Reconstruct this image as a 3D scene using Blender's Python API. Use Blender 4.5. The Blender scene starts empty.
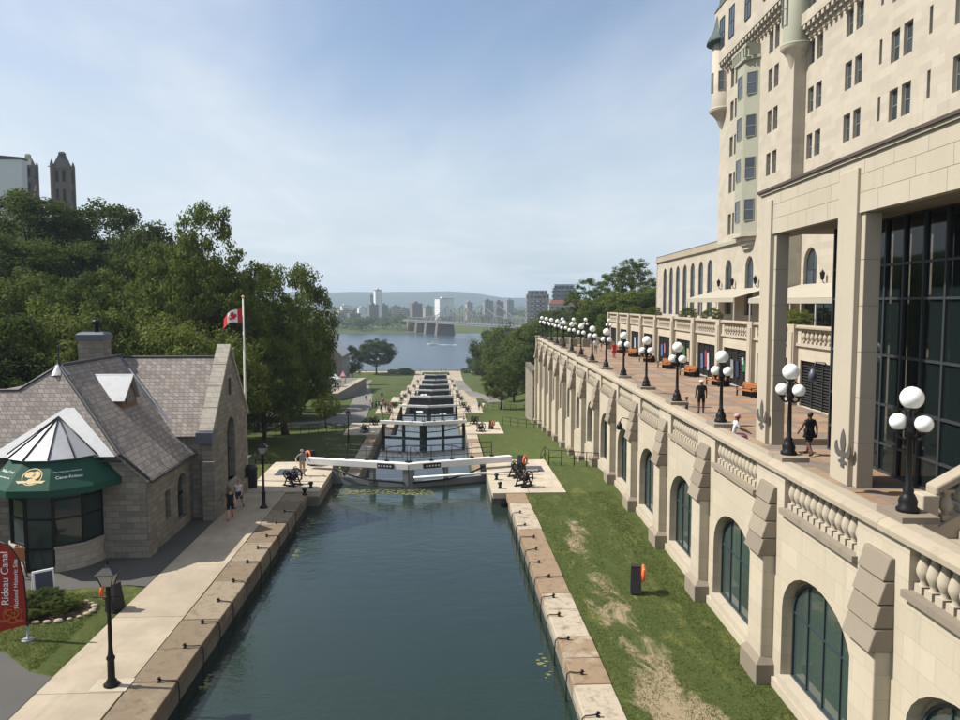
import bpy, bmesh, math, random
from mathutils import Vector, Matrix, noise as mnoise
R = math.radians
scene = bpy.context.scene
COL = scene.collection
random.seed(7)

# ------------------------------------------------------------------ camera
cam_d = bpy.data.cameras.new('camera')
cam = bpy.data.objects.new('camera', cam_d); COL.objects.link(cam)
cam_d.sensor_width = 36.0; cam_d.lens = 29.1
cam_d.clip_start = 0.1; cam_d.clip_end = 20000
cam.location = (0, 0, 11.7)
cam.rotation_euler = (R(90 - 4.2), 0, R(-2.95))
scene.camera = cam

# ------------------------------------------------------------------ light
SUN_EL, SUN_AZ = 48.0, 7.0            # azimuth: degrees north of west (canal runs north, +y)
sd = Vector((-math.cos(R(SUN_EL)) * math.cos(R(SUN_AZ)), math.cos(R(SUN_EL)) * math.sin(R(SUN_AZ)), math.sin(R(SUN_EL))))
sl = bpy.data.lights.new('sun', 'SUN'); sl.energy = 5.0; sl.angle = R(0.53); sl.color = (1.0, 0.945, 0.85)
so = bpy.data.objects.new('sun', sl); COL.objects.link(so)
so.rotation_euler = (-sd).to_track_quat('-Z', 'Y').to_euler(); so.location = (-60, 10, 90)

world = bpy.data.worlds.new('World'); scene.world = world; world.use_nodes = True
wn, wl = world.node_tree.nodes, world.node_tree.links
wn.clear()
wo = wn.new('ShaderNodeOutputWorld'); bg = wn.new('ShaderNodeBackground'); bg.inputs['Strength'].default_value = 0.105
sky = wn.new('ShaderNodeTexSky'); sky.sky_type = 'NISHITA'; sky.sun_disc = False
sky.sun_elevation = R(SUN_EL); sky.sun_rotation = R(-90 + SUN_AZ)
sky.air_density = 1.0; sky.dust_density = 1.1; sky.ozone_density = 2.2; sky.altitude = 60
# thin cirrus veil and a few low cumulus, laid out over the whole dome
tc = wn.new('ShaderNodeTexCoord'); sp = wn.new('ShaderNodeSeparateXYZ')
wl.new(tc.outputs['Generated'], sp.inputs[0])
def wmath(op, a, b=None, clamp=False):
    n = wn.new('ShaderNodeMath'); n.operation = op; n.use_clamp = clamp
    for i, q in enumerate((a, b)):
        if q is None: continue
        if isinstance(q, (int, float)): n.inputs[i].default_value = q
        else: wl.new(q, n.inputs[i])
    return n.outputs[0]
zz = wmath('MAXIMUM', sp.outputs[2], 0.02); zp = wmath('ADD', zz, 0.12)
cx = wmath('DIVIDE', sp.outputs[0], zp); cy = wmath('DIVIDE', sp.outputs[1], zp)
cb = wn.new('ShaderNodeCombineXYZ'); wl.new(cx, cb.inputs[0]); wl.new(cy, cb.inputs[1])
def wnoise(scale, sx, sy, detail, rough, loc=(0, 0, 0), rz=0, dist=0.4):
    mp = wn.new('ShaderNodeMapping'); mp.inputs['Scale'].default_value = (sx, sy, 1); mp.inputs['Location'].default_value = loc
    mp.inputs['Rotation'].default_value = (0, 0, rz)
    wl.new(cb.outputs[0], mp.inputs[0]); n = wn.new('ShaderNodeTexNoise'); n.inputs['Scale'].default_value = scale
    n.inputs['Detail'].default_value = detail; n.inputs['Roughness'].default_value = rough; n.inputs['Distortion'].default_value = dist
    wl.new(mp.outputs[0], n.inputs[0]); return n.outputs[0]
def wramp(f, a, b, lo=0.0, hi=1.0):
    n = wn.new('ShaderNodeMapRange'); n.interpolation_type = 'SMOOTHSTEP'
    for i, q in enumerate((a, b, lo, hi)): n.inputs[i + 1].default_value = q
    wl.new(f, n.inputs[0]); return n.outputs[0]
veil = wramp(wnoise(0.26, 1.0, 0.7, 6, 0.5, (14.5, 0.2, 0), R(10)), 0.40, 0.60)
fine = wramp(wnoise(1.6, 1.0, 0.4, 7, 0.62, (0.4, 3.0, 0), R(30)), 0.35, 0.75, 0.55, 1.0)
cir = wmath('MULTIPLY', veil, fine)
low = wramp(sp.outputs[2], 0.0, 0.36, 0.80, 0.0)           # haze milk towards the horizon, all round
cum = wmath('MULTIPLY', wramp(wnoise(1.5, 0.75, 1.0, 8, 0.6, (5.1, 1.3, 0)), 0.49, 0.64), wramp(sp.outputs[2], 0.03, 0.2, 0.5, 0.0))
def wmix(f, a, col):
    q = wn.new('ShaderNodeMixRGB'); q.inputs[2].default_value = (*col, 1); wl.new(f, q.inputs[0]); wl.new(a, q.inputs[1]); return q.outputs[0]
skc = wmix(low, sky.outputs[0], (4.1, 4.8, 5.4)); skc = wmix(wmath('MULTIPLY', cir, 0.85), skc, (5.8, 6.2, 6.6)); skc = wmix(wmath('MULTIPLY', cum, 0.8), skc, (6.0, 6.3, 6.5))
wl.new(skc, bg.inputs[0]); wl.new(bg.outputs[0], wo.inputs[0])

scene.view_settings.view_transform = 'Standard'; scene.view_settings.look = 'None'
scene.view_settings.exposure = 0.46; scene.view_settings.gamma = 1.0; scene.view_settings.use_curve_mapping = False

# ------------------------------------------------------------------ frames
def frame(deg):
    a = R(deg); c, s = math.cos(a), math.sin(a)
    return lambda l, d, z=0.0: (l * c + d * s, -l * s + d * c, z)
TA, HA = 2.4, 3.8                     # the terrace and the hotel stand a little askew to the canal
TF, HF = frame(TA), frame(HA)

# ------------------------------------------------------------------ mesh helpers
class MB:
    def __init__(s): s.v = []; s.f = []; s.m = []; s.sm = []
    def add(s, vs, fs, mi=0, sm=False):
        o = len(s.v); s.v += [tuple(p) for p in vs]
        for f in fs: s.f.append(tuple(o + i for i in f)); s.m.append(mi); s.sm.append(sm)
        return s
    def box(s, x0, x1, y0, y1, z0, z1, mi=0):
        return s.add([(x0,y0,z0),(x1,y0,z0),(x1,y1,z0),(x0,y1,z0),(x0,y0,z1),(x1,y0,z1),(x1,y1,z1),(x0,y1,z1)],
              [(0,3,2,1),(4,5,6,7),(0,1,5,4),(1,2,6,5),(2,3,7,6),(3,0,4,7)], mi)
    def hexa(s, b, t, mi=0):           # bottom loop and top loop of equal length
        n = len(b); return s.add(list(b) + list(t), [tuple(range(n))[::-1], tuple(range(n, 2*n))] + [(i, (i+1) % n, n + (i+1) % n, n + i) for i in range(n)], mi)
    def slab(s, pts, th, mi=0):        # planar polygon with thickness below it
        P = [Vector(p) for p in pts]; n = Vector((0, 0, 0))
        for i in range(len(P)): n += P[i].cross(P[(i+1) % len(P)])
        n.normalize()
        return s.hexa([p - n * th for p in P], P, mi)
    def ext(s, poly, axis, a0, a1, mi=0):   # 2-D polygon extruded along an axis
        def p3(p, a): return {'x': (a, p[0], p[1]), 'y': (p[0], a, p[1]), 'z': (p[0], p[1], a)}[axis]
        return s.hexa([p3(p, a0) for p in poly], [p3(p, a1) for p in poly], mi)
    def tube(s, pts, r, n=8, mi=0, sm=True):
        pts = [Vector(p) for p in pts]; rs = r if isinstance(r, (list, tuple)) else [r] * len(pts)
        rings = []; prev = None
        for i, p in enumerate(pts):
            d = (pts[min(i+1, len(pts)-1)] - pts[max(i-1, 0)]).normalized()
            u = prev - d * prev.dot(d) if prev is not None else d.orthogonal()
            if u.length < 1e-5: u = d.orthogonal()
            u.normalize(); prev = u; w = d.cross(u)
            rings.append([p + (u * math.cos(2*math.pi*k/n) + w * math.sin(2*math.pi*k/n)) * rs[i] for k in range(n)])
        vs = [q for g in rings for q in g]; fs = []
        for i in range(len(pts) - 1):
            for k in range(n): fs.append((i*n+k, i*n+(k+1) % n, (i+1)*n+(k+1) % n, (i+1)*n+k))
        s.add(vs, fs, mi, sm); o = len(s.v) - len(vs)
        s.f.append(tuple(o + k for k in range(n))[::-1]); s.f.append(tuple(o + (len(pts)-1)*n + k for k in range(n))); s.m += [mi, mi]; s.sm += [False, False]
        return s
    def lathe(s, prof, n=12, c=(0, 0, 0), mi=0, sm=True, a0=0.0, a1=2*math.pi):
        full = abs(a1 - a0 - 2*math.pi) < 1e-6; m = n if full else n + 1
        vs = [(c[0] + r*math.cos(a0 + (a1-a0)*k/n), c[1] + r*math.sin(a0 + (a1-a0)*k/n), c[2] + z) for r, z in prof for k in range(m)]
        fs = []
        for i in range(len(prof) - 1):
            for k in range(n): k2 = (k+1) % m; fs.append((i*m+k, i*m+k2, (i+1)*m+k2, (i+1)*m+k))
        return s.add(vs, fs, mi, sm)
    def ball(s, c, r, n=10, mi=0, sc=(1, 1, 1)):
        h = max(4, n // 2 + 1); vs = []; fs = []
        for i in range(h + 1):
            t = math.pi * i / h
            for k in range(n):
                a = 2*math.pi*k/n; vs.append((c[0]+r*sc[0]*math.sin(t)*math.cos(a), c[1]+r*sc[1]*math.sin(t)*math.sin(a), c[2]-r*sc[2]*math.cos(t)))
        for i in range(h):
            for k in range(n): fs.append((i*n+k, i*n+(k+1) % n, (i+1)*n+(k+1) % n, (i+1)*n+k))
        return s.add(vs, fs, mi, True)
    def mesh(s, name):
        me = bpy.data.meshes.new(name); me.from_pydata(s.v, [], s.f)
        me.polygons.foreach_set('material_index', s.m); me.polygons.foreach_set('use_smooth', s.sm); me.update(); return me
    def build(s, name, mats, parent=None, loc=(0, 0, 0), rz=0.0, bevel=0.0):
        me = s.mesh(name)
        for m in (mats if isinstance(mats, (list, tuple)) else [mats]): me.materials.append(M(m) if isinstance(m, str) else m)
        return place(me, name, parent, loc, rz, bevel)
def place(me, name, parent=None, loc=(0, 0, 0), rz=0.0, bevel=0.0):
    o = bpy.data.objects.new(name, me); COL.objects.link(o); o.parent = parent; o.location = loc; o.rotation_euler = (0, 0, rz)
    if bevel: b = o.modifiers.new('bevel', 'BEVEL'); b.width = bevel; b.segments = 2; b.limit_method = 'ANGLE'
    return o
def tag(o, label=None, cat=None, group=None, kind=None):
    for k, q in (('label', label), ('category', cat), ('group', group), ('kind', kind)):
        if q: o[k] = q
    return o
def thing(name, label, cat, loc=(0, 0, 0), rz=0.0, group=None):
    o = bpy.data.objects.new(name, None); COL.objects.link(o); o.location = loc; o.rotation_euler = (0, 0, rz); o.empty_display_size = 0.2
    return tag(o, label, cat, group)
KIDS = {}
def dup(o, parent=None, loc=None, rz=None, label=None, sc=None):
    c = o.copy(); COL.objects.link(c)
    if parent is not None: c.parent = parent
    if loc is not None: c.location = loc
    if rz is not None: c.rotation_euler = (0, 0, rz)
    if sc is not None: c.scale = sc
    if label: c['label'] = label
    for ch in list(o.children): dup(ch, c)
    return c
def struct(o): o['kind'] = 'structure'; return o
ORD = ['first', 'second', 'third', 'fourth', 'fifth', 'sixth', 'seventh', 'eighth', 'ninth', 'tenth', 'eleventh', 'twelfth', 'thirteenth', 'fourteenth', 'fifteenth', 'sixteenth', 'seventeenth', 'eighteenth', 'nineteenth', 'twentieth']

# ------------------------------------------------------------------ materials
MATS = {}; DEF = {}
def M(name):
    if name not in MATS: MATS[name] = DEF[name](name)
    return MATS[name]
class NT:
    def __init__(s, name):
        s.mat = bpy.data.materials.new(name); s.mat.use_nodes = True; t = s.mat.node_tree; s.n = t.nodes; s.l = t.links
        s.bsdf = s.n['Principled BSDF']; s.out = s.n['Material Output']
    def new(s, t, **kw):
        q = s.n.new(t)
        for k, v in kw.items(): setattr(q, k, v)
        return q
    def put(s, sock, v):
        if isinstance(v, bpy.types.NodeSocket): s.l.new(v, sock)
        elif isinstance(v, (tuple, list)) and len(v) == 3 and sock.type == 'RGBA': sock.default_value = (*v, 1)
        else: sock.default_value = v
    def pos(s): return s.new('ShaderNodeNewGeometry').outputs['Position']
    def obj(s): return s.new('ShaderNodeTexCoord').outputs['Object']
    def rnd(s): return s.new('ShaderNodeObjectInfo').outputs['Random']
    def math(s, op, a, b=0.0, clamp=False):
        q = s.new('ShaderNodeMath', operation=op, use_clamp=clamp); s.put(q.inputs[0], a); s.put(q.inputs[1], b); return q.outputs[0]
    def sep(s, v): q = s.new('ShaderNodeSeparateXYZ'); s.put(q.inputs[0], v); return q.outputs
    def comb(s, x, y, z=0.0): q = s.new('ShaderNodeCombineXYZ'); s.put(q.inputs[0], x); s.put(q.inputs[1], y); s.put(q.inputs[2], z); return q.outputs[0]
    def mapv(s, v, sc=(1, 1, 1), loc=(0, 0, 0), rot=(0, 0, 0)):
        q = s.new('ShaderNodeMapping'); s.put(q.inputs[0], v); q.inputs['Scale'].default_value = sc; q.inputs['Location'].default_value = loc; q.inputs['Rotation'].default_value = rot; return q.outputs[0]
    def noise(s, v, scale, detail=4, rough=0.55, dist=0.0):
        q = s.new('ShaderNodeTexNoise'); s.put(q.inputs['Vector'], v); q.inputs['Scale'].default_value = scale; q.inputs['Detail'].default_value = detail
        q.inputs['Roughness'].default_value = rough; q.inputs['Distortion'].default_value = dist; return q.outputs[0]
    def ramp(s, f, a, b, lo=0.0, hi=1.0):
        q = s.new('ShaderNodeMapRange', interpolation_type='SMOOTHSTEP'); s.put(q.inputs[0], f)
        for i, k in enumerate((a, b, lo, hi)): q.inputs[i+1].default_value = k
        return q.outputs[0]
    def mix(s, f, a, b, mode='MIX'):
        q = s.new('ShaderNodeMixRGB', blend_type=mode); s.put(q.inputs[0], f); s.put(q.inputs[1], a); s.put(q.inputs[2], b); return q.outputs[0]
    def bump(s, h, strength=0.3, dist=0.02):
        q = s.new('ShaderNodeBump'); q.inputs['Strength'].default_value = strength; q.inputs['Distance'].default_value = dist; s.put(q.inputs['Height'], h); s.l.new(q.outputs[0], s.bsdf.inputs['Normal'])
    def set(s, **kw):
        for k, v in kw.items(): s.put(s.bsdf.inputs[{'col': 'Base Color', 'rough': 'Roughness', 'metal': 'Metallic', 'spec': 'Specular IOR Level', 'ior': 'IOR', 'coat': 'Coat Weight', 'alpha': 'Alpha'}[k]], v)
        return s.mat
def sc3(c, k): return tuple(min(1, q * k) for q in c)
def plain(c, rough=0.6, var=0.12, metal=0.0, scale=3.0, spec=0.4, bump=0.0):
    def f(name):
        t = NT(name); nz = t.noise(t.pos(), scale, 5, 0.6)
        col = t.mix(nz, sc3(c, 1 - var), sc3(c, 1 + var))
        t.set(col=col, rough=t.ramp(nz, 0.2, 0.8, max(0.02, rough - 0.08), min(1, rough + 0.08)), metal=metal, spec=spec)
        if bump: t.bump(t.noise(t.pos(), scale * 8, 4, 0.6), bump, 0.01)
        return t.mat
    return f
def ashlar(c, bw, bh, joint=0.012, var=0.10, dirt=0.25, jdark=0.55, wcoord='obj', bump=0.25, stain=(0.30, 0.26, 0.20), offs=0.5, rndv=0.0, weath=0.0):
    """squared stone: courses with thin joints, each block a little different, rain stains"""
    def f(name):
        t = NT(name); v = t.obj() if wcoord == 'obj' else t.pos(); o = t.sep(v)
        br = t.new('ShaderNodeTexBrick', offset=offs); t.put(br.inputs['Vector'], t.comb(t.math('ADD', o[0], o[1]), o[2]))
        br.inputs['Scale'].default_value = 1.0; br.inputs['Brick Width'].default_value = bw; br.inputs['Row Height'].default_value = bh
        br.inputs['Mortar Size'].default_value = joint; br.inputs['Mortar Smooth'].default_value = 0.3; br.inputs['Bias'].default_value = 0.0
        t.put(br.inputs['Color1'], sc3(c, 1 - var)); t.put(br.inputs['Color2'], sc3(c, 1 + var)); t.put(br.inputs['Mortar'], sc3(c, jdark))
        p = t.pos(); big = t.noise(p, 0.35, 6, 0.6); grain = t.noise(p, 9, 5, 0.65)
        streak = t.noise(t.mapv(p, (1.6, 1.6, 0.12)), 1.3, 5, 0.6)
        col = t.mix(t.ramp(big, 0.40, 0.75, 0, 0.45), br.outputs['Color'], sc3(c, 0.78))
        col = t.mix(t.ramp(streak, 0.52, 0.75, 0, dirt), col, stain)
        col = t.mix(0.22, col, t.mix(grain, sc3(c, 0.6), sc3(c, 1.35)))
        if rndv: col = t.mix(t.math('MULTIPLY', t.rnd(), rndv), col, sc3(stain, 1.1))
        t.set(col=col, rough=0.88, spec=0.25)
        t.bump(t.math('ADD', t.math('MULTIPLY', br.outputs['Fac'], -1.0), t.math('MULTIPLY', grain, 0.35)), bump, 0.02)
        return t.mat
    return f
CREAM = (0.465, 0.410, 0.320)
DEF.update({
 'cream_stone': ashlar(CREAM, 1.15, 0.58, 0.009, 0.08, 0.36, 0.72, bump=0.15),
 'cream_trim': ashlar((0.42, 0.37, 0.29), 1.9, 3.0, 0.006, 0.06, 0.35, 0.7, bump=0.12),
 'coping_stone': ashlar((0.345, 0.295, 0.225), 1.8, 3.0, 0.01, 0.08, 0.5, 0.6, bump=0.2, stain=(0.22, 0.18, 0.13)),
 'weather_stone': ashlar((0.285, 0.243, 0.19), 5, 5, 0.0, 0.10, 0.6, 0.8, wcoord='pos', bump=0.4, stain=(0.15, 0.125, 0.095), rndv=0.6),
 'hotel_stone': ashlar((0.425, 0.380, 0.308), 1.25, 0.52, 0.007, 0.11, 0.34, 0.80, bump=0.12),
 'portico_stone': ashlar((0.445, 0.400, 0.318), 30, 30, 0.0, 0.04, 0.3, 0.8, wcoord='pos', bump=0.12, rndv=0.18),
 'joint_stone': plain((0.20, 0.18, 0.14), 0.9, 0.1),
 'grey_stone': ashlar((0.215, 0.195, 0.165), 0.62, 0.27, 0.014, 0.28, 0.3, 0.6, bump=0.7, stain=(0.10, 0.09, 0.08)),
 'pale_base_stone': ashlar((0.36, 0.33, 0.28), 0.6, 0.26, 0.014, 0.15, 0.3, 0.6, bump=0.5, stain=(0.16, 0.14, 0.12)),
 'rough_stone': ashlar((0.26, 0.225, 0.18), 0.7, 0.35, 0.02, 0.25, 0.4, 0.5, bump=0.7),
 'lock_stone': ashlar((0.20, 0.185, 0.155), 1.3, 0.5, 0.02, 0.2, 0.55, 0.45, wcoord='pos', bump=0.5, stain=(0.05, 0.055, 0.045)),
 'museum_stone': ashlar((0.27, 0.24, 0.195), 0.8, 0.35, 0.02, 0.2, 0.3, 0.6, bump=0.5),
 'black_metal': plain((0.006, 0.006, 0.0065), 0.42, 0.2, 0.0, 6, 0.3),
 'dark_green_metal': plain((0.02, 0.03, 0.028), 0.4, 0.2),
 'grey_metal': plain((0.30, 0.31, 0.32), 0.5, 0.1, 0.3),
 'galv_metal': plain((0.36, 0.365, 0.38), 0.5, 0.14, 0.5, 1.5),
 'zinc_flash': plain((0.40, 0.405, 0.42), 0.45, 0.1, 0.2),
 'dark_zinc': plain((0.10, 0.11, 0.14), 0.5, 0.15, 0.3),
 'white_paint': plain((0.72, 0.72, 0.70), 0.5, 0.06, 0, 2.0, 0.4),
 'off_white': plain((0.62, 0.60, 0.55), 0.7, 0.08),
 'globe_glass': plain((0.86, 0.86, 0.84), 0.22, 0.02, 0, 1, 0.5),
 'orange_ring': plain((0.75, 0.13, 0.03), 0.5, 0.1),
 'orange_wood': plain((0.33, 0.13, 0.045), 0.55, 0.25, 0, 8),
 'brown_wood': plain((0.16, 0.07, 0.035), 0.6, 0.25, 0, 6),
 'dark_timber': plain((0.022, 0.02, 0.018), 0.7, 0.35, 0, 3),
 'lead_roof': plain((0.03, 0.03, 0.034), 0.6, 0.2),
 'copper_green': plain((0.31, 0.31, 0.24), 0.75, 0.14, 0, 2),
 'dark_copper': plain((0.05, 0.075, 0.07), 0.7, 0.25, 0, 2),
 'awning_green': plain((0.012, 0.062, 0.042), 0.75, 0.12, 0, 2, 0.3),
 'awning_cream': plain((0.36, 0.33, 0.265), 0.8, 0.05, 0, 1.5),
 'gold': plain((0.60, 0.45, 0.22), 0.6, 0.05), 'print_white': plain((0.75, 0.77, 0.74), 0.7, 0.03),
 'print_orange': plain((0.42, 0.10, 0.02), 0.7, 0.05), 'banner_red': plain((0.30, 0.018, 0.012), 0.7, 0.10, 0, 2),
 'flag_red': plain((0.50, 0.02, 0.025), 0.7, 0.06), 'flag_white': plain((0.75, 0.75, 0.75), 0.7, 0.04),
 'black_mat': plain((0.02, 0.02, 0.022), 0.85, 0.2), 'slate_blue_mat': plain((0.06, 0.065, 0.09), 0.8, 0.1),
 'tyre_rope': plain((0.016, 0.015, 0.014), 0.7, 0.2),
 'window_frame_blue': plain((0.03, 0.045, 0.055), 0.45, 0.1), 'bronze_frame': plain((0.035, 0.04, 0.045), 0.45, 0.1),
 'sash_frame': plain((0.20, 0.185, 0.15), 0.6, 0.1),
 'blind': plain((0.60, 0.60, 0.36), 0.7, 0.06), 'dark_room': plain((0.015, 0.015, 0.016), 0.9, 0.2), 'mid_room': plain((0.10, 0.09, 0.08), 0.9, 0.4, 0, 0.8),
 'bark': plain((0.060, 0.045, 0.032), 0.9, 0.3, 0, 5, 0.2, 0.4), 'soil': plain((0.06, 0.045, 0.03), 0.95, 0.3, 0, 8, 0.1, 0.5),
 'sandy_rock': plain((0.34, 0.29, 0.21), 0.9, 0.2, 0, 4, 0.2, 0.4),
 'brick_red': plain((0.16, 0.06, 0.045), 0.85, 0.15), 'tan_wall': plain((0.36, 0.30, 0.22), 0.85, 0.12),
 'steel_grey': plain((0.17, 0.175, 0.18), 0.6, 0.1), 'pier_stone': plain((0.14, 0.115, 0.095), 0.9, 0.2, 0, 0.3),
 'skin_a': plain((0.48, 0.27, 0.18), 0.55, 0.05), 'skin_b': plain((0.12, 0.06, 0.04), 0.55, 0.05),
 'hair_dark': plain((0.02, 0.014, 0.01), 0.6, 0.2), 'hair_brown': plain((0.10, 0.05, 0.025), 0.6, 0.2), 'hair_fair': plain((0.30, 0.19, 0.09), 0.6, 0.2),
})
for n_, c_ in dict(cloth_black=(.014,.014,.016), cloth_white=(.70,.70,.70), cloth_grey=(.22,.22,.23), cloth_red=(.50,.03,.05), cloth_yellow=(.62,.36,.03), cloth_navy=(.03,.04,.10),
                   cloth_pink=(.62,.28,.33), cloth_blue=(.10,.20,.42), cloth_tan=(.38,.29,.19), cloth_green=(.05,.15,.07), cloth_orange=(.60,.16,.04)).items():
    DEF[n_] = plain(c_, 0.85, 0.12, 0, 12, 0.2)

def m_glass(c=(0.02, 0.035, 0.035), rough=0.03, spec=0.6, var=0.3):
    def f(name):
        t = NT(name); n = t.noise(t.pos(), 0.35, 3); col = t.mix(t.math('ADD', t.math('MULTIPLY', n, 0.6), t.math('MULTIPLY', t.rnd(), 0.4)), sc3(c, 1 - var), sc3(c, 1 + 2 * var))
        t.set(col=col, rough=rough, spec=spec, ior=1.5); t.bump(t.noise(t.pos(), 0.9, 2), 0.04, 0.05); return t.mat
    return f
DEF['dark_glass'] = m_glass(); DEF['arch_glass'] = m_glass((0.035, 0.055, 0.05), 0.04, 0.7); DEF['sash_glass'] = m_glass((0.035, 0.045, 0.055), 0.05, 0.6, 0.6)
def m_clear(name):
    t = NT(name); t.set(col=(0.012, 0.02, 0.02), rough=0.03, spec=0.5, alpha=0.60); return t.mat
DEF['curtain_glass'] = m_clear
def m_asphalt(c, name_):
    def f(name):
        t = NT(name); p = t.pos(); n1 = t.noise(p, 0.5, 5); n2 = t.noise(p, 40, 3, 0.7)
        t.set(col=t.mix(t.math('ADD', t.math('MULTIPLY', n1, 0.6), t.math('MULTIPLY', n2, 0.4)), sc3(c, 0.72), sc3(c, 1.3)), rough=0.9, spec=0.25); t.bump(n2, 0.25, 0.01); return t.mat
    return f
DEF['asphalt'] = m_asphalt((0.085, 0.08, 0.075), ''); DEF['path_asphalt'] = m_asphalt((0.17, 0.16, 0.145), '')
def m_concrete(c, rv=0.2, edge=0.35):
    def f(name):
        t = NT(name); p = t.pos(); n1 = t.noise(p, 0.45, 6, 0.62); n2 = t.noise(p, 14, 5, 0.65); n3 = t.noise(t.mapv(p, (1, 0.35, 1)), 1.7, 5, 0.6)
        col = t.mix(t.ramp(n1, 0.3, 0.7), sc3(c, 0.74), sc3(c, 1.12)); col = t.mix(t.ramp(n3, 0.48, 0.72, 0, edge + .15), col, sc3(c, 0.55)); n6 = t.noise(p, 4.5, 6, 0.75, 1.0); col = t.mix(t.ramp(n6, 0.60, 0.70, 0, 0.35), col, sc3(c, 0.5)); col = t.mix(0.3, col, t.mix(n2, sc3(c, 0.6), sc3(c, 1.4)))
        col = t.mix(t.math('MULTIPLY', t.rnd(), rv), col, sc3(c, 0.6)); t.set(col=col, rough=0.92, spec=0.2); t.bump(n2, 0.3, 0.008); return t.mat
    return f
DEF['concrete'] = m_concrete((0.385, 0.325, 0.245)); DEF['pale_concrete'] = m_concrete((0.47, 0.41, 0.32))
def m_quay(c, alt, f0):
    def f(name):   # old coping stones: each its own shade, rusty brown blotches
        t = NT(name); p = t.pos(); r = t.rnd(); n1 = t.noise(p, 0.9, 6, 0.65, 0.5); n2 = t.noise(p, 16, 5, 0.7); n3 = t.noise(p, 2.6, 6, 0.7)
        col = t.mix(t.ramp(t.math('ADD', r, t.math('MULTIPLY', t.math('SUBTRACT', n1, 0.5), 0.9)), f0, f0 + 0.25), c, alt)
        col = t.mix(t.ramp(n3, 0.47, 0.70, 0, 0.75), col, sc3(c, 0.42)); col = t.mix(0.3, col, t.mix(n2, sc3(c, 0.5), sc3(c, 1.5)))
        t.set(col=col, rough=0.92, spec=0.2); t.bump(t.math('ADD', n2, t.math('MULTIPLY', n3, 2.0)), 0.5, 0.012); return t.mat
    return f
DEF['quay_brown'] = m_quay((0.185, 0.142, 0.098), (0.275, 0.225, 0.162), 0.5); DEF['quay_mixed'] = m_quay((0.25, 0.18, 0.118), (0.46, 0.41, 0.33), 0.45)
def m_grass(name):
    t = NT(name); p = t.pos(); o = t.sep(p)
    n1 = t.noise(p, 0.22, 5, 0.6); n2 = t.noise(p, 2.2, 6, 0.65); n3 = t.noise(p, 22, 4, 0.75); n4 = t.noise(t.mapv(p, (1, 0.4, 1)), 1.1, 6, 0.7, 0.6)
    c = t.mix(t.ramp(n1, 0.3, 0.7), (0.050, 0.068, 0.020), (0.076, 0.090, 0.029)); c = t.mix(t.ramp(n2, 0.35, 0.7), c, (0.038, 0.060, 0.017))
    c = t.mix(0.55, c, t.mix(n3, (0.02, 0.035, 0.008), (0.13, 0.155, 0.045)))
    # trodden, bare strip down the middle of the right-hand lawn
    dx = t.math('ABSOLUTE', t.math('SUBTRACT', o[0], t.math('ADD', 6.9, t.math('MULTIPLY', t.math('SUBTRACT', n1, 0.5), 3.0))))
    band = t.math('MULTIPLY', t.ramp(dx, 0.2, 2.0, 1.0, 0.0), t.ramp(o[1], 48, 40)); near = t.ramp(o[1], 29, 18, 0.0, 0.20)
    n5 = t.noise(p, 7.0, 5, 0.7); bare = t.math('MULTIPLY', t.ramp(t.math('ADD', t.math('MULTIPLY', band, 0.36), t.math('ADD', t.math('MULTIPLY', n4, 0.85), near)), 0.74, 0.90), t.ramp(t.math('ADD', n5, t.math('MULTIPLY', band, 0.12)), 0.36, 0.56)); yel = t.math('MULTIPLY', t.ramp(n4, 0.5, 0.68, 0, 0.55), t.ramp(o[1], 150, 20))
    c = t.mix(yel, c, (0.17, 0.17, 0.05)); c = t.mix(bare, c, t.mix(n2, (0.24, 0.185, 0.115), (0.36, 0.29, 0.19)))
    t.set(col=c, rough=0.95, spec=0.12); t.bump(t.math('ADD', n3, n2), 0.8, 0.05); return t.mat
DEF['grass'] = m_grass
def m_water(c, c2, s1, s2, st, dist, rough=0.035):
    def f(name):
        t = NT(name); p = t.pos(); n0 = t.noise(p, 0.12, 3); t.set(col=t.mix(n0, c, c2), rough=rough, ior=1.333, spec=0.5)
        h = t.math('ADD', t.noise(t.mapv(p, (0.55, 1, 1)), s1, 4, 0.55, 0.4), t.math('MULTIPLY', t.noise(p, s2, 3, 0.5), 0.35)); t.bump(h, st, dist); return t.mat
    return f
DEF['canal_water'] = m_water((0.014, 0.026, 0.022), (0.020, 0.034, 0.028), 1.7, 6.0, 0.30, 0.06)
DEF['lock_water'] = m_water((0.018, 0.03, 0.032), (0.022, 0.036, 0.036), 1.5, 6.0, 0.10, 0.03)
DEF['river_water'] = m_water((0.035, 0.055, 0.080), (0.05, 0.07, 0.095), 0.35, 1.6, 0.9, 0.5, 0.22)
def m_weed(name):
    t = NT(name); n = t.noise(t.pos(), 5, 6, 0.7); t.set(col=t.mix(n, (0.06, 0.07, 0.02), (0.24, 0.23, 0.08)), rough=0.7); t.bump(n, 0.6, 0.03); return t.mat
DEF['weed'] = m_weed
def m_leaf(a, b):
    def f(name):
        t = NT(name); p = t.pos(); n = t.noise(p, 0.55, 3); n2 = t.noise(p, 5.0, 2); r = t.rnd()
        col = t.mix(t.ramp(t.math('ADD', t.math('MULTIPLY', n, 0.6), t.math('MULTIPLY', n2, 0.4)), 0.3, 0.7), a, b); col = t.mix(t.math('MULTIPLY', r, 0.35), col, sc3(b, 1.15))
        t.set(col=col, rough=0.75, spec=0.10); tr = t.new('ShaderNodeBsdfTranslucent'); t.put(tr.inputs[0], t.mix(0.5, col, (0.16, 0.22, 0.03)))
        mx = t.new('ShaderNodeMixShader'); mx.inputs[0].default_value = 0.30; t.l.new(t.bsdf.outputs[0], mx.inputs[1]); t.l.new(tr.outputs[0], mx.inputs[2]); t.l.new(mx.outputs[0], t.out.inputs[0]); return t.mat
    return f
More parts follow.
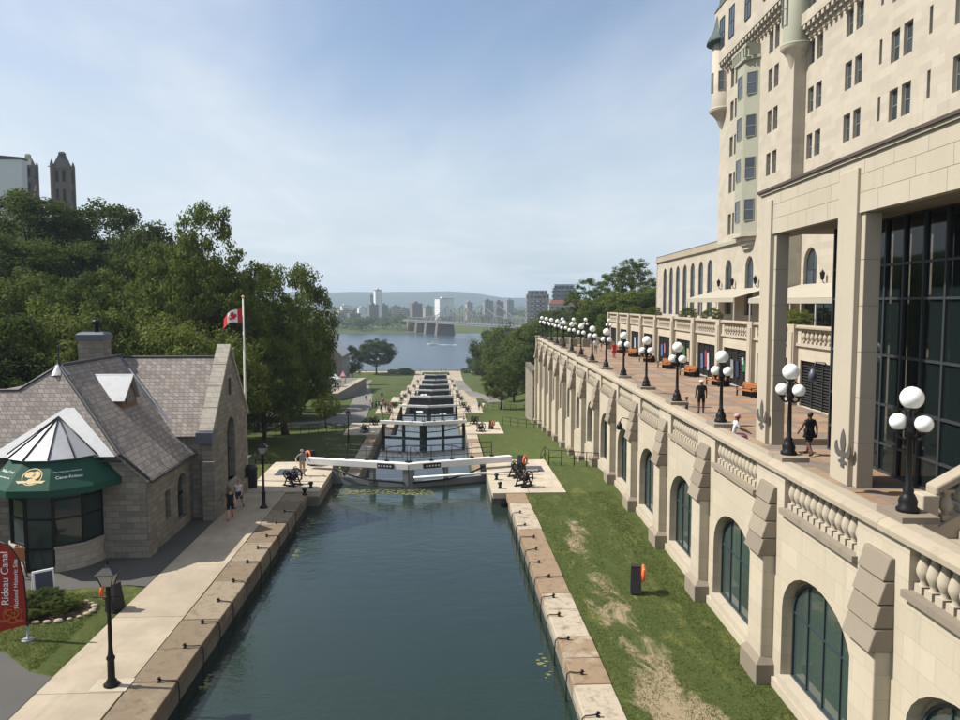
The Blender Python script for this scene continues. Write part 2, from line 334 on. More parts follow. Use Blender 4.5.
DEF['leaf_dark'] = m_leaf((0.026, 0.044, 0.013), (0.052, 0.078, 0.022)); DEF['leaf_mid'] = m_leaf((0.050, 0.072, 0.017), (0.108, 0.136, 0.032))
DEF['leaf_light'] = m_leaf((0.075, 0.098, 0.022), (0.150, 0.175, 0.042)); DEF['leaf_yellow'] = m_leaf((0.10, 0.14, 0.025), (0.20, 0.22, 0.04)); DEF['leaf_far'] = m_leaf((0.04, 0.062, 0.024), (0.066, 0.09, 0.034))
DEF['leaf_flower'] = m_leaf((0.22, 0.08, 0.03), (0.35, 0.12, 0.04))
def m_shingle(c, var, bw=0.28, bh=0.26, jd=0.5):
    def f(name):
        t = NT(name); p = t.pos(); o = t.sep(t.obj()); br = t.new('ShaderNodeTexBrick', offset=0.5)
        t.put(br.inputs['Vector'], t.comb(t.math('ADD', o[0], o[1]), t.math('MULTIPLY', o[2], 1.4))); br.inputs['Scale'].default_value = 1; br.inputs['Brick Width'].default_value = bw; br.inputs['Row Height'].default_value = bh
        br.inputs['Mortar Size'].default_value = 0.018; br.inputs['Mortar Smooth'].default_value = 0.2; t.put(br.inputs['Color1'], sc3(c, 1 - var)); t.put(br.inputs['Color2'], sc3(c, 1 + var)); t.put(br.inputs['Mortar'], sc3(c, jd))
        n = t.noise(p, 0.9, 6, 0.65); n2 = t.noise(t.mapv(p, (3, 3, 0.5)), 1.4, 5, 0.7)
        col = t.mix(t.ramp(n, 0.4, 0.75, 0, 0.4), br.outputs['Color'], sc3(c, 0.7)); col = t.mix(t.ramp(n2, 0.55, 0.8, 0, 0.4), col, (0.05, 0.045, 0.04))
        t.set(col=col, rough=0.85, spec=0.3); t.bump(t.math('MULTIPLY', br.outputs['Fac'], -1), 0.5, 0.02); return t.mat
    return f
DEF['slate'] = m_shingle((0.255, 0.222, 0.20), 0.25)
def m_pavers(name):
    t = NT(name); o = t.sep(t.obj()); br = t.new('ShaderNodeTexBrick', offset=0.5); t.put(br.inputs['Vector'], t.comb(o[0], o[1])); br.inputs['Scale'].default_value = 1; br.inputs['Brick Width'].default_value = 0.42; br.inputs['Row Height'].default_value = 0.21
    br.inputs['Mortar Size'].default_value = 0.006; t.put(br.inputs['Color1'], (0.86, 0.86, 0.86)); t.put(br.inputs['Color2'], (1.1, 1.1, 1.1)); t.put(br.inputs['Mortar'], (0.55, 0.55, 0.55))
    bx = t.math('LESS_THAN', t.math('PINGPONG', t.math('ADD', o[1], 0.4), 1.65), 0.42); by = t.math('LESS_THAN', t.math('PINGPONG', t.math('ADD', o[0], 0.2), 1.45), 0.22)
    ck = t.new('ShaderNodeTexChecker'); t.put(ck.inputs['Vector'], t.comb(o[0], o[1])); ck.inputs['Scale'].default_value = 0.303
    t.put(ck.inputs['Color1'], (0.27, 0.165, 0.10)); t.put(ck.inputs['Color2'], (0.31, 0.205, 0.13))
    c = t.mix(t.math('MAXIMUM', bx, by), ck.outputs['Color'], (0.19, 0.155, 0.13)); c = t.mix(1.0, c, br.outputs['Color'], 'MULTIPLY')
    n = t.noise(t.pos(), 0.5, 6, 0.6); c = t.mix(t.ramp(n, 0.35, 0.7, 0, 0.35), c, (0.26, 0.20, 0.145)); t.set(col=c, rough=0.85, spec=0.25); return t.mat
DEF['pavers'] = m_pavers
def m_city(c, gw, gh, wc=(0.05, 0.06, 0.07), fr=0.42):
    def f(name):   # far towers: windows a pixel or two across
        t = NT(name); o = t.sep(t.obj()); a = t.math('ADD', o[0], o[1]); fx = t.math('FRACT', t.math('DIVIDE', a, gw)); fz = t.math('FRACT', t.math('DIVIDE', o[2], gh))
        w = t.math('MULTIPLY', t.math('LESS_THAN', fx, fr + 0.15), t.math('LESS_THAN', fz, fr)); t.set(col=t.mix(w, c, wc), rough=0.7); return t.mat
    return f
DEF['city_white'] = m_city((0.72, 0.72, 0.72), 3.2, 3.4, (0.30, 0.31, 0.33)); DEF['city_tan'] = m_city((0.36, 0.31, 0.25), 3.6, 3.4); DEF['city_dark'] = m_city((0.17, 0.15, 0.14), 3.6, 3.4); DEF['city_grey'] = m_city((0.28, 0.28, 0.28), 4, 3.4, (0.06, 0.07, 0.085), 0.55); DEF['city_glass'] = m_city((0.34, 0.37, 0.38), 3.0, 3.4, (0.05, 0.08, 0.10), 0.7)
DEF['hill_wood'] = plain((0.030, 0.046, 0.034), 0.95, 0.35, 0, 0.004, 0.05)
DEF['lantern_pane'] = plain((0.34, 0.33, 0.29), 0.2, 0.1, 0, 6, 0.5)
DEF['city_sheet'] = plain((0.55, 0.56, 0.57), 0.7, 0.04, 0, 0.3)
DEF['steel_light'] = plain((0.15, 0.16, 0.16), 0.6, 0.08)
DEF['lip'] = plain((0.30, 0.08, 0.07), 0.5, 0.05)
DEF['grass_blade'] = m_leaf((0.065, 0.088, 0.022), (0.12, 0.14, 0.04))
DEF['brown_flash'] = plain((0.075, 0.055, 0.045), 0.6, 0.2)
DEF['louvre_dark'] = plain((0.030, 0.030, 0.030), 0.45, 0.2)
for n_, c_ in dict(goods_red=(.26,.03,.04), goods_blue=(.07,.13,.25), goods_green=(.03,.11,.05), goods_pink=(.40,.10,.16), goods_white=(.42,.42,.42)).items(): DEF[n_] = plain(c_, 0.85, 0.5, 0, 5, 0.2)
DEF['fleur_shadow_tone'] = plain((0.085, 0.082, 0.075), 0.7, 0.15)  # cast-shadow grey put into the colour of the fleur-de-lis plates

# ================================================================== terrain
def lerp_tab(tab, y):
    if y <= tab[0][0]: return tab[0][1]
    for (a, p), (b, q) in zip(tab, tab[1:]):
        if y <= b: return p + (q - p) * (y - a) / (b - a)
    return tab[-1][1]
GATES = [54.3, 100, 146, 190, 235, 280, 325, 370]
DECK = [0.0, -4.2, -8.2, -11.7, -15.2, -18.3, -21.0, -23.0, -24.2]     # deck level up to each gate
SM = [(52, 0), (60, -.7), (71, -2.1), (100, -4.7), (146, -8.7), (190, -12.1), (235, -15.6), (280, -18.6), (325, -21.2), (370, -23.2), (418, -24.2), (436, -28), (930, -29), (975, -24.6), (1200, -22), (3000, -16), (9000, -10)]
def sst(x, a, b):
    t = max(0.0, min(1.0, (x - a) / (b - a))); return t * t * (3 - 2 * t)
def deck(y):
    for k, g in enumerate(GATES):
        if y <= g + 3.0: return DECK[k]
        if y < g + 10.0: return DECK[k] + (DECK[k+1] - DECK[k]) * (y - g - 3.0) / 7.0
    return DECK[-1]
def H(x, y):
    s = lerp_tab(SM, y)
    if y < 385:
        dx = max(0.0, -9.0 - x, x - 4.6); d = deck(y); w = sst(dx, 2.5, 8.0); s = d * (1 - w) + s * w
    if x < -28 and y < 420:
        up = sst(-x, 29, 78) * (1 - sst(y, 250, 400)); s += up * (27 - s * 0.9)
        s += 1.2 * mnoise.noise(Vector((x * .05, y * .05, 0))) * up
    if x > 14 and 108 < y < 420:
        up = sst(x, 16 + max(0, y - 160) * 0.09, 40 + max(0, y - 160) * 0.1) * sst(y, 108, 122) * (1 - sst(y, 300, 420)); s += up * (6.5 - s)
    return s
def axis(segs):
    out = []
    for a, b, st in segs:
        n = max(1, int(round((b - a) / st))); out += [a + (b - a) * i / n for i in range(n)]
    return out + [segs[-1][1]]
gx = axis([(-5000, -1000, 800), (-1000, -300, 100), (-300, -100, 20), (-100, -30, 4), (-30, -9, 1.5), (-9, 4.6, 13.6), (4.6, 20, 1.4), (20, 60, 4), (60, 300, 30), (300, 1000, 140), (1000, 5000, 800)])
gy = axis([(-40, 12, 13), (12, 50, 2), (50, 160, 1.75), (160, 440, 3.5), (440, 900, 60), (900, 1000, 12), (1000, 3000, 200), (3000, 9000, 1000)])
gm = MB(); nx = len(gx)
gv = [(x, y, H(x, y) - (0.06 if y < 385 and -13 < x < 9 else 0.0)) for y in gy for x in gx]; gf = []
for j in range(len(gy) - 1):
    for i in range(nx - 1):
        if gx[i] >= -9.01 and gx[i+1] <= 4.61 and gy[j+1] < 390: continue
        gf.append((j*nx+i, j*nx+i+1, (j+1)*nx+i+1, (j+1)*nx+i))
gm.add(gv, gf, 0, True); struct(gm.build('ground', 'grass'))
def ground_strip(name, left, right, mat, off, n=None):      # sheet draped between two edge polylines
    m = MB(); cols = 5; vs = []
    for (a, b) in zip(left, right):
        for k in range(cols):
            x = a[0] + (b[0]-a[0])*k/(cols-1); y = a[1] + (b[1]-a[1])*k/(cols-1); vs.append((x, y, H(x, y) + off))
    m.add(vs, [(j*cols+k, j*cols+k+1, (j+1)*cols+k+1, (j+1)*cols+k) for j in range(len(left)-1) for k in range(cols-1)], 0, True)
    return struct(m.build(name, mat))
def dense(p, st=1.5):
    out = []
    for a, b in zip(p, p[1:]):
        n = max(1, int(math.hypot(b[0]-a[0], b[1]-a[1]) / st)); out += [(a[0]+(b[0]-a[0])*i/n, a[1]+(b[1]-a[1])*i/n) for i in range(n)]
    return out + [p[-1]]
def path(name, pts, w, mat, off=0.05):
    d = dense(pts); L = []; Rr = []
    for i, p in enumerate(d):
        a = d[max(0, i-1)]; b = d[min(len(d)-1, i+1)]; t = Vector((b[0]-a[0], b[1]-a[1])).normalized(); L.append((p[0]-t.y*w/2, p[1]+t.x*w/2)); Rr.append((p[0]+t.y*w/2, p[1]-t.x*w/2))
    return ground_strip(name, L, Rr, mat, off)
# asphalt forecourt of the stone house: flat sheet, lawn island cut into its near side
poly = [(-40, 14), (-12.19, 14), (-12.19, 24.2), (-13.1, 24.6), (-14.6, 26.0), (-18.0, 27.2), (-40, 27.6)]
m = MB(); m.add([(x, y, 0.004) for x, y in poly], [tuple(range(len(poly)))]); struct(m.build('forecourt_pavement', 'asphalt'))
poly = [(-40, 31.6), (-16.2, 31.6), (-13.0, 32.2), (-12.19, 32.0), (-12.19, 52), (-14.5, 52), (-14.5, 60), (-40, 60)]
m = MB(); m.add([(x, y, 0.004) for x, y in poly], [tuple(range(len(poly)))]); struct(m.build('house_pavement', 'asphalt'))
path('park_path', [(-30, 112), (-22, 112.5), (-16, 118), (-15.2, 135), (-16.5, 160), (-19, 190), (-22, 225), (-26, 262), (-30, 300), (-32, 340)], 4.8, 'path_asphalt')
path('cross_path', [(-46, 104), (-38, 107), (-30, 111), (-22, 112)], 4.0, 'path_asphalt', 0.06)
path('shore_path', [(-60, 400), (-30, 402), (0, 402), (30, 400)], 9, 'concrete', 0.12)
ground_strip('left_lock_apron', dense([(-9.0, 196), (-9.0, 398)], 3), dense([(-11.2, 196), (-12.5, 398)], 3), 'concrete', .09)
ground_strip('right_lock_apron', dense([(4.7, 160), (4.7, 398)], 3), dense([(8.6, 160), (10.5, 398)], 3), 'concrete', .09)
path('bank_path', [(13, 176), (12, 200), (9, 240), (8, 280), (8, 330)], 4.0, 'path_asphalt', 0.10)

# ------------------------------------------------------------------ water
XL, XR, XC = -7.55, 3.2, -2.175
WL = [-0.9, -5.6, -9.5, -15.6, -16.5, -21.4, -22.3, -24.6]               # water level above each gate
def water(name, x0, x1, y0, y1, z, mat):
    m = MB(); m.add([(x0, y0, z), (x1, y0, z), (x1, y1, z), (x0, y1, z)], [(0, 1, 2, 3)]); return struct(m.build(name, mat))
water('canal_water', -9.2, 5.2, -30, GATES[0] + 1.2, WL[0], 'canal_water')
for k in range(1, 8): water('lock_water', -8.5, 4.2, GATES[k-1] + 0.3, GATES[k] + 1.2, WL[k], 'lock_water')
water('river', -4000, 4000, 371.5, 1000, -25.9, 'river_water')
# floating weed in front of the first gate
random.seed(3); m = MB()
for (cx_, cy_, rx, ry, n) in [(-4.6, 51.4, 1.6, .8, 160), (-6.6, 51.6, .8, .9, 80), (-2.0, 51.2, 1.5, .7, 150), (-5.9, 50.2, 1.4, .35, 60), (-1.2, 50.6, 1.2, .35, 50), (-7.6, 43.5, .4, 1.8, 50), (-7.4, 38.5, .3, .9, 25), (-7.7, 25.5, .25, .8, 20), (3.6, 26, .2, 1.2, 20)]:
    for _ in range(n):
        r = math.sqrt(random.random()); a = random.random() * 6.283; x = cx_ + rx*r*math.cos(a); y = cy_ + ry*r*math.sin(a); s = random.uniform(.03, .11); q = random.randint(4, 6); ph = random.random()*6
        m.add([(x + s*random.uniform(.6, 1.5)*math.cos(ph+6.283*i/q), y + s*random.uniform(.5, 1)*math.sin(ph+6.283*i/q), WL[0] + 0.006 + random.uniform(0, .006)) for i in range(q)], [tuple(range(q))])
tag(m.build('water_weed', 'weed'), 'yellow-green weed floating on the canal before the nearest lock gate', 'water weed', kind='stuff')

# ------------------------------------------------------------------ quay of the upper basin: coping stones over a wall
def quay(name, xi, xo, y0, y1, step, mat, seed):
    random.seed(seed); lo, hi = min(xi, xo), max(xi, xo)
    w = MB(); w.box(lo + (0.06 if xi > xo else 0.10), hi - (0.10 if xi > xo else 0.06), y0, y1, -4.0, -0.42)
    w.box(lo + 0.12, hi - 0.12, y0, y1, -0.42, -0.06)
    root = struct(w.build(name, 'lock_stone')); y = y0
    while y < y1 - 0.1:
        L = min(step * random.uniform(0.75, 1.3), y1 - y)
        if y1 - y - L < 0.8: L = y1 - y
        s = MB(); s.box(-(hi-lo)/2, (hi-lo)/2, -L/2 + .012, L/2 - .012, -0.40, 0.0)
        o = s.build('coping_stone', mat, root, ((lo+hi)/2 + random.uniform(-.015, .015), y + L/2, random.uniform(-.012, .018)), 0, 0.035); y += L
    return root
quay('left_quay', -8.2, -9.57, 14, 47.6, 2.3, 'quay_brown', 5)
quay('right_quay', 4.05, 5.25, 14, 46.9, 2.2, 'quay_mixed', 11)
# concrete walk along the left bank: slabs
b = MB(); b.box(-12.15, -9.6, 12, 47.9, -0.30, -0.05); wk = struct(b.build('left_walkway', 'joint_stone'))
ys = [12, 17.4, 23.1, 28.8, 34.6, 38.9, 43.2, 47.9]
for a, c in zip(ys, ys[1:]):
    s = MB(); s.box(-1.285, 1.285, -(c-a)/2 + .01, (c-a)/2 - .01, -0.06, 0.012); s.build('paving_slab', 'concrete', wk, (-10.875, (a+c)/2, 0), 0, 0.01)
s = MB(); s.box(-.55, .55, -.4, .4, -.04, .022); s.build('lamp_pad', 'pale_concrete', wk, (-10.08, 23.55, 0))

# ------------------------------------------------------------------ lock walls, platforms and steps
for k in range(8):
    g = GATES[k]; z = DECK[k]; zb = DECK[k+1] - 4.5
    ya = 47.9 if k == 0 else GATES[k-1] + 1.6
    for side, (xi, xo) in (('left', (XL, -10.2)), ('right', (XR, 5.2))):
        lo, hi = min(xi, xo), max(xi, xo); root = MB()
        # chamber wall up to the platform, and the pier that carries the gate
        if k > 0: root.box(lo, hi, ya, g - 6.8, zb, z - 0.36)
        root.box(lo, hi, g - 6.8 if k else ya, g + 3.0, zb, z - 0.30)
        root = struct(root.build(side + '_lock_wall', 'lock_stone'))
        if k > 0:
            n = 10; y0 = ya + 8.0
            for i in range(n):
                a = y0 + (g - 6.85 - y0) * i / n; c = y0 + (g - 6.85 - y0) * (i+1) / n
                s = MB(); wdt = 1.25; x0, x1 = (XL - wdt, XL) if side == 'left' else (XR, XR + wdt); s.box(x0, x1, a + .015, c - .015, z - 0.35, z + random.uniform(-.01, .02)); s.build('coping_stone', 'quay_mixed' if random.random() < .5 else 'pale_concrete', root)
        # platform of concrete slabs round the gate
        xp = (-12.15 if k == 0 else -11.8, XL) if side == 'left' else (XR, 7.8)
        nxs, nys = (2, 3) if k < 3 else (1, 2); y0, y1 = (g - 6.4 if k else (48.0 if side == 'left' else 47.0)), g + 2.9
        for i in range(nxs):
            for j in range(nys):
                xa = xp[0] + (xp[1]-xp[0]) * i / nxs; xb = xp[0] + (xp[1]-xp[0]) * (i+1) / nxs; a = y0 + (y1-y0)*j/nys; c = y0 + (y1-y0)*(j+1)/nys
                s = MB(); s.box(xa + .015, xb - .015, a + .015, c - .015, z - 0.34, z + 0.015 + random.uniform(0, .008)); s.build('paving_slab', 'pale_concrete', root, (0, 0, 0), 0, 0.02 if k < 2 else 0)
        # steps down behind the gate
        ns = 12 if k < 3 else 6; dz = (DECK[k+1] - z)
        for i in range(ns):
            y0 = g + 3.0 + 7.0 * i / ns; y1 = g + 3.0 + 7.0 * (i+1) / ns; zt = z + dz * (i + 1) / ns; x0, x1 = (-10.4, XL) if side == 'left' else (XR, 5.0)
            s = MB(); s.box(x0, x1, y0 + .005, y1 + .03, zt - abs(dz)/ns - .5, zt + 0.02); s.build('step', 'pale_concrete' if i % 2 else 'concrete', root)
b = MB(); b.box(-9.0, 4.6, 371.2, 372.4, -32, -25.0); struct(b.build('sill', 'lock_stone'))

# ================================================================== terrace retaining wall (terrace frame: across, along, up)
def arch_pts(hw, spring, rise, n=14):
    return [(-hw * math.cos(math.pi * i / n), spring + rise * math.sin(math.pi * i / n)) for i in range(n + 1)]
NB = 15; D0, DS = 17.1 - 6.6, 6.6; ZF = 5.85; LW = 9.25; zb0 = -8.0
tw = thing('terrace_wall', 'long cream stone terrace wall with buttresses and arched windows beside the lawn', 'terrace wall', TF(LW, 0, 0), R(-TA))
# local coordinates: x = inwards from wall face, y = along
def bay_wall_mesh():
    m = MB(); hw = 2.12; sill, spring, rise = 0.55, 2.62, 1.42; w = DS / 2; A = arch_pts(hw, spring, rise); top = 6.62
    zsl, ph = 5.62, 2.18                    # open balustrade panel above
    def q(y0, y1, z0, z1): m.add([(0, y0, z0), (0, y1, z0), (0, y1, z1), (0, y0, z1)], [(0, 3, 2, 1)])
    q(-w, -hw, zb0, zsl); q(hw, w, zb0, zsl); q(-hw, hw, zb0, sill)
    for (a, za), (b_, zb_) in zip(A, A[1:]): m.add([(0, a, za), (0, b_, zb_), (0, b_, zsl), (0, a, zsl)], [(0, 3, 2, 1)])
    for s_ in (-1, 1):                       # piers either side of the balustrade
        y0, y1 = sorted((s_ * ph, s_ * w)); m.box(0.001, 0.55, y0, y1, zsl - .3, top)
        m.add([(0, y0, zsl), (0, y1, zsl), (0, y1, top), (0, y0, top)], [(0, 3, 2, 1)])
    O = [(-hw, sill)] + A + [(hw, sill)]     # reveal
    for (a, za), (b_, zb_) in zip(O, O[1:]): m.add([(0, a, za), (0.62, a, za), (0.62, b_, zb_), (0, b_, zb_)], [(0, 1, 2, 3)])
    m.box(-0.06, 0.62, -hw - .02, hw + .02, 0.30, sill + 0.004)             # sill band
    m.box(0.63, 0.66, -w, w, zb0, zsl - .05)                                 # inner leaf behind the windows
    m.box(-0.10, 0.0, -w, w, zb0, 0.28)                                      # plinth
    m.add([(0, -w, zsl), (0.62, -w, zsl), (0.62, w, zsl), (0, w, zsl)], [(0, 1, 2, 3)])
    return m.mesh('bay_wall')
bay_me = bay_wall_mesh(); bay_me.materials.append(M('cream_stone'))
# window: frame and panes
def arch_window_parts():
    hw, sill, spring, rise = 1.98, 0.58, 2.62, 1.30
    def ztop(y): return spring + rise * math.sqrt(max(0, 1 - (y / hw) ** 2))
    fr = MB(); A = [(-hw, sill)] + arch_pts(hw, spring, rise, 16) + [(hw, sill)]
    for (a, za), (b_, zb_) in zip(A, A[1:]):
        k1, k2 = (0.968, 0.968); c = (0, 1.6)
        i1 = (a * k1, c[1] + (za - c[1]) * k1); i2 = (b_ * k2, c[1] + (zb_ - c[1]) * k2)
        fr.hexa([(0.26, a, za), (0.26, b_, zb_), (0.26, *i2), (0.26, *i1)], [(0.40, a, za), (0.40, b_, zb_), (0.40, *i2), (0.40, *i1)])
    fr.box(0.26, 0.40, -hw, hw, sill, sill + .06); cols = [-hw, -0.99, 0, 0.99, hw]; tr = 2.55
    for y in cols[1:-1]: fr.box(0.28, 0.38, y - .022, y + .022, sill, ztop(y))
    fr.box(0.285, 0.375, -hw, hw, tr - .022, tr + .022); F_ = fr.mesh('window_frame'); F_.materials.append(M('window_frame_blue')); P = []
    # masonry ring between reveal and frame is the shallow recess wall
    rg = MB(); Bq = [(-2.13, sill)] + arch_pts(2.13, 2.62, 1.43, 16) + [(2.13, sill)]
    for (a, za), (b_, zb_), (c, zc), (d, zd) in zip(A, A[1:], Bq, Bq[1:]): rg.add([(0.36, a, za), (0.36, b_, zb_), (0.36, d, zd), (0.36, c, zc)], [(0, 1, 2, 3)])
    RG = rg.mesh('window_surround'); RG.materials.append(M('cream_stone'))
    for a, c in zip(cols, cols[1:]):
        for lo, hi in ((sill + .05, tr), (tr, None)):
            n = 5; ys = [a + (c - a) * i / n for i in range(n + 1)]
            top = [(y, hi if hi else max(lo + .02, ztop(y))) for y in ys]; pl = [(a, lo), (c, lo)] + top[::-1]
            p = MB(); p.ext(pl, 'x', 0.325, 0.34); pm = p.mesh('pane'); pm.materials.append(M('arch_glass')); P.append(pm)
    return F_, RG, P
WF, WS, WP = arch_window_parts()
# buttress
bt = MB(); bt.box(-0.38, 0.02, -.56, .56, zb0, 4.0); BT = bt.mesh('buttress'); BT.materials.append(M('cream_stone'))
bb = MB(); bb.hexa([(-.55, -.72, zb0), (.02, -.72, zb0), (.02, .72, zb0), (-.55, .72, zb0)], [(-.55, -.72, .62), (.02, -.72, .62), (.02, .72, .62), (-.55, .72, .62)])
bb.hexa([(-.55, -.72, .62), (.02, -.72, .62), (.02, .72, .62), (-.55, .72, .62)], [(-.39, -.57, .80), (.02, -.57, .80), (.02, .57, .80), (-.39, .57, .80)]); BB = bb.mesh('base_block'); BB.materials.append(M('weather_stone'))
CAPS = []
for i in range(4):
    z0, z1 = 4.0 + 0.53 * i, 4.0 + 0.53 * (i + 1); x0, x1 = -0.56 + 0.10 * i, -0.50 + 0.10 * (i + 1); e = 0.62 - .015 * i
    c = MB(); c.hexa([(x0, -e, z0 + .02), (.02, -e, z0 + .02), (.02, e, z0 + .02), (x0, e, z0 + .02)], [(x1, -e, z1), (.02, -e, z1), (.02, e, z1), (x1, e, z1)]); cm = c.mesh('weathered_stone'); cm.materials.append(M('weather_stone')); CAPS.append(cm)
# baluster
bl = MB(); bl.box(-.13, .13, -.13, .13, 0, .16); bl.lathe([(.10, .16), (.075, .22), (.10, .27), (.155, .38), (.16, .46), (.13, .58), (.085, .70), (.075, .76), (.10, .80), (.10, .84)], 10); bl.box(-.12, .12, -.12, .12, .84, .93); BL = bl.mesh('baluster'); BL.materials.append(M('cream_trim'))
lg = MB(); lg.box(-0.14, 0.5, -2.24, 2.24, -0.16, 0); LG = lg.mesh('panel_ledge'); LG.materials.append(M('weather_stone'))
# coping: rounded section
cs = MB(); prof = [(-.13, 6.62), (-.13, 6.74), (-.06, 6.84), (.08, 6.89), (.42, 6.89), (.58, 6.84), (.64, 6.74), (.64, 6.62)]; cs.ext(prof, 'y', -DS/2 + .006, DS/2 - .006); CS = cs.mesh('coping_stone'); CS.materials.append(M('coping_stone'))
for k in range(NB):
    yb = D0 + DS * k + DS / 2                                # bay centre; lamp piers at the bay joints
    o = place(bay_me, 'bay_wall', tw, (0, yb, 0)); 
    w = place(WF, 'arched_window', tw, (0, yb, 0)); place(WS, 'window_surround', w)
    for pm in WP: place(pm, 'pane', w)
    bo = place(BT, 'buttress', tw, (0, D0 + DS * (k + 1), 0), 0, 0.03 if k < 4 else 0); place(BB, "base_block", bo, (0, 0, min(0.0, H(*TF(LW - .6, D0 + DS * (k + 1))[:2]))))
    for cm in CAPS: place(cm, 'weathered_stone', bo, (0, 0, 0), 0, 0.025 if k < 5 else 0)
    pn = place(LG, 'balustrade_panel', tw, (0, yb, 5.63))
    for i in range(12): place(BL, 'baluster', pn, (.22, -2.0 + 4.0 * i / 11, 0.0), 0).scale = (1, 1, 1.06)
    place(CS, 'coping_stone', tw, (0, yb, 0))
t = thing('wall_lamp', 'black gooseneck lamp on the terrace wall above an arched window', 'wall lamp', TF(LW, D0 + DS*5 + 1.15, 4.55), R(-TA))
m = MB(); m.tube([(.02, 0, 0), (-.25, 0, .45), (-.55, 0, .5), (-.7, 0, .25)], .03, 8); m.build('arm', 'black_metal', t); m = MB(); m.lathe([(0, .28), (.06, .26), (.17, .05), (.19, -.12), (.12, -.2), (0, -.2)], 12, (-.7, 0, 0)); m.build('shade', 'black_metal', t)
m = MB(); m.box(.645, 1.05, D0 + .5, D0 + DS*NB, ZF - .2, ZF + .70); m.build('inner_ledge', 'weather_stone', tw)
# end pier of the terrace and return wall
Dend = D0 + DS * NB
m = MB(); m.box(-.2, .6, -0.2, .8, zb0 - 6, 6.95); m.box(-.3, .7, -.3, .9, 6.95, 7.05); m.build('end_pier', 'cream_stone', tw, (0, Dend + .6, 0))
m = MB(); m.box(.6, 9.6, 0.1, .6, zb0 - 6, 6.85); m.build('end_wall', 'cream_stone', tw, (0, Dend + .6, 0))
# rough lower wall continuing behind it
rw = thing('stone_wall', 'rough grey stone wall with upright cap stones beyond the terrace end', 'stone wall', TF(8.7, Dend + 1.6, -12), R(-TA))
m = MB(); m.box(0, .7, 0, 16, 0, 13.3); m.build('wall', 'rough_stone', rw)
for i in range(9): m = MB(); m.box(-.05, .75, .2 + 1.75*i, 1.1 + 1.75*i, 13.3, 14.1); m.build('cap_stone', 'rough_stone', rw)
# terrace floor
m = MB(); m.box(0, 10.6, 0, Dend + 1 - 5, -.3, 0); struct(m.build('terrace_floor', 'pavers', None, TF(LW + .5, 5, ZF), R(-TA)))
# lamp plinths + lamps
def lamp_parts():
    p = MB(); p.box(-.42, .42, -.55, .55, -.06, .09); P = p.mesh('plinth'); P.materials.append(M('weather_stone'))
    a = MB(); a.lathe([(.0, .09), (.24, .09), (.25, .16), (.19, .22), (.20, .34), (.15, .46), (.11, .52), (.12, .58), (.075, .64), (.065, 1.2), (.055, 1.72), (.08, 1.76), (.09, 2.02), (.06, 2.05), (.06, 2.15), (0, 2.15)], 12); A = a.mesh('post'); A.materials.append(M('black_metal'))
    c = MB(); c.lathe([(.05, 1.78), (.12, 1.84), (.13, 1.92), (.09, 2.0), (.12, 2.08), (.09, 2.2), (.07, 2.34), (.12, 2.38), (.14, 2.42), (.09, 2.44), (0, 2.44)], 10)
    for s_ in (-1, 1):
        d = Vector((s_ * .185, -s_ * .185, 0)); pts = [(0, 0, 1.80), (d.x*.5, d.y*.5, 1.72), (d.x*.95, d.y*.95, 1.77), (d.x, d.y, 1.88)]
        c.tube(pts, [.04, .035, .035, .05], 8); c.lathe([(.04, 1.84), (.10, 1.89), (.11, 1.93), (0, 1.93)], 10, (d.x, d.y, 0)); c.tube([(0, 0, 2.2), (d.x*.6, d.y*.6, 2.36), (d.x*1.0, d.y*1.0, 2.26)], .022, 6)
    C = c.mesh('lamp_arms'); C.materials.append(M('black_metal'))
    g = MB(); g.ball((0, 0, 2.66), .255, 16); G = g.mesh('globe'); G.materials.append(M('globe_glass')); gs = MB(); gs.ball((0, 0, 0), .195, 16); GS = gs.mesh('globe'); GS.materials.append(M('globe_glass'))
    return P, A, C, G, GS
LP = lamp_parts()
def terrace_lamp(loc, label, group, base=True, rz=R(-TA)):
    t = thing('terrace_lamp', label, 'lamp post', loc, rz, group)
    place(LP[0], 'plinth', t); place(LP[1], 'post', t); place(LP[2], 'lamp_arms', t); place(LP[3], 'globe', t)
    for s_ in (-1, 1): place(LP[4], 'globe', t, (s_ * .185, -s_ * .185, 2.10))
for k in range(NB):
    terrace_lamp(TF(9.80, 17.1 + 6.6 * k, 6.93), 'black lamp post with white globes on the terrace wall, %s from the right edge' % ORD[k], 'lamps along the terrace wall')
for i, (l, d) in enumerate([(15.2, 104.2), (13.7, 105.2), (12.3, 106.2), (17.4, 99.0)]):
    terrace_lamp(TF(l, d, ZF + 1.05 - .09), ['short-looking globe lamp at the far end of the terrace, right of a pair', 'globe lamp at the far terrace end, middle of three', 'globe lamp at the far terrace end, leftmost of three', 'lone globe lamp at the far terrace end by the arcade corner'][i], 'lamps at the far end of the terrace')
    m = MB(); m.box(-.5, .5, -.6, .6, 0, 1.0); tag(m.build('stone_plinth', 'weather_stone', None, TF(l, d, ZF), R(-TA), .03), 'square stone plinth under the %s far-end terrace lamp, counted from the right' % ORD[[1, 2, 3, 0][i]], 'plinth', 'plinths at the far end of the terrace')

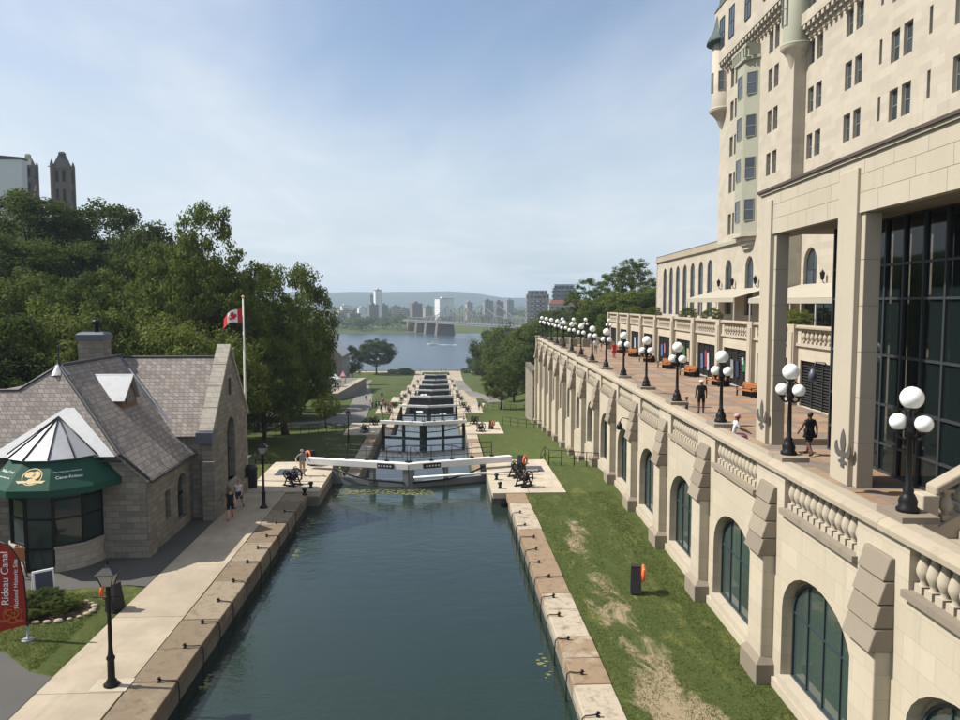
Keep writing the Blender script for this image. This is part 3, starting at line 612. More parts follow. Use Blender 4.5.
# ================================================================== facade helper: wall sheet with openings cut out and reveals
def facade(w, z0, z1, ops, depth=0.3, back=None):
    """sheet in the y-z plane at x=0 facing -x, y from 0 to w; ops = (y0, y1, z0, z1)"""
    m = MB(); Y = sorted({0.0, w} | {q for o in ops for q in o[:2]}); Z = sorted({z0, z1} | {q for o in ops for q in o[2:4]})
    for a, b in zip(Y, Y[1:]):
        run = None
        for c, d in zip(Z, Z[1:]):
            cy_, cz = (a + b) / 2, (c + d) / 2
            if any(o[0] < cy_ < o[1] and o[2] < cz < o[3] for o in ops): continue
            m.add([(0, a, c), (0, b, c), (0, b, d), (0, a, d)], [(0, 3, 2, 1)])
    for a, b, c, d in ops:
        m.add([(0, a, c), (depth, a, c), (depth, a, d), (0, a, d)], [(0, 1, 2, 3)]); m.add([(0, b, c), (depth, b, c), (depth, b, d), (0, b, d)], [(3, 2, 1, 0)])
        m.add([(0, a, d), (depth, a, d), (depth, b, d), (0, b, d)], [(0, 1, 2, 3)]); m.add([(0, a, c), (depth, a, c), (depth, b, c), (0, b, c)], [(3, 2, 1, 0)])
    return m
def arch_fill(m, y0, y1, spring, top, depth, n=10, rise=None):     # spandrels that turn a square-headed opening into an arch
    hw = (y1 - y0) / 2; cy_ = (y0 + y1) / 2; rise = rise or hw
    A = [(cy_ + y, z) for y, z in arch_pts(hw, spring, rise, n)]
    for (a, za), (b, zb) in zip(A, A[1:]):
        m.add([(0, a, za), (0, b, zb), (0, b, top), (0, a, top)], [(0, 3, 2, 1)]); m.add([(0, a, za), (depth, a, za), (depth, b, zb), (0, b, zb)], [(0, 1, 2, 3)])
WIN = {}
def sash(parent, y, z, w, h, x=0.24, rz=0, loc=None, fm='sash_frame', gm_='sash_glass', cols=1, rows=2):
    key = (round(w, 2), round(h, 2), fm, gm_, cols, rows)
    if key not in WIN:
        t = min(.07, w * .09); f = MB(); f.box(-.04, .06, -w/2, -w/2 + t, 0, h); f.box(-.04, .06, w/2 - t, w/2, 0, h); f.box(-.041, .06, -w/2 + t, w/2 - t, 0, t); f.box(-.041, .06, -w/2 + t, w/2 - t, h - t, h)
        for i in range(1, rows): f.box(-.03, .05, -w/2 + t, w/2 - t, h*i/rows - t*.4, h*i/rows + t*.4)
        for j in range(1, cols): f.box(-.025, .045, -w/2 + w*j/cols - t*.35, -w/2 + w*j/cols + t*.35, t, h - t)
        F_ = f.mesh('window'); F_.materials.append(M(fm)); p = MB(); p.box(.0, .012, -w/cols/2 + .01, w/cols/2 - .01, -h/rows/2 + .01, h/rows/2 - .01); P = p.mesh('pane'); P.materials.append(M(gm_)); WIN[key] = (F_, P)
    F_, P = WIN[key]; o = place(F_, 'window', parent, loc if loc else (x, y, z), rz)
    for i in range(rows):
        for j in range(cols): place(P, 'pane', o, (.0, -w/2 + w*(j + .5)/cols, h*(i + .5)/rows))
    return o

# ================================================================== arcade below the upper terrace
LA, AD0, AD1 = 18.6, 31.5, 104.5; ZU = 9.35
ar = thing('shop_arcade', 'cream stone arcade with dark louvred shop fronts along the terrace back', 'arcade', TF(LA, 0, ZF), R(-TA))
AS = 6.72; pil = [44.5 + AS * k for k in range(-2, 10)]
pil = [d for d in pil if AD0 <= d <= AD1 + .5]; ops = []
for a, b in zip(pil, pil[1:]): ops.append((a + .75 - AD0, b - .75 - AD0, 0.02, 2.62))
fm_ = facade(AD1 - AD0, -0.3, 3.5, ops, 0.5); fm_.build('wall', 'cream_stone', ar, (0, AD0, 0))
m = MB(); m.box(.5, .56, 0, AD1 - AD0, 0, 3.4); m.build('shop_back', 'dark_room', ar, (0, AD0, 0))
m = MB(); m.box(-.02, 6.5, -.35, 0, -.3, 3.5); m.build('end_wall', 'cream_stone', ar, (0, AD1 + .35, 0))
pm = MB(); pm.box(-.28, .0, -.42, .42, 0, 4.62); pm.box(-.36, 0, -.5, .5, 0, .35); pm.box(-.34, -.002, -.30, .30, .352, 4.2); PM = pm.mesh('pilaster'); PM.materials.append(M('cream_trim'))
lv = MB(); W2 = AS - 1.5
for i in range(16): z = .12 + i * .155; lv.hexa([(.14, -W2/2, z), (.30, -W2/2, z + .07), (.30, W2/2, z + .07), (.14, W2/2, z)], [(.14, -W2/2, z + .035), (.30, -W2/2, z + .105), (.30, W2/2, z + .105), (.14, W2/2, z + .035)])
for y in (-W2/2, -W2/4, 0, W2/4, W2/2): lv.box(.10, .34, y - .04, y + .04, 0, 2.6)
LV = lv.mesh('louvre_grille'); LV.materials.append(M('louvre_dark'))
lg2 = MB(); lg2.box(-.14, .42, -AS/2, AS/2, 3.42, 3.58); lg2.box(.30, .42, -AS/2, AS/2, 3.58, 3.6); LG2 = lg2.mesh('ledge'); LG2.materials.append(M('cream_trim'))
cp2 = MB(); cp2.ext([(-.2, 4.42), (-.2, 4.52), (-.1, 4.6), (.3, 4.6), (.42, 4.5), (.42, 4.42)], 'y', -AS/2, AS/2); CP2 = cp2.mesh('coping_stone'); CP2.materials.append(M('coping_stone'))
for d in pil: place(PM, 'pilaster', ar, (0, d, 0))
for k, (a, b) in enumerate(zip(pil, pil[1:])):
    y = (a + b) / 2; place(LV, 'louvre_grille', ar, (0, y, 0)); lo = place(LG2, 'balustrade_panel', ar, (0, y, 0)); place(CP2, 'coping_stone', ar, (0, y, 0))
    for i in range(10): place(BL, 'baluster', lo, (.1, -2.35 + 4.7 * i / 9, 3.585)).scale = (.9, .95, .90)
    for s_ in (-1, 1): e = MB(); e.box(-.05, .35, -.45, .45, 3.58, 4.42); e.build('panel_pier', 'cream_stone', ar, (0, y + s_ * (AS/2 - .45), 0))
# floor of the upper terrace
m = MB(); m.box(0, 9, 0, AD1 - AD0 + 2, -.35, 0); struct(m.build('upper_terrace_floor', 'concrete', None, TF(LA + .42, AD0 - 2, ZU + .02), R(-TA)))
# goods hung on the louvres
random.seed(21); nm = [('goods_blue', 'blue'), ('goods_red', 'red'), ('goods_white', 'white'), ('goods_green', 'green'), ('cloth_navy', 'navy'), ('cloth_black', 'black'), ('goods_pink', 'pink'), ('cloth_tan', 'tan')]
seq = [(1, 3, 'green', 'goods_green', -1.5, .9), (1, 4, 'navy', 'cloth_navy', -.2, 1.3), (1, 5, 'white', 'goods_white', -1.3, .5), (1, 7, 'dark grey', 'cloth_grey', .9, 1.5), (2, 0, 'blue', 'goods_blue', 1.5, 1.4), (2, 1, 'red', 'goods_red', .5, 1.5), (2, 2, 'white', 'goods_white', -.1, 1.6), (2, 3, 'black', 'cloth_black', -1.2, 1.5),
       (3, 0, 'green', 'goods_green', .2, 1.1), (3, 1, 'tan', 'cloth_tan', -1.1, 1.3), (4, 0, 'pink', 'goods_pink', .4, 1.0), (4, 1, 'blue', 'goods_blue', 1.5, 1.3), (4, 2, 'black', 'cloth_black', -.9, 1.5), (5, 0, 'red', 'goods_red', .6, 1.2), (5, 1, 'white', 'goods_white', 1.5, 1.5), (6, 0, 'blue', 'goods_blue', -.5, 1.3), (6, 1, 'white', 'goods_white', .8, 1.4)]
for bay, q, cn, cm_, dy, h in seq:
    k = bay + 1
    if k >= len(pil) - 1: continue
    y = (pil[k] + pil[k+1]) / 2 + dy; m = MB(); n = 7; w = .36 + .22*((bay*5 + q*3) % 4)/3; h *= .85; zt = 2.05 - .3*((bay + q) % 3)/2; vs = []
    for j in range(5):
        for i in range(n): vs.append((.06 + .03*math.sin(i*1.9 + j*.4), -w/2 + w*i/(n-1), -h*j/4))
    for j in range(5):
        for i in range(n): vs.append((.075 + .03*math.sin(i*1.9 + j*.4), -w/2 + w*i/(n-1), -h*j/4))
    fs = [(o + j*n+i, o + j*n+i+1, o + (j+1)*n+i+1, o + (j+1)*n+i) for o in (0, 5*n) for j in range(4) for i in range(n-1)]
    m.add(vs, fs, 0, True); m.box(.05, .11, -w/2 - .03, w/2 + .03, -.01, .03)
    tag(m.build('hanging_cloth', cm_, None, TF(LA, y, ZF + zt), R(-TA)), '%s souvenir cloth hung on the louvres of the %s shop bay from the right' % (cn, ORD[bay]), 'cloth', 'souvenirs hung on the shop fronts')

# benches along the arcade
def bench(loc, rz, label):
    t = thing('bench', label, 'bench', loc, rz, 'benches along the arcade'); t.scale = (.88, .88, .9)
    for i in range(4): m = MB(); m.box(-.95, .95, -.30 + .15*i, -.18 + .15*i, .42, .46); m.build('seat_slat', 'orange_wood', t)
    for i in range(4): m = MB(); m.box(-.95, .95, .29 + .035*i, .325 + .035*i, .50 + .12*i, .605 + .12*i); m.build('back_slat', 'orange_wood', t)
    for x in (-.8, .8):
        m = MB(); m.box(x - .04, x + .04, -.28, -.20, .0, .42); m.box(x - .04, x + .04, .24, .32, 0, .5); m.box(x - .04, x + .04, -.28, .30, .36, .419); m.hexa([(x-.04, .33, .45), (x+.04, .33, .45), (x+.04, .40, .45), (x-.04, .40, .45)], [(x-.04, .45, .98), (x+.04, .45, .98), (x+.04, .50, .98), (x-.04, .50, .98)])
        m.box(x - .04, x + .04, -.30, .34, .62, .66); m.box(x - .035, x + .035, -.29, -.24, .42, .62); m.build('leg_frame', 'black_metal', t)
    m = MB(); m.box(-.9, .9, .30, .75, 0, .40); m.hexa([(-.9, .32, .40), (.9, .32, .40), (.9, .75, .40), (-.9, .75, .40)], [(-.8, .55, .72), (.8, .55, .72), (.8, .7, .72), (-.8, .7, .72)]); m.build('planter_base', 'black_metal', t)
for i, d in enumerate([48.2, 54.6, 61.8, 69.2, 77.0, 84.5, 91.5]): bench(TF(17.2, d, ZF), R(-TA - 72), 'orange slatted bench facing the terrace, %s from the portico' % ORD[i])

# ================================================================== portico of the hotel
LPc = 11.45; ZP0, ZB, ZT = ZF, 14.5, 16.2
po = thing('stone_portico', 'tall cream stone portico with square columns at the right of the terrace', 'portico', HF(LPc, 0, ZP0), R(-HA))
hB = ZB - ZP0; hT = ZT - ZP0
for (d0, d1) in ((31.9, 33.5), (24.4, 26.2), (15.6, 17.4), (8.0, 9.8)):
    m = MB(); m.box(0.10, .62, d0, d1, 0, hB); col = m.build('column', 'portico_stone', po, (0, 0, 0), 0, .02)
    m = MB(); m.box(-.07, .098, d0 + .25, d1 - .25, 0, hT - .3); m.build('pilaster', 'portico_stone', col, (0, 0, 0), 0, .02)
    for i in range(1, 6):
        z = hB * i / 6
        m = MB(); m.box(.09, .63, d0 - .006, d1 + .006, z - .006, z + .006); m.build('joint', 'joint_stone', col)
# beam core and facing panels
m = MB(); m.box(.30, 1.25, 6, 33.55, hB, hT); m.build('beam', 'joint_stone', po)
random.seed(9)
for row, (za, zb_) in enumerate(((hB, hB + .62), (hB + .62, hB + 1.18), (hB + 1.18, hT))):
    y = 6.0; i = 0; off = (0, .9, .3)[row]
    y_edges = [6.0]
    while y_edges[-1] < 33.5: y_edges.append(min(33.58, y_edges[-1] + (off + .6 if len(y_edges) == 1 and off else 1.75)))
    for a, c in zip(y_edges, y_edges[1:]):
        if c - a < .05: continue
        m = MB(); m.box(0.02, .30, a + .006, c - .006, za + .006, zb_ - .006); m.build('facing_panel', 'portico_stone', po)
m = MB(); m.box(-.06, 1.4, 6, 33.68, hT, hT + .10); m.build('cornice', 'portico_stone', po)
m = MB(); m.box(-.13, 1.52, 6, 33.75, hT + .101, hT + .20); m.build('flashing', 'brown_flash', po)
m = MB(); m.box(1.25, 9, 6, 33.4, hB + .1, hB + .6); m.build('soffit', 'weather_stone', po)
for d in (29.5, 21.0): m = MB(); m.lathe([(0, 0), (.16, 0), (.18, .05), (.16, .12), (0, .12)], 14); m.build('ceiling_light', 'off_white', po, (1.9, d, hB - .02))
# fleur-de-lis shadows on the columns, painted as thin dark plates
def fleur(parent, y, z, s):  # dark plate standing in for a fleur-de-lis shadow
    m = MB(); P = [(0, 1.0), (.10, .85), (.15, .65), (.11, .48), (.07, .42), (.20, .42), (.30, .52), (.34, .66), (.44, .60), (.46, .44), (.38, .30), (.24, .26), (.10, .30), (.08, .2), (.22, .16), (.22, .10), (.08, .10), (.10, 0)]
    poly_ = P + [(-a, b) for a, b in P[::-1]]; m.ext([(y + a * s, z + b * s) for a, b in poly_], 'x', -.10, -.075); m.build('fleur_shadow', 'fleur_shadow_tone', parent)
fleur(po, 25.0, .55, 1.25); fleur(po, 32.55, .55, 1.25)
# glazed hall behind the columns
LG_ = 13.55; gh = thing('glass_wall', 'dark framed glass curtain wall behind the portico columns', 'glass wall', HF(LG_, 0, ZF), R(-HA))
ys_ = [31.0, 29.6, 28.3, 27.0, 25.8, 24.6, 23.4, 22.2, 21.0, 19.8]; zs_ = [0.05, 1.0, 2.35, 4.05, 6.0, 7.15, 8.75]
fr = MB()
for y in ys_: fr.box(-.06, .12, y - .05, y + .05, 0, 8.8)
for z in zs_: fr.box(-.05, .10, ys_[-1], ys_[0], z - .04, z + .04)
fr.build('mullion_grid', 'bronze_frame', gh)
for a, c in zip(ys_, ys_[1:]):
    for z0, z1 in zip(zs_, zs_[1:]):
        m = MB(); m.box(.02, .035, c + .04, a - .04, z0 + .03, z1 - .03); m.build('pane', 'curtain_glass', gh)
m = MB(); m.box(.05, .35, 30.8, 31.1, 0, 8.8); m.build('corner_post', 'black_metal', gh)
for i, y in enumerate((30.6, 29.2, 27.95, 26.6, 25.4, 24.1, 22.7, 21.4)):     # interior: columns, back wall with tall windows
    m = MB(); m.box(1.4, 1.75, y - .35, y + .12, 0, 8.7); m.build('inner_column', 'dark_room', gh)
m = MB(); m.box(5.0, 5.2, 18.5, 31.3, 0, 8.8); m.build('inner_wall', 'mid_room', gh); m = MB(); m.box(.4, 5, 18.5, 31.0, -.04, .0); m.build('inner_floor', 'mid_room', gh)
for i, y in enumerate((30.0, 28.6, 27.25, 26.0)):
    for z0, z1 in ((4.3, 5.85), (6.15, 7.0)): m = MB(); m.box(1.95, 2.0, y - .42, y + .32, z0, z1); m.build('blind', 'blind', gh)
    m = MB(); m.box(1.96, 2.0, y - .40, y + .30, 1.1 + .1*i, 2.2); m.build('blind', 'blind', gh)
m = MB(); m.box(.06, .09, 29.75, 30.95, 0.06, 2.2); m.build('door_leaf', 'curtain_glass', gh)
# security lamp on an arm at the glass corner
t = thing('wall_lamp', 'blue-grey gooseneck lamp hanging beside the dark post of the portico', 'wall lamp', HF(LG_ - .02, 31.15, ZF + 3.1), R(-HA))
m = MB(); m.tube([(0.1, 0, 0), (-.15, .1, .35), (-.45, .25, .38), (-.55, .28, .1)], .03, 8); m.build('arm', 'dark_zinc', t); m = MB(); m.lathe([(0, .12), (.07, .1), (.16, -.12), (.17, -.3), (.1, -.36), (0, -.36)], 12, (-.55, .28, 0)); m.build('shade', 'dark_zinc', t)

# stair with sloping balustrade at the right edge
st = thing('stair_balustrade', 'sloping stone stair balustrade rising beside the nearest terrace lamp', 'balustrade', HF(10.55, 18.7, ZF), R(-HA))
sl_ = .58
m = MB(); m.ext([(0, 0), (2.7, 0), (2.7, sl_*2.7 + .35), (0, .35)], 'y', -.22, .22); m.build('string_wall', 'cream_trim', st)
m = MB(); m.box(-.18, .22, -.24, .24, 0, 1.25); m.build('newel_post', 'cream_trim', st, (-.02, 0, 0), 0, .03)
m = MB(); m.ext([(.1, 1.22), (2.7, 1.22 + sl_*2.6), (2.7, 1.45 + sl_*2.6), (.1, 1.45)], 'y', -.24, .24); m.build('handrail', 'coping_stone', st, (0, 0, 0), 0, .05)
for i in range(6): place(BL, 'baluster', st, (.48 + .40*i, 0, .60 + sl_*(.40*i))).scale = (1.1, 1.1, .82)
for i in range(7): m = MB(); m.box(.3 + .36*i, 2.7, -1.9, -.26, .2*i + .001, .2*(i+1)); m.build('stair_step', 'concrete', st)

# ================================================================== hotel
LH = 24.0
ho = thing('hotel_building', 'massive pale stone chateau-style hotel with paired windows on the right', 'hotel', HF(LH, 0, ZU), R(-HA))
Z = lambda z: z - ZU
# right (recessed) part ; left pavilion proud by 0.9 from 63.6 to 83.2
rows = [(18.95, 20.8), (22.6, 24.45), (26.05, 27.9), (29.6, 31.35)]
ops = []; wins = []
for yc in (59.35, 53.15, 47.05, 34.8, 28.6):
    for s_ in (-.72, .72):
        for z0, z1 in rows: ops.append((yc + s_ - .5 - 20, yc + s_ + .5 - 20, Z(z0), Z(z1))); wins.append((yc + s_ - 20, Z(z0), 1.0, z1 - z0))
for y in (49.5, 44.0, 37.6):
    for z0, z1 in rows: ops.append((y - .16 - 20, y + .16 - 20, Z(z0 + .35), Z(z1))); wins.append((y - 20, Z(z0 + .35), .32, z1 - z0 - .35))
for yc in (40.8,):
    for z0, z1 in rows: ops.append((yc - .95 - 20, yc + .95 - 20, Z(z0), Z(z1))); wins.append((yc - 20, Z(z0), 1.9, z1 - z0))
for z0, z1 in ((33.6, 35.4), (37.2, 39)):
    for yc in (59.35, 53.15, 47.05):
        for s_ in (-.72, .72): ops.append((yc + s_ - .5 - 20, yc + s_ + .5 - 20, Z(z0), Z(z1))); wins.append((yc + s_ - 20, Z(z0), 1.0, z1 - z0))
ops.append((58.0 - 20, 60.4 - 20, Z(10.9), Z(15.9))); big = [(59.2 - 20, 2.4, 10.9, 14.7, 15.9)]
ops.append((50.0 - 20, 52.4 - 20, Z(10.9), Z(15.9))); big.append((51.2 - 20, 2.4, 10.9, 14.7, 15.9))
f = facade(41.3, Z(9.4), Z(42), ops, .32)
for (yc, w, z0, zs, zt) in big: arch_fill(f, yc - w/2, yc + w/2, Z(zs), Z(zt), .32)
f.build('wall', 'hotel_stone', ho, (0, 20, 0))
for (y, z, w, h) in wins: sash(ho, 20 + y, z, w, h)
for (yc, w, z0, zs, zt) in big: sash(ho, 20 + yc, Z(z0), w, zt - z0, .26, fm='bronze_frame', cols=2, rows=3)
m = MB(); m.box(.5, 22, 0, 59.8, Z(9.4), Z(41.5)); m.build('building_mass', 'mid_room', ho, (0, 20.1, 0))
# left pavilion
PV = -.95; ops = []; wins = []
rowsP = [(18.3, 20.3), (22.3, 24.15), (25.8, 27.65), (29.2, 31.0), (32.3, 34.1)]; PY = 61.3
for yc in (65.4, 75.7):
    for s_ in (-.68, .68):
        for z0, z1 in rowsP: ops.append((yc + s_ - .48 - PY, yc + s_ + .48 - PY, Z(z0), Z(z1))); wins.append((yc + s_ - PY, Z(z0), .96, z1 - z0))
for yc, w in ((76.3, 2.1), (70.2, 2.2)): ops.append((yc - w/2 - PY, yc + w/2 - PY, Z(10.6), Z(15.9)))
f = facade(18.7, Z(9.4), Z(35.2), ops, .34)
for yc, w in ((76.3, 2.1), (70.2, 2.2)): arch_fill(f, yc - w/2 - PY, yc + w/2 - PY, Z(15.9 - w/2), Z(15.9), .34)
f.build('pavilion_wall', 'hotel_stone', ho, (PV, PY, 0))
for (y, z, w, h) in wins: sash(ho, PY + y, z, w, h, PV + .25)
for yc, w in ((76.3, 2.1), (70.2, 2.2)): sash(ho, yc, Z(10.6), w, 5.3, PV + .28, fm='bronze_frame', cols=2, rows=3)
m = MB(); m.box(PV, .6, 61.0, 61.298, Z(9.4), Z(35.2)); m.build('return_wall', 'hotel_stone', ho)
m = MB(); m.box(PV + .002, 20, 80.0, 80.3, Z(9.4), Z(35.2)); m.build('end_wall', 'hotel_stone', ho)
# string course (green copper) at the first floor of the pavilion
m = MB(); m.box(PV - .25, PV + .02, 73.2, 80.2, Z(17.3), Z(17.6)); m.build('string_course', 'copper_green', ho)
# copper oriel
def oriel(y0, y1, za, zb_, out, nrows, name='oriel_bay'):
    m = MB(); x0 = PV; pl = [(x0, y0), (x0 - out, y0 + 1.1), (x0 - out, y1 - 1.1), (x0, y1)]
    m.ext(pl, 'z', Z(za), Z(zb_)); o = m.build(name, ['copper_green'], ho)
    c = MB()
    for i in range(4):
        k0, k1 = 1 - i * .24, 1 - (i + 1) * .24; zt, zl = Z(za) - i * .35, Z(za) - (i + 1) * .35; e = .12 if i == 0 else 0
        c.hexa([(x0, y0 + (1-k0)*1.2, zl), (x0 - out*k0 - e, y0 + .9 + (1-k0)*.6, zl), (x0 - out*k0 - e, y1 - .9 - (1-k0)*.6, zl), (x0, y1 - (1-k0)*1.2, zl)], [(x0, y0 + (1-k0)*1.2, zt), (x0 - out*k0 - e, y0 + .9 + (1-k0)*.6, zt), (x0 - out*k0 - e, y1 - .9 - (1-k0)*.6, zt), (x0, y1 - (1-k0)*1.2, zt)])
    c.build('corbel', 'hotel_stone', o)
    b_ = MB(); b_.ext([(x0, y0 - .15), (x0 - out - .2, y0 + .75), (x0 - out - .2, y1 - .75), (x0, y1 + .15)], 'z', Z(zb_), Z(zb_) + .25); b_.build('cap', 'copper_green', o)
    for r in range(nrows):
        z0 = za + .9 + r * 3.62
        if z0 + 2 > zb_: break
        m = MB(); m.box(x0 - out - .03, x0 - out - .002, (y0 + y1)/2 - .72, (y0 + y1)/2 + .72, Z(z0), Z(z0 + 2.1)); w_ = m.build('oriel_window', 'hotel_stone', o)
        sash(ho, (y0 + y1)/2, Z(z0 + .1), 1.2, 1.9, x0 - out - .04)
        ang = math.atan2(out, 1.1)
        for s_, yy in ((1, y0 + .55), (-1, y1 - .55)): sash(ho, 0, 0, .95, 1.9, loc=(x0 - out/2 - .05*math.cos(ang), yy - s_*.05*math.sin(ang), Z(z0 + .1)), rz=s_ * (math.pi/2 - ang))
    return o
oriel(68.5, 72.8, 17.9, 32.7, 1.0, 4)
m = MB()
for i in range(7): m.box(PV - 1.22, PV - 1.02, 68.9 + .55*i, 69.15 + .55*i, Z(32.95), Z(33.7))
m.box(PV - 1.25, PV - 1.0, 68.6, 72.7, Z(33.7), Z(33.95)); m.box(PV - 1.0, PV, 68.6, 68.8, Z(32.95), Z(33.95)); m.build('oriel_parapet', 'copper_green', ho)
# machicolated corbel tables: each corbel its own stone
cb_ = MB()
for i in range(3): cb_.box(-.22 * (i + 1), .01, -.20, .20, .33 * i, .33 * (i + 1) - .02)
CB = cb_.mesh('corbel'); CB.materials.append(M('hotel_stone'))
for n in range(23): place(CB, 'corbel', ho, (PV, 61.8 + .80*n, Z(34.2)))
for n in range(52): place(CB, 'corbel', ho, (0, 20.0 + .80*n, Z(31.45)))
m = MB(); m.box(PV - .72, PV + 1.0, 61.2, 80.2, Z(35.2), Z(40.5)); m.build('upper_wall', 'hotel_stone', ho)
m = MB(); m.box(-.70, .0, 19.6, 61.0, Z(32.45), Z(33.3)); m.build('parapet_band', 'hotel_stone', ho)
for yc in (65.3, 70.0, 74.6, 77.6): sash(ho, yc, Z(36.4), 1.5, 2.8, PV - .76, fm='bronze_frame', cols=2)
# wall-head dormers and steep roof
m = MB()
for yc in (67.5, 74.5): m.box(PV - .9, PV + 2, yc - 1.8, yc + 1.8, Z(40.5), Z(46)); m.ext([(yc - 1.8, Z(46)), (yc + 1.8, Z(46)), (yc, Z(50))], 'x', PV - .9, PV + 2)
m.build('roof_dormer', 'hotel_stone', ho)
m = MB(); m.hexa([(PV - .8, 61.2, Z(40.52)), (19, 61.2, Z(40.52)), (19, 80.3, Z(40.52)), (PV - .8, 80.3, Z(40.52))], [(6, 65, Z(56)), (13, 65, Z(56)), (13, 76, Z(56)), (6, 76, Z(56))]); m.build('roof', 'dark_copper', ho)
# corner turret (bartizan) with conical roof, and the one over the re-entrant corner
def turret(x, y, za, zb_, r, roof=True, wm='hotel_stone', cm_='hotel_stone', nm_='corner_turret', win=True):
    m = MB(); m.lathe([(.05, Z(za) - 2.2), (r*.45, Z(za) - 1.5), (r*.62, Z(za) - .9), (r*.95, Z(za) - .35), (r*1.14, Z(za) - .2), (r*1.14, Z(za))], 16, (x, y, 0)); o = m.build(nm_, cm_, ho)
    m = MB(); m.lathe([(r, Z(za)), (r, Z(zb_)), (0, Z(zb_))], 16, (x, y, 0)); m.build('turret_drum', wm, o)
    if roof: m = MB(); m.lathe([(r*1.1, Z(zb_) - .3), (r*1.45, Z(zb_) - .25), (r*1.42, Z(zb_)), (r*1.0, Z(zb_) + 1.0), (r*.6, Z(zb_) + 3.5), (r*.25, Z(zb_) + 7.5), (0, Z(zb_) + 10)], 16, (x, y, 0)); m.build('turret_roof', 'dark_copper', o)
    m = MB(); m.lathe([(r*1.16, Z(za)), (r*1.16, Z(za) + .12), (r, Z(za) + .16)], 16, (x, y, 0)); m.build('turret_ring', 'copper_green' if not roof else 'hotel_stone', o)
    return o
turret(PV + .3, 79.6, 30.9, 37.6, 1.35)
for a in (180, 235): sash(ho, 0, 0, .6, 1.9, loc=(PV + .3 + 1.34*math.cos(R(a)), 79.6 + 1.34*math.sin(R(a)), Z(32.6)), rz=R(a - 180))
turret(PV + .35, 61.5, 31.3, 44, 1.05, False, 'copper_green', 'hotel_stone', 'stair_turret')
sash(ho, 0, 0, .8, 2.6, loc=(PV + .35 - 1.02, 61.4, Z(32.8)), rz=R(8))
m = MB(); m.lathe([(1.6, 0), (1.9, .2), (1.5, 1.0), (0, 2)], 16, (PV + .35, 61.5, Z(44))); m.build('turret_cap', 'dark_copper', ho)
# lanterns on the hotel wall over the upper terrace
for i, d in enumerate((78.4, 74.0, 67.6, 56.2)):
    x_ = LH + (PV if d > 61 else 0) - .02
    t = thing('wall_lantern', 'small black wall lantern on the hotel above the awning, %s from the left' % ORD[i], 'lantern', HF(x_, d, 13.0), R(-HA), 'lanterns on the hotel wall')
    m = MB(); m.tube([(0.02, 0, 0), (-.2, 0, .15), (-.3, 0, .35)], .03, 6); m.build('bracket', 'black_metal', t); m = MB(); m.lathe([(.05, .35), (.12, .4), (.18, .8), (.2, .84), (.05, 1.05), (0, 1.15)], 8, (-.3, 0, 0)); m.build('lantern_body', 'black_metal', t)

# ballroom wing with tall arched windows, left of the pavilion
wg = thing('ballroom_wing', 'low pale stone wing with a row of seven tall arched windows', 'hotel wing', HF(LH + .2, 80.4, ZU), R(-HA))
ops = []; n7 = []
for i in range(7): yc = 6.5 + 3.72 * i; ops.append((yc - 1.0, yc + 1.0, Z(10.2), Z(16.5))); n7.append(yc)
f = facade(33.8, Z(9.4), Z(17.5), ops, .22)
for yc in n7: arch_fill(f, yc - 1.0, yc + 1.0, Z(15.5), Z(16.5), .22)
f.build('wall', 'hotel_stone', wg); 
for yc in n7: sash(wg, yc, Z(10.2), 2.0, 6.3, .17, fm='bronze_frame', cols=2, rows=4)
m = MB(); m.box(.9, 12, 0, 33.5, Z(9.4), Z(17.4)); m.build('wing_mass', 'mid_room', wg); m = MB(); m.box(-.05, 12, 33.8, 34.1, Z(9.4), Z(17.5)); m.build('end_wall', 'hotel_stone', wg)
m = MB(); m.box(-.25, 12, -.0, 34.2, Z(17.5), Z(17.75)); m.box(-.12, 12, 0, 34.1, Z(17.75), Z(18.25)); m.build('cornice', 'coping_stone', wg)
m = MB(); m.box(-.14, 12.05, 0, 34.12, Z(18.252), Z(18.32)); m.build('flashing', 'brown_flash', wg)
# cream awnings over the upper terrace
def awning(l0, d0, d1, zf, zb_, out, label):
    t = thing('terrace_awning', label, 'awning', HF(l0, d0, ZU), R(-HA), 'awnings of the upper terrace'); L = d1 - d0
    m = MB(); m.slab([(-out, 0, Z(zf)), (0, 0, Z(zb_)), (0, L, Z(zb_)), (-out, L, Z(zf))][::-1], .04); m.build('canopy', 'awning_cream', t)
    m = MB(); m.box(-out - .03, -out, 0, L, Z(zf) - .32, Z(zf)); m.build('valance', 'awning_cream', t)
    n = max(2, int(L / 4) + 1)
    for i in range(n): m = MB(); m.box(-out + .02, -out + .1, .1 + (L - .3) * i/(n-1), .18 + (L - .3) * i/(n-1), 0.02, Z(zf) - .02); m.build('pole', 'off_white', t)
awning(LH + PV - .02, 64.0, 79.5, 12.1, 13.0, 3.2, 'cream awning on thin poles before the hotel pavilion')
awning(LH - .02, 36.0, 60.8, 12.0, 13.1, 4.0, 'cream awning seen between the portico columns over the upper terrace')
for i in range(5):
    m = MB(); m.box(-.03, .0, 0, 3.4, 0, 2.3); d_ = m.build('terrace_door', 'dark_glass', ho, (-.004, 38 + 4.2*i, .03)); m = MB(); m.box(-.06, -.03, 1.66, 1.74, 0, 2.3); m.box(-.061, -.03, 0, 3.4, 2.22, 2.3); m.box(-.06, -.03, 0, .08, 0, 2.22); m.box(-.06, -.03, 3.32, 3.4, 0, 2.22); m.build('door_frame', 'bronze_frame', d_)

# ================================================================== stone visitor house on the left bank
vh = thing('visitor_house', 'grey stone house with slate roofs beside the left canal walk', 'house', (0, 0, 0))
XE = -13.45; YS = 35.8; RX, RZ = -18.5, 8.65
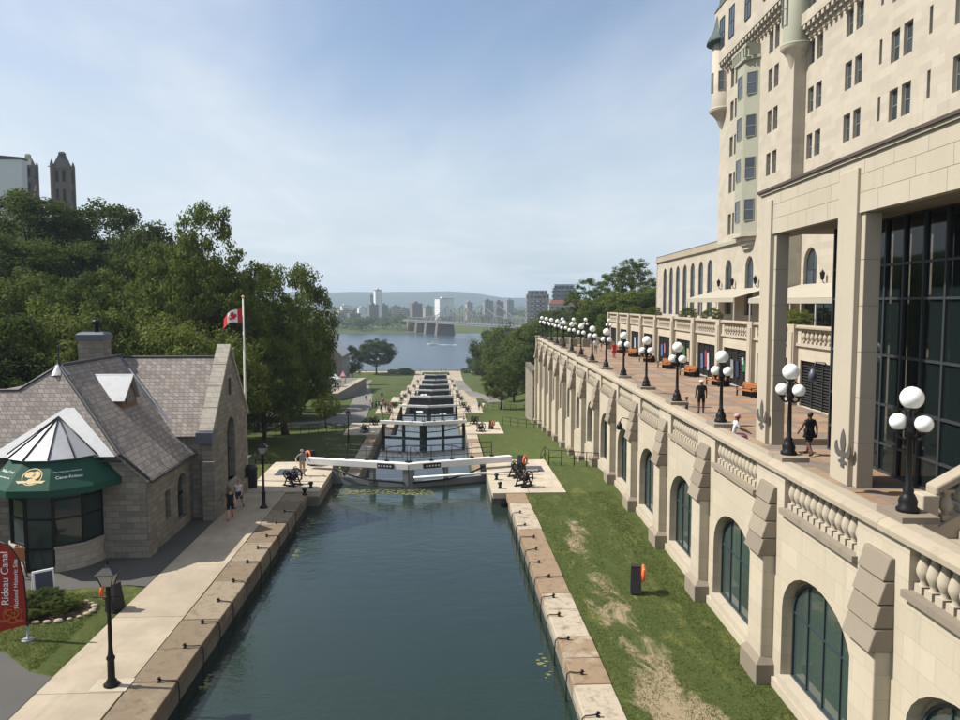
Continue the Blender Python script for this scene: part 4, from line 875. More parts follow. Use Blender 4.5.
# walls
eo = [(2.3, 3.0, 1.1, 2.5), (4.1, 5.5, .55, 2.9)]
f = facade(6.6, 0, 3.75, eo, .35); arch_fill(f, 4.1, 5.5, 2.2, 2.9, .35)
def flipx(mb): mb.v = [(-x, y, z) for x, y, z in mb.v]; mb.f = [q[::-1] for q in mb.f]; return mb
w = flipx(f).build('east_wall', 'grey_stone', vh, (XE, YS, 0))
for (a, b, c, d) in eo: m = MB(); m.box(-.30, -.26, a, b, c, d); p = m.build('window', 'dark_glass', vh, (XE, YS, 0)); m = MB(); m.box(-.27, -.2, (a+b)/2 - .03, (a+b)/2 + .03, c, d); m.box(-.268, -.2, a, b, (c+d)/2 - .03, (c+d)/2 + .03); m.build('glazing_bar', 'black_metal', p)
sw = [(XE - .012, 0), (XE - .012, 3.7), (-14.75, 4.74), (-22.65, 4.74), (-24.0, 3.45), (-24.0, 0)]
m = MB(); m.ext([(x, z) for x, z in sw], 'y', YS, YS + .4); m.build('south_wall', 'grey_stone', vh)
m = MB(); m.box(-24, -23.6, YS + .4, 44, 0, 3.5); m.build('west_wall', 'grey_stone', vh)
for s_ in (1,): m = MB(); m.box(XE - .02, XE + .10, YS - .12, YS + .9, 0, .75); m.box(-15.4, XE, YS - .10, YS, 0, .72); m.build('plinth', 'grey_stone', vh)
# front roof: south hip, east slope with flared eave, west slope
th = .16
HY = 38.6; ey = YS - .28
m = MB(); yw = ey + (7.55 - 4.80) * (HY - ey) / (RZ - 4.80); m.slab([(-23.6, ey, 4.80), (-14.5, ey, 4.80), (RX, HY, RZ), (-20.0, yw, 7.55), (-21.0, yw, 7.55)], th); roof = m.build('roof', ['slate'], vh)
m = MB(); m.slab([(-14.5, ey, 4.80), (-14.5, 43.0, 4.80), (RX, 45.9, RZ), (RX, HY, RZ)], th)
m.slab([(-13.2, ey, 3.66), (-13.2, 42.2, 3.66), (-14.5, 43.0, 4.80), (-14.5, ey, 4.80)], th); m.build('east_slope', 'slate', roof)
m = MB()
m.slab([(-20.0, yw, 7.55), (RX, HY, RZ), (RX, 44.0, RZ), (-20.0, 44.0, 7.55)], th); m.slab([(-21.0, yw, 7.55), (-20.0, yw, 7.55), (-20.0, 44.0, 7.55), (-21.0, 44.0, 7.55)], th); m.slab([(-23.6, ey, 4.80), (-21.0, yw, 7.55), (-21.0, 44.0, 7.55), (-23.6, 45.5, 4.80)], th); m.build('west_slope', 'slate', roof)
def ridge(a, b, r, mat='dark_zinc'): q = MB(); q.tube([a, b], r, 6, 0, False); return q.build('ridge_cap', mat, roof)
ridge((RX, HY, RZ + .03), (RX, 45.9, RZ + .03), .09, 'lead_roof'); ridge((RX, HY, RZ + .03), (-14.5, ey, 4.84), .085, 'lead_roof'); ridge((-14.5, ey, 4.86), (-13.2, ey, 3.70), .07, 'lead_roof'); ridge((RX, HY, RZ + .03), (-20.0, yw, 7.58), .07, 'lead_roof'); ridge((-20.0, yw, 7.58), (-21.0, yw, 7.58), .06, 'lead_roof'); ridge((-21.0, yw, 7.58), (-23.6, ey, 4.83), .07, 'lead_roof')
m = MB(); m.lathe([(.16, 0), (.10, .15), (.05, .3), (.035, .8), (.06, .85), (.06, .95), (0, 1.05)], 8, (RX, HY, RZ)); m.build('finial', 'lead_roof', roof)
m = MB(); m.lathe([(.55, -.42), (.42, -.25), (.12, .1)], 4, (RX, HY, RZ)); m.build('finial_cap', 'zinc_flash', roof)
# rear wing with ridge across and the gable towards the canal
RY, RZ2 = 45.9, 8.55; XG = -12.3; ys0, ys1 = 42.3, 49.5; ez = 4.55
m = MB(); m.slab([(-24.0, ys0 - .25, ez), (XG - .5, ys0 - .25, ez), (XG - .5, RY, RZ2), (-20.6, RY, RZ2)], th); m.build('rear_south_slope', 'slate', roof)
m = MB(); m.slab([(-20.6, RY, RZ2), (XG - .5, RY, RZ2), (XG - .5, ys1 + .25, ez), (-24.0, ys1 + .25, ez)], th); m.slab([(-24.0, ys0 - .25, ez), (-20.6, RY, RZ2), (-24.0, ys1 + .25, ez)], th); m.build('rear_north_slope', 'slate', roof)
ridge((-20.6, RY, RZ2 + .03), (XG - .5, RY, RZ2 + .03), .08, 'lead_roof'); ridge((RX + .1, RY - .25, RZ2), (-14.0, 42.2, 4.5), .10, 'dark_zinc')
m = MB(); m.box(-23.6, XG - .4, ys0, ys0 + .4, 0, ez); m.build('rear_wall', 'grey_stone', vh); m = MB(); m.box(-23.6, XG - .4, ys1 - .4, ys1, 0, ez); m.build('rear_wall', 'grey_stone', vh)
# gable wall in the y-z plane, sheet with arched opening, thickness behind
gw0, gw1 = 42.1, 49.7; wy0, wy1 = 45.05, 46.75; gab = lambda y: 4.75 + (9.05 - 4.75) * (1 - abs(y - 45.9) / 3.8)
m = MB(); Yq = [gw0, 43.0, 44.0, wy0] + [wy0 + (wy1 - wy0)*i/10 for i in range(1, 10)] + [wy1, 47.8, 48.8, gw1]
for a, b in zip(Yq, Yq[1:]):
    inside = wy0 - 1e-4 <= a and b <= wy1 + 1e-4; hw_ = (wy1 - wy0)/2; cy_ = 45.9
    at_ = lambda y: 4.2 + math.sqrt(max(0, hw_**2 - (y - cy_)**2))
    if inside:
        m.add([(0, a, 0), (0, b, 0), (0, b, 1.3), (0, a, 1.3)], [(0, 1, 2, 3)]); m.add([(0, a, at_(a)), (0, b, at_(b)), (0, b, gab(b)), (0, a, gab(a))], [(0, 1, 2, 3)]); m.add([(0, a, at_(a)), (0, b, at_(b)), (-.45, b, at_(b)), (-.45, a, at_(a))], [(3, 2, 1, 0)])
    else: m.add([(0, a, 0), (0, b, 0), (0, b, gab(b)), (0, a, gab(a))], [(0, 1, 2, 3)])
m.add([(0, wy0, 1.3), (-.45, wy0, 1.3), (-.45, wy0, 4.2), (0, wy0, 4.2)], [(3, 2, 1, 0)]); m.add([(0, wy1, 1.3), (-.45, wy1, 1.3), (-.45, wy1, 4.2), (0, wy1, 4.2)], [(0, 1, 2, 3)]); m.add([(0, wy0, 1.3), (0, wy1, 1.3), (-.45, wy1, 1.1), (-.45, wy0, 1.1)], [(0, 1, 2, 3)])
m.ext([(gw0, 0), (gw1, 0), (gw1, 4.75), (45.9, 9.0), (gw0, 4.75)], 'x', -.55, -.46)
m.add([(0, gw0, 0), (-.46, gw0, 0), (-.46, gw0, 4.75), (0, gw0, 4.75)], [(0, 3, 2, 1)][::1]); m.add([(0, gw1, 0), (-.46, gw1, 0), (-.46, gw1, 4.75), (0, gw1, 4.75)], [(0, 1, 2, 3)])
gb = m.build('gable_wall', 'grey_stone', vh, (XG, 0, 0))
m = MB(); m.box(-.42, -.38, wy0, wy1, 1.2, 5.1); m.build('gable_window', 'dark_glass', vh, (XG, 0, 0))
m = MB(); m.box(-.36, -.28, 45.86, 45.94, 1.2, 5.0); m.box(-.36, -.28, wy0, wy1, 3.0, 3.08); m.build('glazing_bar', 'black_metal', vh, (XG, 0, 0))
m = MB(); m.box(-.03, .012, 45.6, 46.1, 6.35, 7.35); m.build('vent_slot', 'dark_room', gb)
m = MB(); m.hexa([(0, wy0 - .25, .75), (.28, wy0 - .25, .75), (.28, wy1 + .25, .75), (0, wy1 + .25, .75)], [(0, wy0 - .25, 1.35), (.04, wy0 - .25, 1.3), (.04, wy1 + .25, 1.3), (0, wy1 + .25, 1.35)]); m.build('sill', 'grey_stone', gb)
m = MB(); m.box(0, .22, gw0 - .1, gw1 + .1, 0, .75); m.box(-.46, .18, gw0 - .35, gw0 - .002, 0, 3.2); m.build('buttress', 'grey_stone', gb)
for s_ in (-1, 1):     # gable coping stones
    for i in range(4):
        t0, t1 = i / 4, (i + 1) / 4 - .008; ya, yb_ = 45.9 + s_*3.95*(1 - t0), 45.9 + s_*3.95*(1 - t1); za, zb_ = 4.62 + 4.47*t0, 4.62 + 4.47*t1
        m = MB(); m.hexa([(-.66, ya, za), (.10, ya, za), (.10, yb_, zb_), (-.66, yb_, zb_)], [(-.66, ya, za + .26), (.10, ya, za + .26), (.10, yb_, zb_ + .26), (-.66, yb_, zb_ + .26)]); m.build('coping_stone', 'pale_base_stone', gb)
m = MB(); m.box(-.72, .16, gw0 - .5, gw0 + .15, 4.2, 4.80); m.build('kneeler', 'dark_zinc', gb)
# chimney with pot
m = MB(); m.box(-.72, .72, -.5, .5, 0, 2.6); ch = m.build('chimney', 'grey_stone', roof, (-19.95, 45.9, 6.95)); m = MB(); m.box(-.80, .80, -.60, .60, 2.6, 2.95); m.hexa([(-.80, -.6, 2.95), (.80, -.6, 2.95), (.80, .6, 2.95), (-.80, .6, 2.95)], [(-.65, -.4, 3.08), (.65, -.4, 3.08), (.65, .4, 3.08), (-.65, .4, 3.08)]); m.build('chimney_cap', 'dark_zinc', roof, (-19.95, 45.9, 6.95))
m = MB(); m.lathe([(.14, 3.0), (.14, 3.5), (.24, 3.52), (.24, 3.72), (.12, 3.8), (0, 3.8)], 10); m.build('flue_pipe', 'black_metal', roof, (-19.8, 45.9, 6.95))
# gablet dormer on the east slope: metal roof, brown front
dy = 40.9; fx, za, zl = -16.1, 8.04, 6.75; rx = lambda z: RX + (RZ - z) / .96
m = MB()
for q in (-1, 1):
    P = [(fx + .25, dy, za), (rx(za) - .1, dy, za), (rx(zl) - .3, dy + q*1.08, zl), (fx + .15, dy + q*1.08, zl)]
    m.slab(P if q < 0 else P[::-1], .06)
m.build('dormer_roof', 'zinc_flash', roof)
m = MB(); m.ext([(dy - .92, zl - .5), (dy + .92, zl - .5), (dy + .92, zl + .1), (dy, za - .08), (dy - .92, zl + .1)], 'x', fx - .35, fx); m.build('dormer_front', 'brown_wood', roof); m = MB(); m.ext([(dy - .5, zl - .2), (dy + .5, zl - .2), (dy + .5, zl + .2), (dy, zl + .85), (dy - .5, zl + .2)], 'x', fx, fx + .03); m.build('dormer_glass', 'dark_glass', roof)
# eaves gutter
m = MB(); m.tube([(-13.14, ey, 3.58), (-13.14, 42.1, 3.58)], .07, 6); m.build('gutter', 'lead_roof', roof)
m = MB(); m.tube([(-22.9, ey - .02, 4.56), (-14.45, ey - .02, 4.56)], .06, 6); m.build('gutter', 'lead_roof', roof)

# ------------------------------------------------------------------ round bay with awning and faceted metal roof
BX, BY = -17.4, 35.85; NF = 10; A0 = -102
def pt(r, deg, z): return (BX + r * math.cos(R(deg)), BY + r * math.sin(R(deg)), z)
bay = MB()
FA = [A0 + 36 * k - 18 for k in range(-2, 4)]            # facet edges, -90 = towards the camera
FA = [-180, -144, -108, -72, -36, 0]
edges = [a for a in FA]
arcs = [-180 + 6 * i for i in range(31)]
base = MB()
for a, b in zip(arcs, arcs[1:]):
    mid = (a + b) / 2
    if mid > -72 and mid - 6 < -72: br_ = base.build('bay_base', 'pale_base_stone', vh); base = MB()
    if -108 < mid < -72: continue
    for z0, z1, r in ((0, .28, 2.06), (.28, 1.0, 1.98), (1.0, 1.1, 2.05)):
        base.hexa([pt(r - .3, a, z0), pt(r, a, z0), pt(r, b, z0), pt(r - .3, b, z0)], [pt(r - .3, a, z1), pt(r, a, z1), pt(r, b, z1), pt(r - .3, b, z1)])
br_ = base.build('bay_base', 'pale_base_stone', vh)
wf = MB(); gA = [-180, -144, -108, -72, -36, 0]
for a in gA: wf.tube([pt(1.92, a, 1.0 if a not in (-108, -72) else 0), pt(1.92, a, 4.2)], .075, 6, 0, False)
for a, b in zip(gA, gA[1:]):
    for z in ((1.12, 2.3, 3.15, 4.15) if a != -108 else (.08, 1.0, 2.3, 4.15)):
        wf.tube([pt(1.92, a, z), pt(1.92, b, z)], .05, 4, 0, False)
wfo = wf.build('bay_window_frame', 'black_metal', vh)
for a, b in zip(gA, gA[1:]):
    zs2 = (1.12, 2.3, 4.15) if a != -108 else (.08, 1.0, 2.3, 4.15)
    for z0, z1 in zip(zs2, zs2[1:]):
        m = MB(); m.hexa([pt(1.88, a, z0), pt(1.90, a, z0), pt(1.90, b, z0), pt(1.88, b, z0)], [pt(1.88, a, z1), pt(1.90, a, z1), pt(1.90, b, z1), pt(1.88, b, z1)]); m.build('pane', 'dark_glass', wfo)
aw = MB()
for a, b in zip(FA, FA[1:]):
    T0, T1, B0, B1 = pt(1.85, a, 4.86), pt(1.85, b, 4.86), pt(2.85, a, 3.78), pt(2.85, b, 3.78); V0, V1 = pt(2.85, a, 3.50), pt(2.85, b, 3.50)
    aw.add([T0, T1, B1, B0], [(0, 3, 2, 1)]); aw.add([B0, B1, V1, V0], [(0, 3, 2, 1)])
    I = lambda p: (BX + (p[0]-BX)*.985, BY + (p[1]-BY)*.985, p[2] - .02); aw.add([I(T0), I(T1), I(B1), I(B0)], [(0, 1, 2, 3)]); aw.add([I(B0), I(B1), I(V1), I(V0)], [(0, 1, 2, 3)])
awo = aw.build('awning', 'awning_green', vh)
cn = MB(); apex = (BX - .3, BY + .85, 6.42)
CA = [-195 + 30 * k for k in range(8)]; rib = MB()
for a, b in zip(CA, CA[1:]):
    cn.add([pt(2.02, a, 4.92), pt(2.02, b, 4.92), apex], [(0, 1, 2)]); cn.add([pt(2.02, a, 4.92), pt(2.02, b, 4.92), pt(1.85, b, 4.84), pt(1.85, a, 4.84)], [(0, 3, 2, 1)])
co = cn.build('bay_roof', 'galv_metal', vh)
for a in CA[1:-1]: rib.tube([pt(2.03, a, 4.95), (apex[0], apex[1], apex[2] + .03)], .03, 5)
rib.build('rib', 'black_metal', co)
fl = MB()
sy = lambda z: ey + (z - 4.80) * (HY - ey) / (RZ - 4.80)
fl.slab([(BX - 2.9, sy(4.72) - .03, 4.76), (BX - .1, sy(6.7) - .03, 6.78), (BX + .3, sy(6.7) - .03, 6.78), (BX + 2.75, sy(4.72) - .03, 4.76)][::-1], -.05); fl.build('flashing', 'zinc_flash', co)

# lettering ------------------------------------------------------
def text_mesh(s, size):
    c = bpy.data.curves.new('t', 'FONT'); c.body = s; c.size = size; c.align_x = 'CENTER'; c.align_y = 'CENTER'; c.extrude = 0.004
    o = bpy.data.objects.new('t', c); COL.objects.link(o); dg = bpy.context.evaluated_depsgraph_get(); dg.update()
    me = bpy.data.meshes.new_from_object(o.evaluated_get(dg)); bpy.data.objects.remove(o); bpy.data.curves.remove(c); me.name = 'lettering'; return me
def put_text(s, size, mat, parent, origin, xdir, ydir, name='lettering'):
    me = text_mesh(s, size); me.materials.clear(); me.materials.append(M(mat)); X = Vector(xdir).normalized(); Yv = Vector(ydir); Yv = (Yv - X * Yv.dot(X)).normalized(); Zv = X.cross(Yv)
    mw = Matrix((X, Yv, Zv)).transposed().to_4x4(); mw.translation = Vector(origin) + Zv * 0.008
    me.transform(mw); return place(me, name, parent)
def facet(a, b, u, v):       # u along, v up the awning facet
    B0, B1, T0, T1 = [Vector(p) for p in (pt(2.85, a, 3.78), pt(2.85, b, 3.78), pt(1.85, a, 4.86), pt(1.85, b, 4.86))]
    lo = B0.lerp(B1, u); hi = T0.lerp(T1, u); return lo.lerp(hi, v), (B1 - B0), (T0 + T1 - B0 - B1)
for (a, b), lines in (((-72, -36), (('Lieu historique national du', .105, .60), ('Canal-Rideau', .20, .40))), ((-144, -108), (('Rideau Canal', .18, .6), ('National Historic Site', .11, .40)))):
    for s, sz, v in lines: o_, xd, yd = facet(a, b, .5, v); put_text(s, sz, 'print_white', awo, o_, xd, yd)
o_, xd, yd = facet(-108, -72, .5, .46); xd = xd.normalized(); yd = (yd - xd*yd.dot(xd)).normalized(); nn = xd.cross(yd)
lm_ = MB()
def disc(cx2, cy2, rx, ry, h, hole=0.0, n=24):
    P = lambda k, q: o_ + xd*(cx2 + rx*k*math.cos(q)) + yd*(cy2 + ry*k*math.sin(q)) + nn*h
    for i in range(n):
        a, b = 6.2832*i/n, 6.2832*(i+1)/n
        if hole: lm_.add([P(1, a), P(1, b), P(hole, b), P(hole, a)], [(0, 1, 2, 3)])
        else: lm_.add([o_ + xd*cx2 + yd*cy2 + nn*h, P(1, a), P(1, b)], [(0, 1, 2)])
disc(0, .02, .42, .42, .012, .90); disc(-.10, .12, .23, .15, .016); disc(.15, .10, .17, .20, .016); disc(.02, -.20, .19, .14, .018)
for s_ in (-1, 1): lm_.add([o_ + xd*(s_*.12) + yd*(-.17) + nn*.017, o_ + xd*(s_*.62) + yd*(-.17) + nn*.017, o_ + xd*(s_*.50) + yd*(-.30) + nn*.017, o_ + xd*(s_*.12) + yd*(-.27) + nn*.017], [(0, 1, 2, 3)])
lm_.build('beaver_emblem', 'gold', awo)

# ------------------------------------------------------------------ feather banner
fb = thing('feather_banner', 'tall red feather banner with white lettering at the left edge', 'banner', (-14.36, 27.0, 0))
m = MB(); m.lathe([(0, 0), (.22, 0), (.22, .03), (.04, .06), (.035, .5)], 10); m.build('ground_spike', 'grey_metal', fb)
pole = [(0, 0, .06), (0, 0, 1.2), (-.05, 0, 2.2), (-.2, 0, 2.9), (-.48, 0, 3.35), (-.80, 0, 3.5)]
m = MB(); m.tube(pole, .025, 8); m.build('pole', 'black_metal', fb)
right = [(-.03, .55), (-.03, 1.2), (-.08, 2.2), (-.23, 2.88), (-.5, 3.32), (-.8, 3.46)]
left = [(-.98, .30), (-1.0, 1.2), (-1.0, 2.2), (-1.0, 2.9), (-.98, 3.3), (-.82, 3.45)]
bm_ = MB(); vs = []; nn_ = 6; rr = dense([(r_[0], r_[1]) for r_ in right], .25); ll = [tuple(left[0][k] + (left[-1][k]-left[0][k])*0 for k in (0, 1))]
def res(p, n):
    L = [0]; 
    for a, b in zip(p, p[1:]): L.append(L[-1] + math.hypot(b[0]-a[0], b[1]-a[1]))
    out = []
    for i in range(n):
        t = L[-1]*i/(n-1); j = max(k for k in range(len(L)) if L[k] <= t + 1e-9); j = min(j, len(p)-2); f_ = (t - L[j])/(L[j+1]-L[j]); out.append((p[j][0]+(p[j+1][0]-p[j][0])*f_, p[j][1]+(p[j+1][1]-p[j][1])*f_))
    return out
rr, ll = res(right, 16), res(left, 16)
for s_ in (0, 1):
    for (a, b) in zip(ll, rr):
        for k in range(nn_): u = k/(nn_-1); vs.append((a[0]+(b[0]-a[0])*u, .012*s_ + .02*math.sin(u*5 + a[1]*2), a[1]+(b[1]-a[1])*u))
for s_ in (0, 1): bm_.add(vs[s_*96:(s_+1)*96], [((j*6+k, j*6+k+1, (j+1)*6+k+1, (j+1)*6+k) if not s_ else ((j+1)*6+k, (j+1)*6+k+1, j*6+k+1, j*6+k)) for j in range(15) for k in range(5)], 0, True)
cl = bm_.build('banner_cloth', 'banner_red', fb)
put_text('Rideau Canal', .36, 'print_white', cl, (-.66, -.035, 2.22), (.02, 0, 1), (-1, 0, .02)); put_text('National Historic Site', .20, 'print_white', cl, (-.30, -.04, 2.02), (.02, 0, 1), (-1, 0, .02))
o_ = Vector((-.52, -.03, .88)); xd, yd, nn = Vector((1, 0, 0)), Vector((0, 0, 1)), Vector((0, -1, 0)); lm_ = MB()
disc(.06, .05, .33, .33, .012, .88); disc(-.02, .12, .19, .13, .016, .55); disc(.16, .10, .13, .15, .016, .6); disc(.05, -.14, .16, .12, .018, .6)
for s_ in (-1, 1): lm_.add([o_ + xd*(.05 + s_*.12) + yd*(-.12) + nn*.017, o_ + xd*(.03 + s_*.44) + yd*(-.12) + nn*.017, o_ + xd*(.03 + s_*.36) + yd*(-.22) + nn*.017, o_ + xd*(.05 + s_*.12) + yd*(-.19) + nn*.017], [(0, 1, 2, 3)])
lm_.build('beaver_emblem', 'print_orange', cl)

# sandwich board, easel, bush bed
t = thing('sandwich_board', 'dark sandwich board sign with white frame behind the red banner', 'sign', (-15.75, 30.9, 0), R(38))
for s_ in (-1, 1):
    m = MB(); m.hexa([(-.38, s_*.30 - .02, 0), (.38, s_*.30 - .02, 0), (.38, s_*.30 + .02, 0), (-.38, s_*.30 + .02, 0)], [(-.38, s_*.03 - .02, 1.15), (.38, s_*.03 - .02, 1.15), (.38, s_*.03 + .02, 1.15), (-.38, s_*.03 + .02, 1.15)]); b = m.build('board', 'white_paint', t)
    m = MB(); m.hexa([(-.31, s_*.285 + s_*.008 - .02, .12), (.31, s_*.285 + s_*.008 - .02, .12), (.31, s_*.285 + s_*.008 + .02, .12), (-.31, s_*.285 + s_*.008 + .02, .12)], [(-.31, s_*.055 + s_*.008 - .02, 1.08), (.31, s_*.055 + s_*.008 - .02, 1.08), (.31, s_*.055 + s_*.008 + .02, 1.08), (-.31, s_*.055 + s_*.008 + .02, 1.08)]); m.build('poster', 'slate_blue_mat' if s_ < 0 else 'banner_red', b)
t = thing('easel_sign', 'brown wooden easel with an orange top leaning by the house door', 'easel', (-17.95, 33.2, 0), R(20))
for x0, x1, y in ((-.35, -.05, 0), (.35, .05, 0), (0, 0, .45)): m = MB(); m.tube([(x0, y, 0), (x1, .06, 1.45)], .035, 6); m.build('leg', 'brown_wood', t)
m = MB(); m.box(-.28, .28, -.06, -.03, .75, 1.35); m.build('panel', 'orange_wood', t)

# ================================================================== lock gates: every leaf is a thing
WID = ['nearest', 'second nearest', 'third nearest', 'fourth nearest', 'fifth nearest', 'sixth nearest', 'seventh nearest', 'farthest']
MIT = 1.75; LF = math.hypot((XR - XL) / 2, MIT); MA = math.atan2(MIT, (XR - XL) / 2)
def gate_leaf(k, side):
    g, z, wl_ = GATES[k], DECK[k], WL[k]; dark = k in (3, 5, 6)
    loc = (XL + .06, g, z) if side < 0 else (XR - .06, g, z); rz = -MA if side < 0 else MA + math.pi
    near = k < 3; e = -side      # local +x runs from hinge to mitre; outer (camera) face is local -y for the left leaf, +y for the right leaf
    t = thing('lock_gate', '%s lock gate leaf on the %s with white balance beam and black railing' % (WID[k], 'left' if side < 0 else 'right') if not dark else '%s lock gate leaf on the %s, tall dark timber over low water' % (WID[k], 'left' if side < 0 else 'right'), 'lock gate', loc, rz, 'lock gates down the flight')
    s = 1 if side < 0 else -1
    m = MB(); m.box(-2.0 if k < 1 else -.25, LF - .02, -.28, .28, .36, .78); m.build('balance_beam', 'white_paint', t, (0, 0, 0), 0, .02 if near else 0)
    # timber leaf below: planks
    top = (wl_ - z + (.40 if k == 0 else .15)) if not dark else .30; bot = wl_ - z - .8
    if dark:
        n = 6
        for i in range(n): m = MB(); m.box(.05 + (LF - .1)*i/n + .02, .05 + (LF - .1)*(i+1)/n - .02, -.14, .14, bot, top); m.build('plank', 'dark_timber', t)
        for q in range(3): m = MB(); zq = bot + 1.0 + (top - bot - 1.2)*q/2; m.box(.04, LF - .05, -.20, .20, zq, zq + .22); m.build('rail_timber', 'dark_timber' if q < 2 else 'grey_metal', t)
    else:
        m = MB(); m.box(.05, LF - .05, -.16, .16, bot, top); m.build('leaf_panel', 'steel_grey' if k == 0 else 'dark_timber', t)
    for x in ((.15, LF*.52, LF - .22)): m = MB(); m.box(x - ((.20 if k == 0 else .26) if x > LF - .5 else .14), x + (.20 if x > LF - .5 else .14), -.22, .22, bot, .36); m.build('gate_post', 'steel_grey' if k == 0 else 'dark_timber', t)
    if k < 2: m = MB(); m.tube([(.1, -s*.24, .2), (LF*.25, -s*.30, -.25), (LF*.5, -s*.30, -.48), (LF - .3, -s*.26, -.55)], .06, 6); m.build('brace_rod', 'black_metal', t)
    # handrail
    n = 5 if near else 4; r = MB()
    xs = [(-.6 if k == 0 else 0) + (LF + (.35 if k == 0 else -.25))*i/(n-1) for i in range(n)]
    for x in xs:
        r.tube([(x, s*.22, .78), (x, s*.22, 1.85)], .028 if near else .04, 6); r.box(x - .12, x + .12, s*.22 - .1, s*.22 + .1, .70, .90)
    for zz_ in ((1.1, 1.45, 1.84) if near else (1.3, 1.84)): r.tube([(xs[0], s*.22, zz_), (xs[-1], s*.22, zz_)], .022 if near else .035, 6)
    if near: r.tube([(LF - 1.0, s*.22, 1.15), (LF - .55, s*.22, 1.75)], .02, 5); r.tube([(LF - 1.0, s*.22, 1.75), (LF - .55, s*.22, 1.15)], .02, 5)
    r.build('railing', 'black_metal', t)
    if k == 0:   # dark notice plate with two lines of pale marks
        m = MB(); m.box(LF*.60, LF*.60 + 1.25, -s*.29 - .02, -s*.29 + .02, .38, .72); pl = m.build('notice_plate', 'black_mat', t)
        m = MB(); random.seed(4)
        for i in range(5): x = LF*.60 + .14 + .21*i; m.lathe([(0, 0), (.065, 0)], 10, (0, 0, 0)); m.v[-20:] = [(x + a*1.0, -s*.315, .55 + b_) for a, b_, c in m.v[-20:]]
        m.build('notice_marks', 'off_white', pl)
    if side > 0 and k == 0:
        m = MB(); m.tube([(LF - .3, .42, -.15), (-2.6, 3.3, .35)], [.085, .07], 8); m.build('push_boom', 'white_paint', t)
for k in range(8):
    for side in (-1, 1): gate_leaf(k, side)
# walkway planks and white railings lead across gates: chain winches (crabs)
def crab_parts():
    fr_ = MB()
    for x in (-.30, .30):
        fr_.tube([(x, -.42, 0), (x, 0, .95), (x, .42, 0)], .05, 6); fr_.tube([(x, -.3, .3), (x, .3, .3)], .04, 6); fr_.box(x - .07, x + .07, -.5, .5, 0, .07)
    fr_.box(-.4, .4, -.12, .12, 0, .06); g1 = MB()
    def wheel(c, r, th_, mb, spokes=6):
        for i in range(20):
            a, b_ = 6.2832*i/20, 6.2832*(i+1)/20; rr_ = r * (1.0 if i % 2 else .95)
            mb.hexa([(c[0]-th_, c[1]+r*.84*math.cos(a), c[2]+r*.84*math.sin(a)), (c[0]-th_, c[1]+rr_*math.cos(a), c[2]+rr_*math.sin(a)), (c[0]-th_, c[1]+rr_*math.cos(b_), c[2]+rr_*math.sin(b_)), (c[0]-th_, c[1]+r*.84*math.cos(b_), c[2]+r*.84*math.sin(b_))],
                    [(c[0]+th_, c[1]+r*.84*math.cos(a), c[2]+r*.84*math.sin(a)), (c[0]+th_, c[1]+rr_*math.cos(a), c[2]+rr_*math.sin(a)), (c[0]+th_, c[1]+rr_*math.cos(b_), c[2]+rr_*math.sin(b_)), (c[0]+th_, c[1]+r*.84*math.cos(b_), c[2]+r*.84*math.sin(b_))])
        for i in range(spokes): a = 6.2832*i/spokes; mb.tube([c, (c[0], c[1]+r*.86*math.cos(a), c[2]+r*.86*math.sin(a))], .03, 5)
    g2 = MB(); wheel((.40, 0, .58), .48, .04, g1); wheel((-.42, .12, .78), .26, .04, g2)
    dr = MB(); dr.tube([(-.46, 0, .5), (.46, 0, .5)], .05, 8); dr.tube([(-.27, 0, .5), (.27, 0, .5)], .17, 12); dr.tube([(-.5, .12, .80), (.55, .12, .80)], .035, 6)
    hd = MB(); hd.tube([(.55, .12, .80), (.58, .38, 1.02), (.85, .38, 1.02)], .03, 6); h2 = MB(); h2.tube([(-.5, .12, .80), (-.53, -.14, .60), (-.8, -.14, .60)], .03, 6)
    out = []
    for b_, n in ((fr_, 'frame'), (g1, 'gear_wheel'), (g2, 'pinion_wheel'), (dr, 'drum'), (hd, 'crank_handle'), (h2, 'crank_handle')): me = b_.mesh(n); me.materials.append(M('black_metal')); out.append((me, n))
    return out
CRAB = crab_parts()
def crab(x, y, z, rz, label):
    t = thing('lock_winch', label, 'winch', (x, y, z), rz, 'hand winches beside the lock gates')
    for me, n in CRAB: place(me, n, t)
    return t
crab(-9.5, 49.7, .03, R(60), 'black geared hand winch on the near left lock platform by the man'); crab(5.3, 48.7, .03, R(-50), 'front black hand winch on the near right lock platform'); crab(5.1, 51.3, .03, R(-60), 'black hand winch behind another on the near right lock platform')
for k in range(1, 7):
    for s_, x in ((-1, -9.3), (1, 5.0)):
        crab(x, GATES[k] - 4.8, DECK[k] + .03, R(50 * s_), 'black hand winch before the %s lock gate, %s bank' % (WID[k], 'left' if s_ < 0 else 'right'))
        if k < 4: crab(x + s_*.6*-1, GATES[k] + 1.2, DECK[k] + .03, R(-50 * s_), 'black hand winch at the hinge of the %s lock gate, %s bank' % (WID[k], 'left' if s_ < 0 else 'right'))
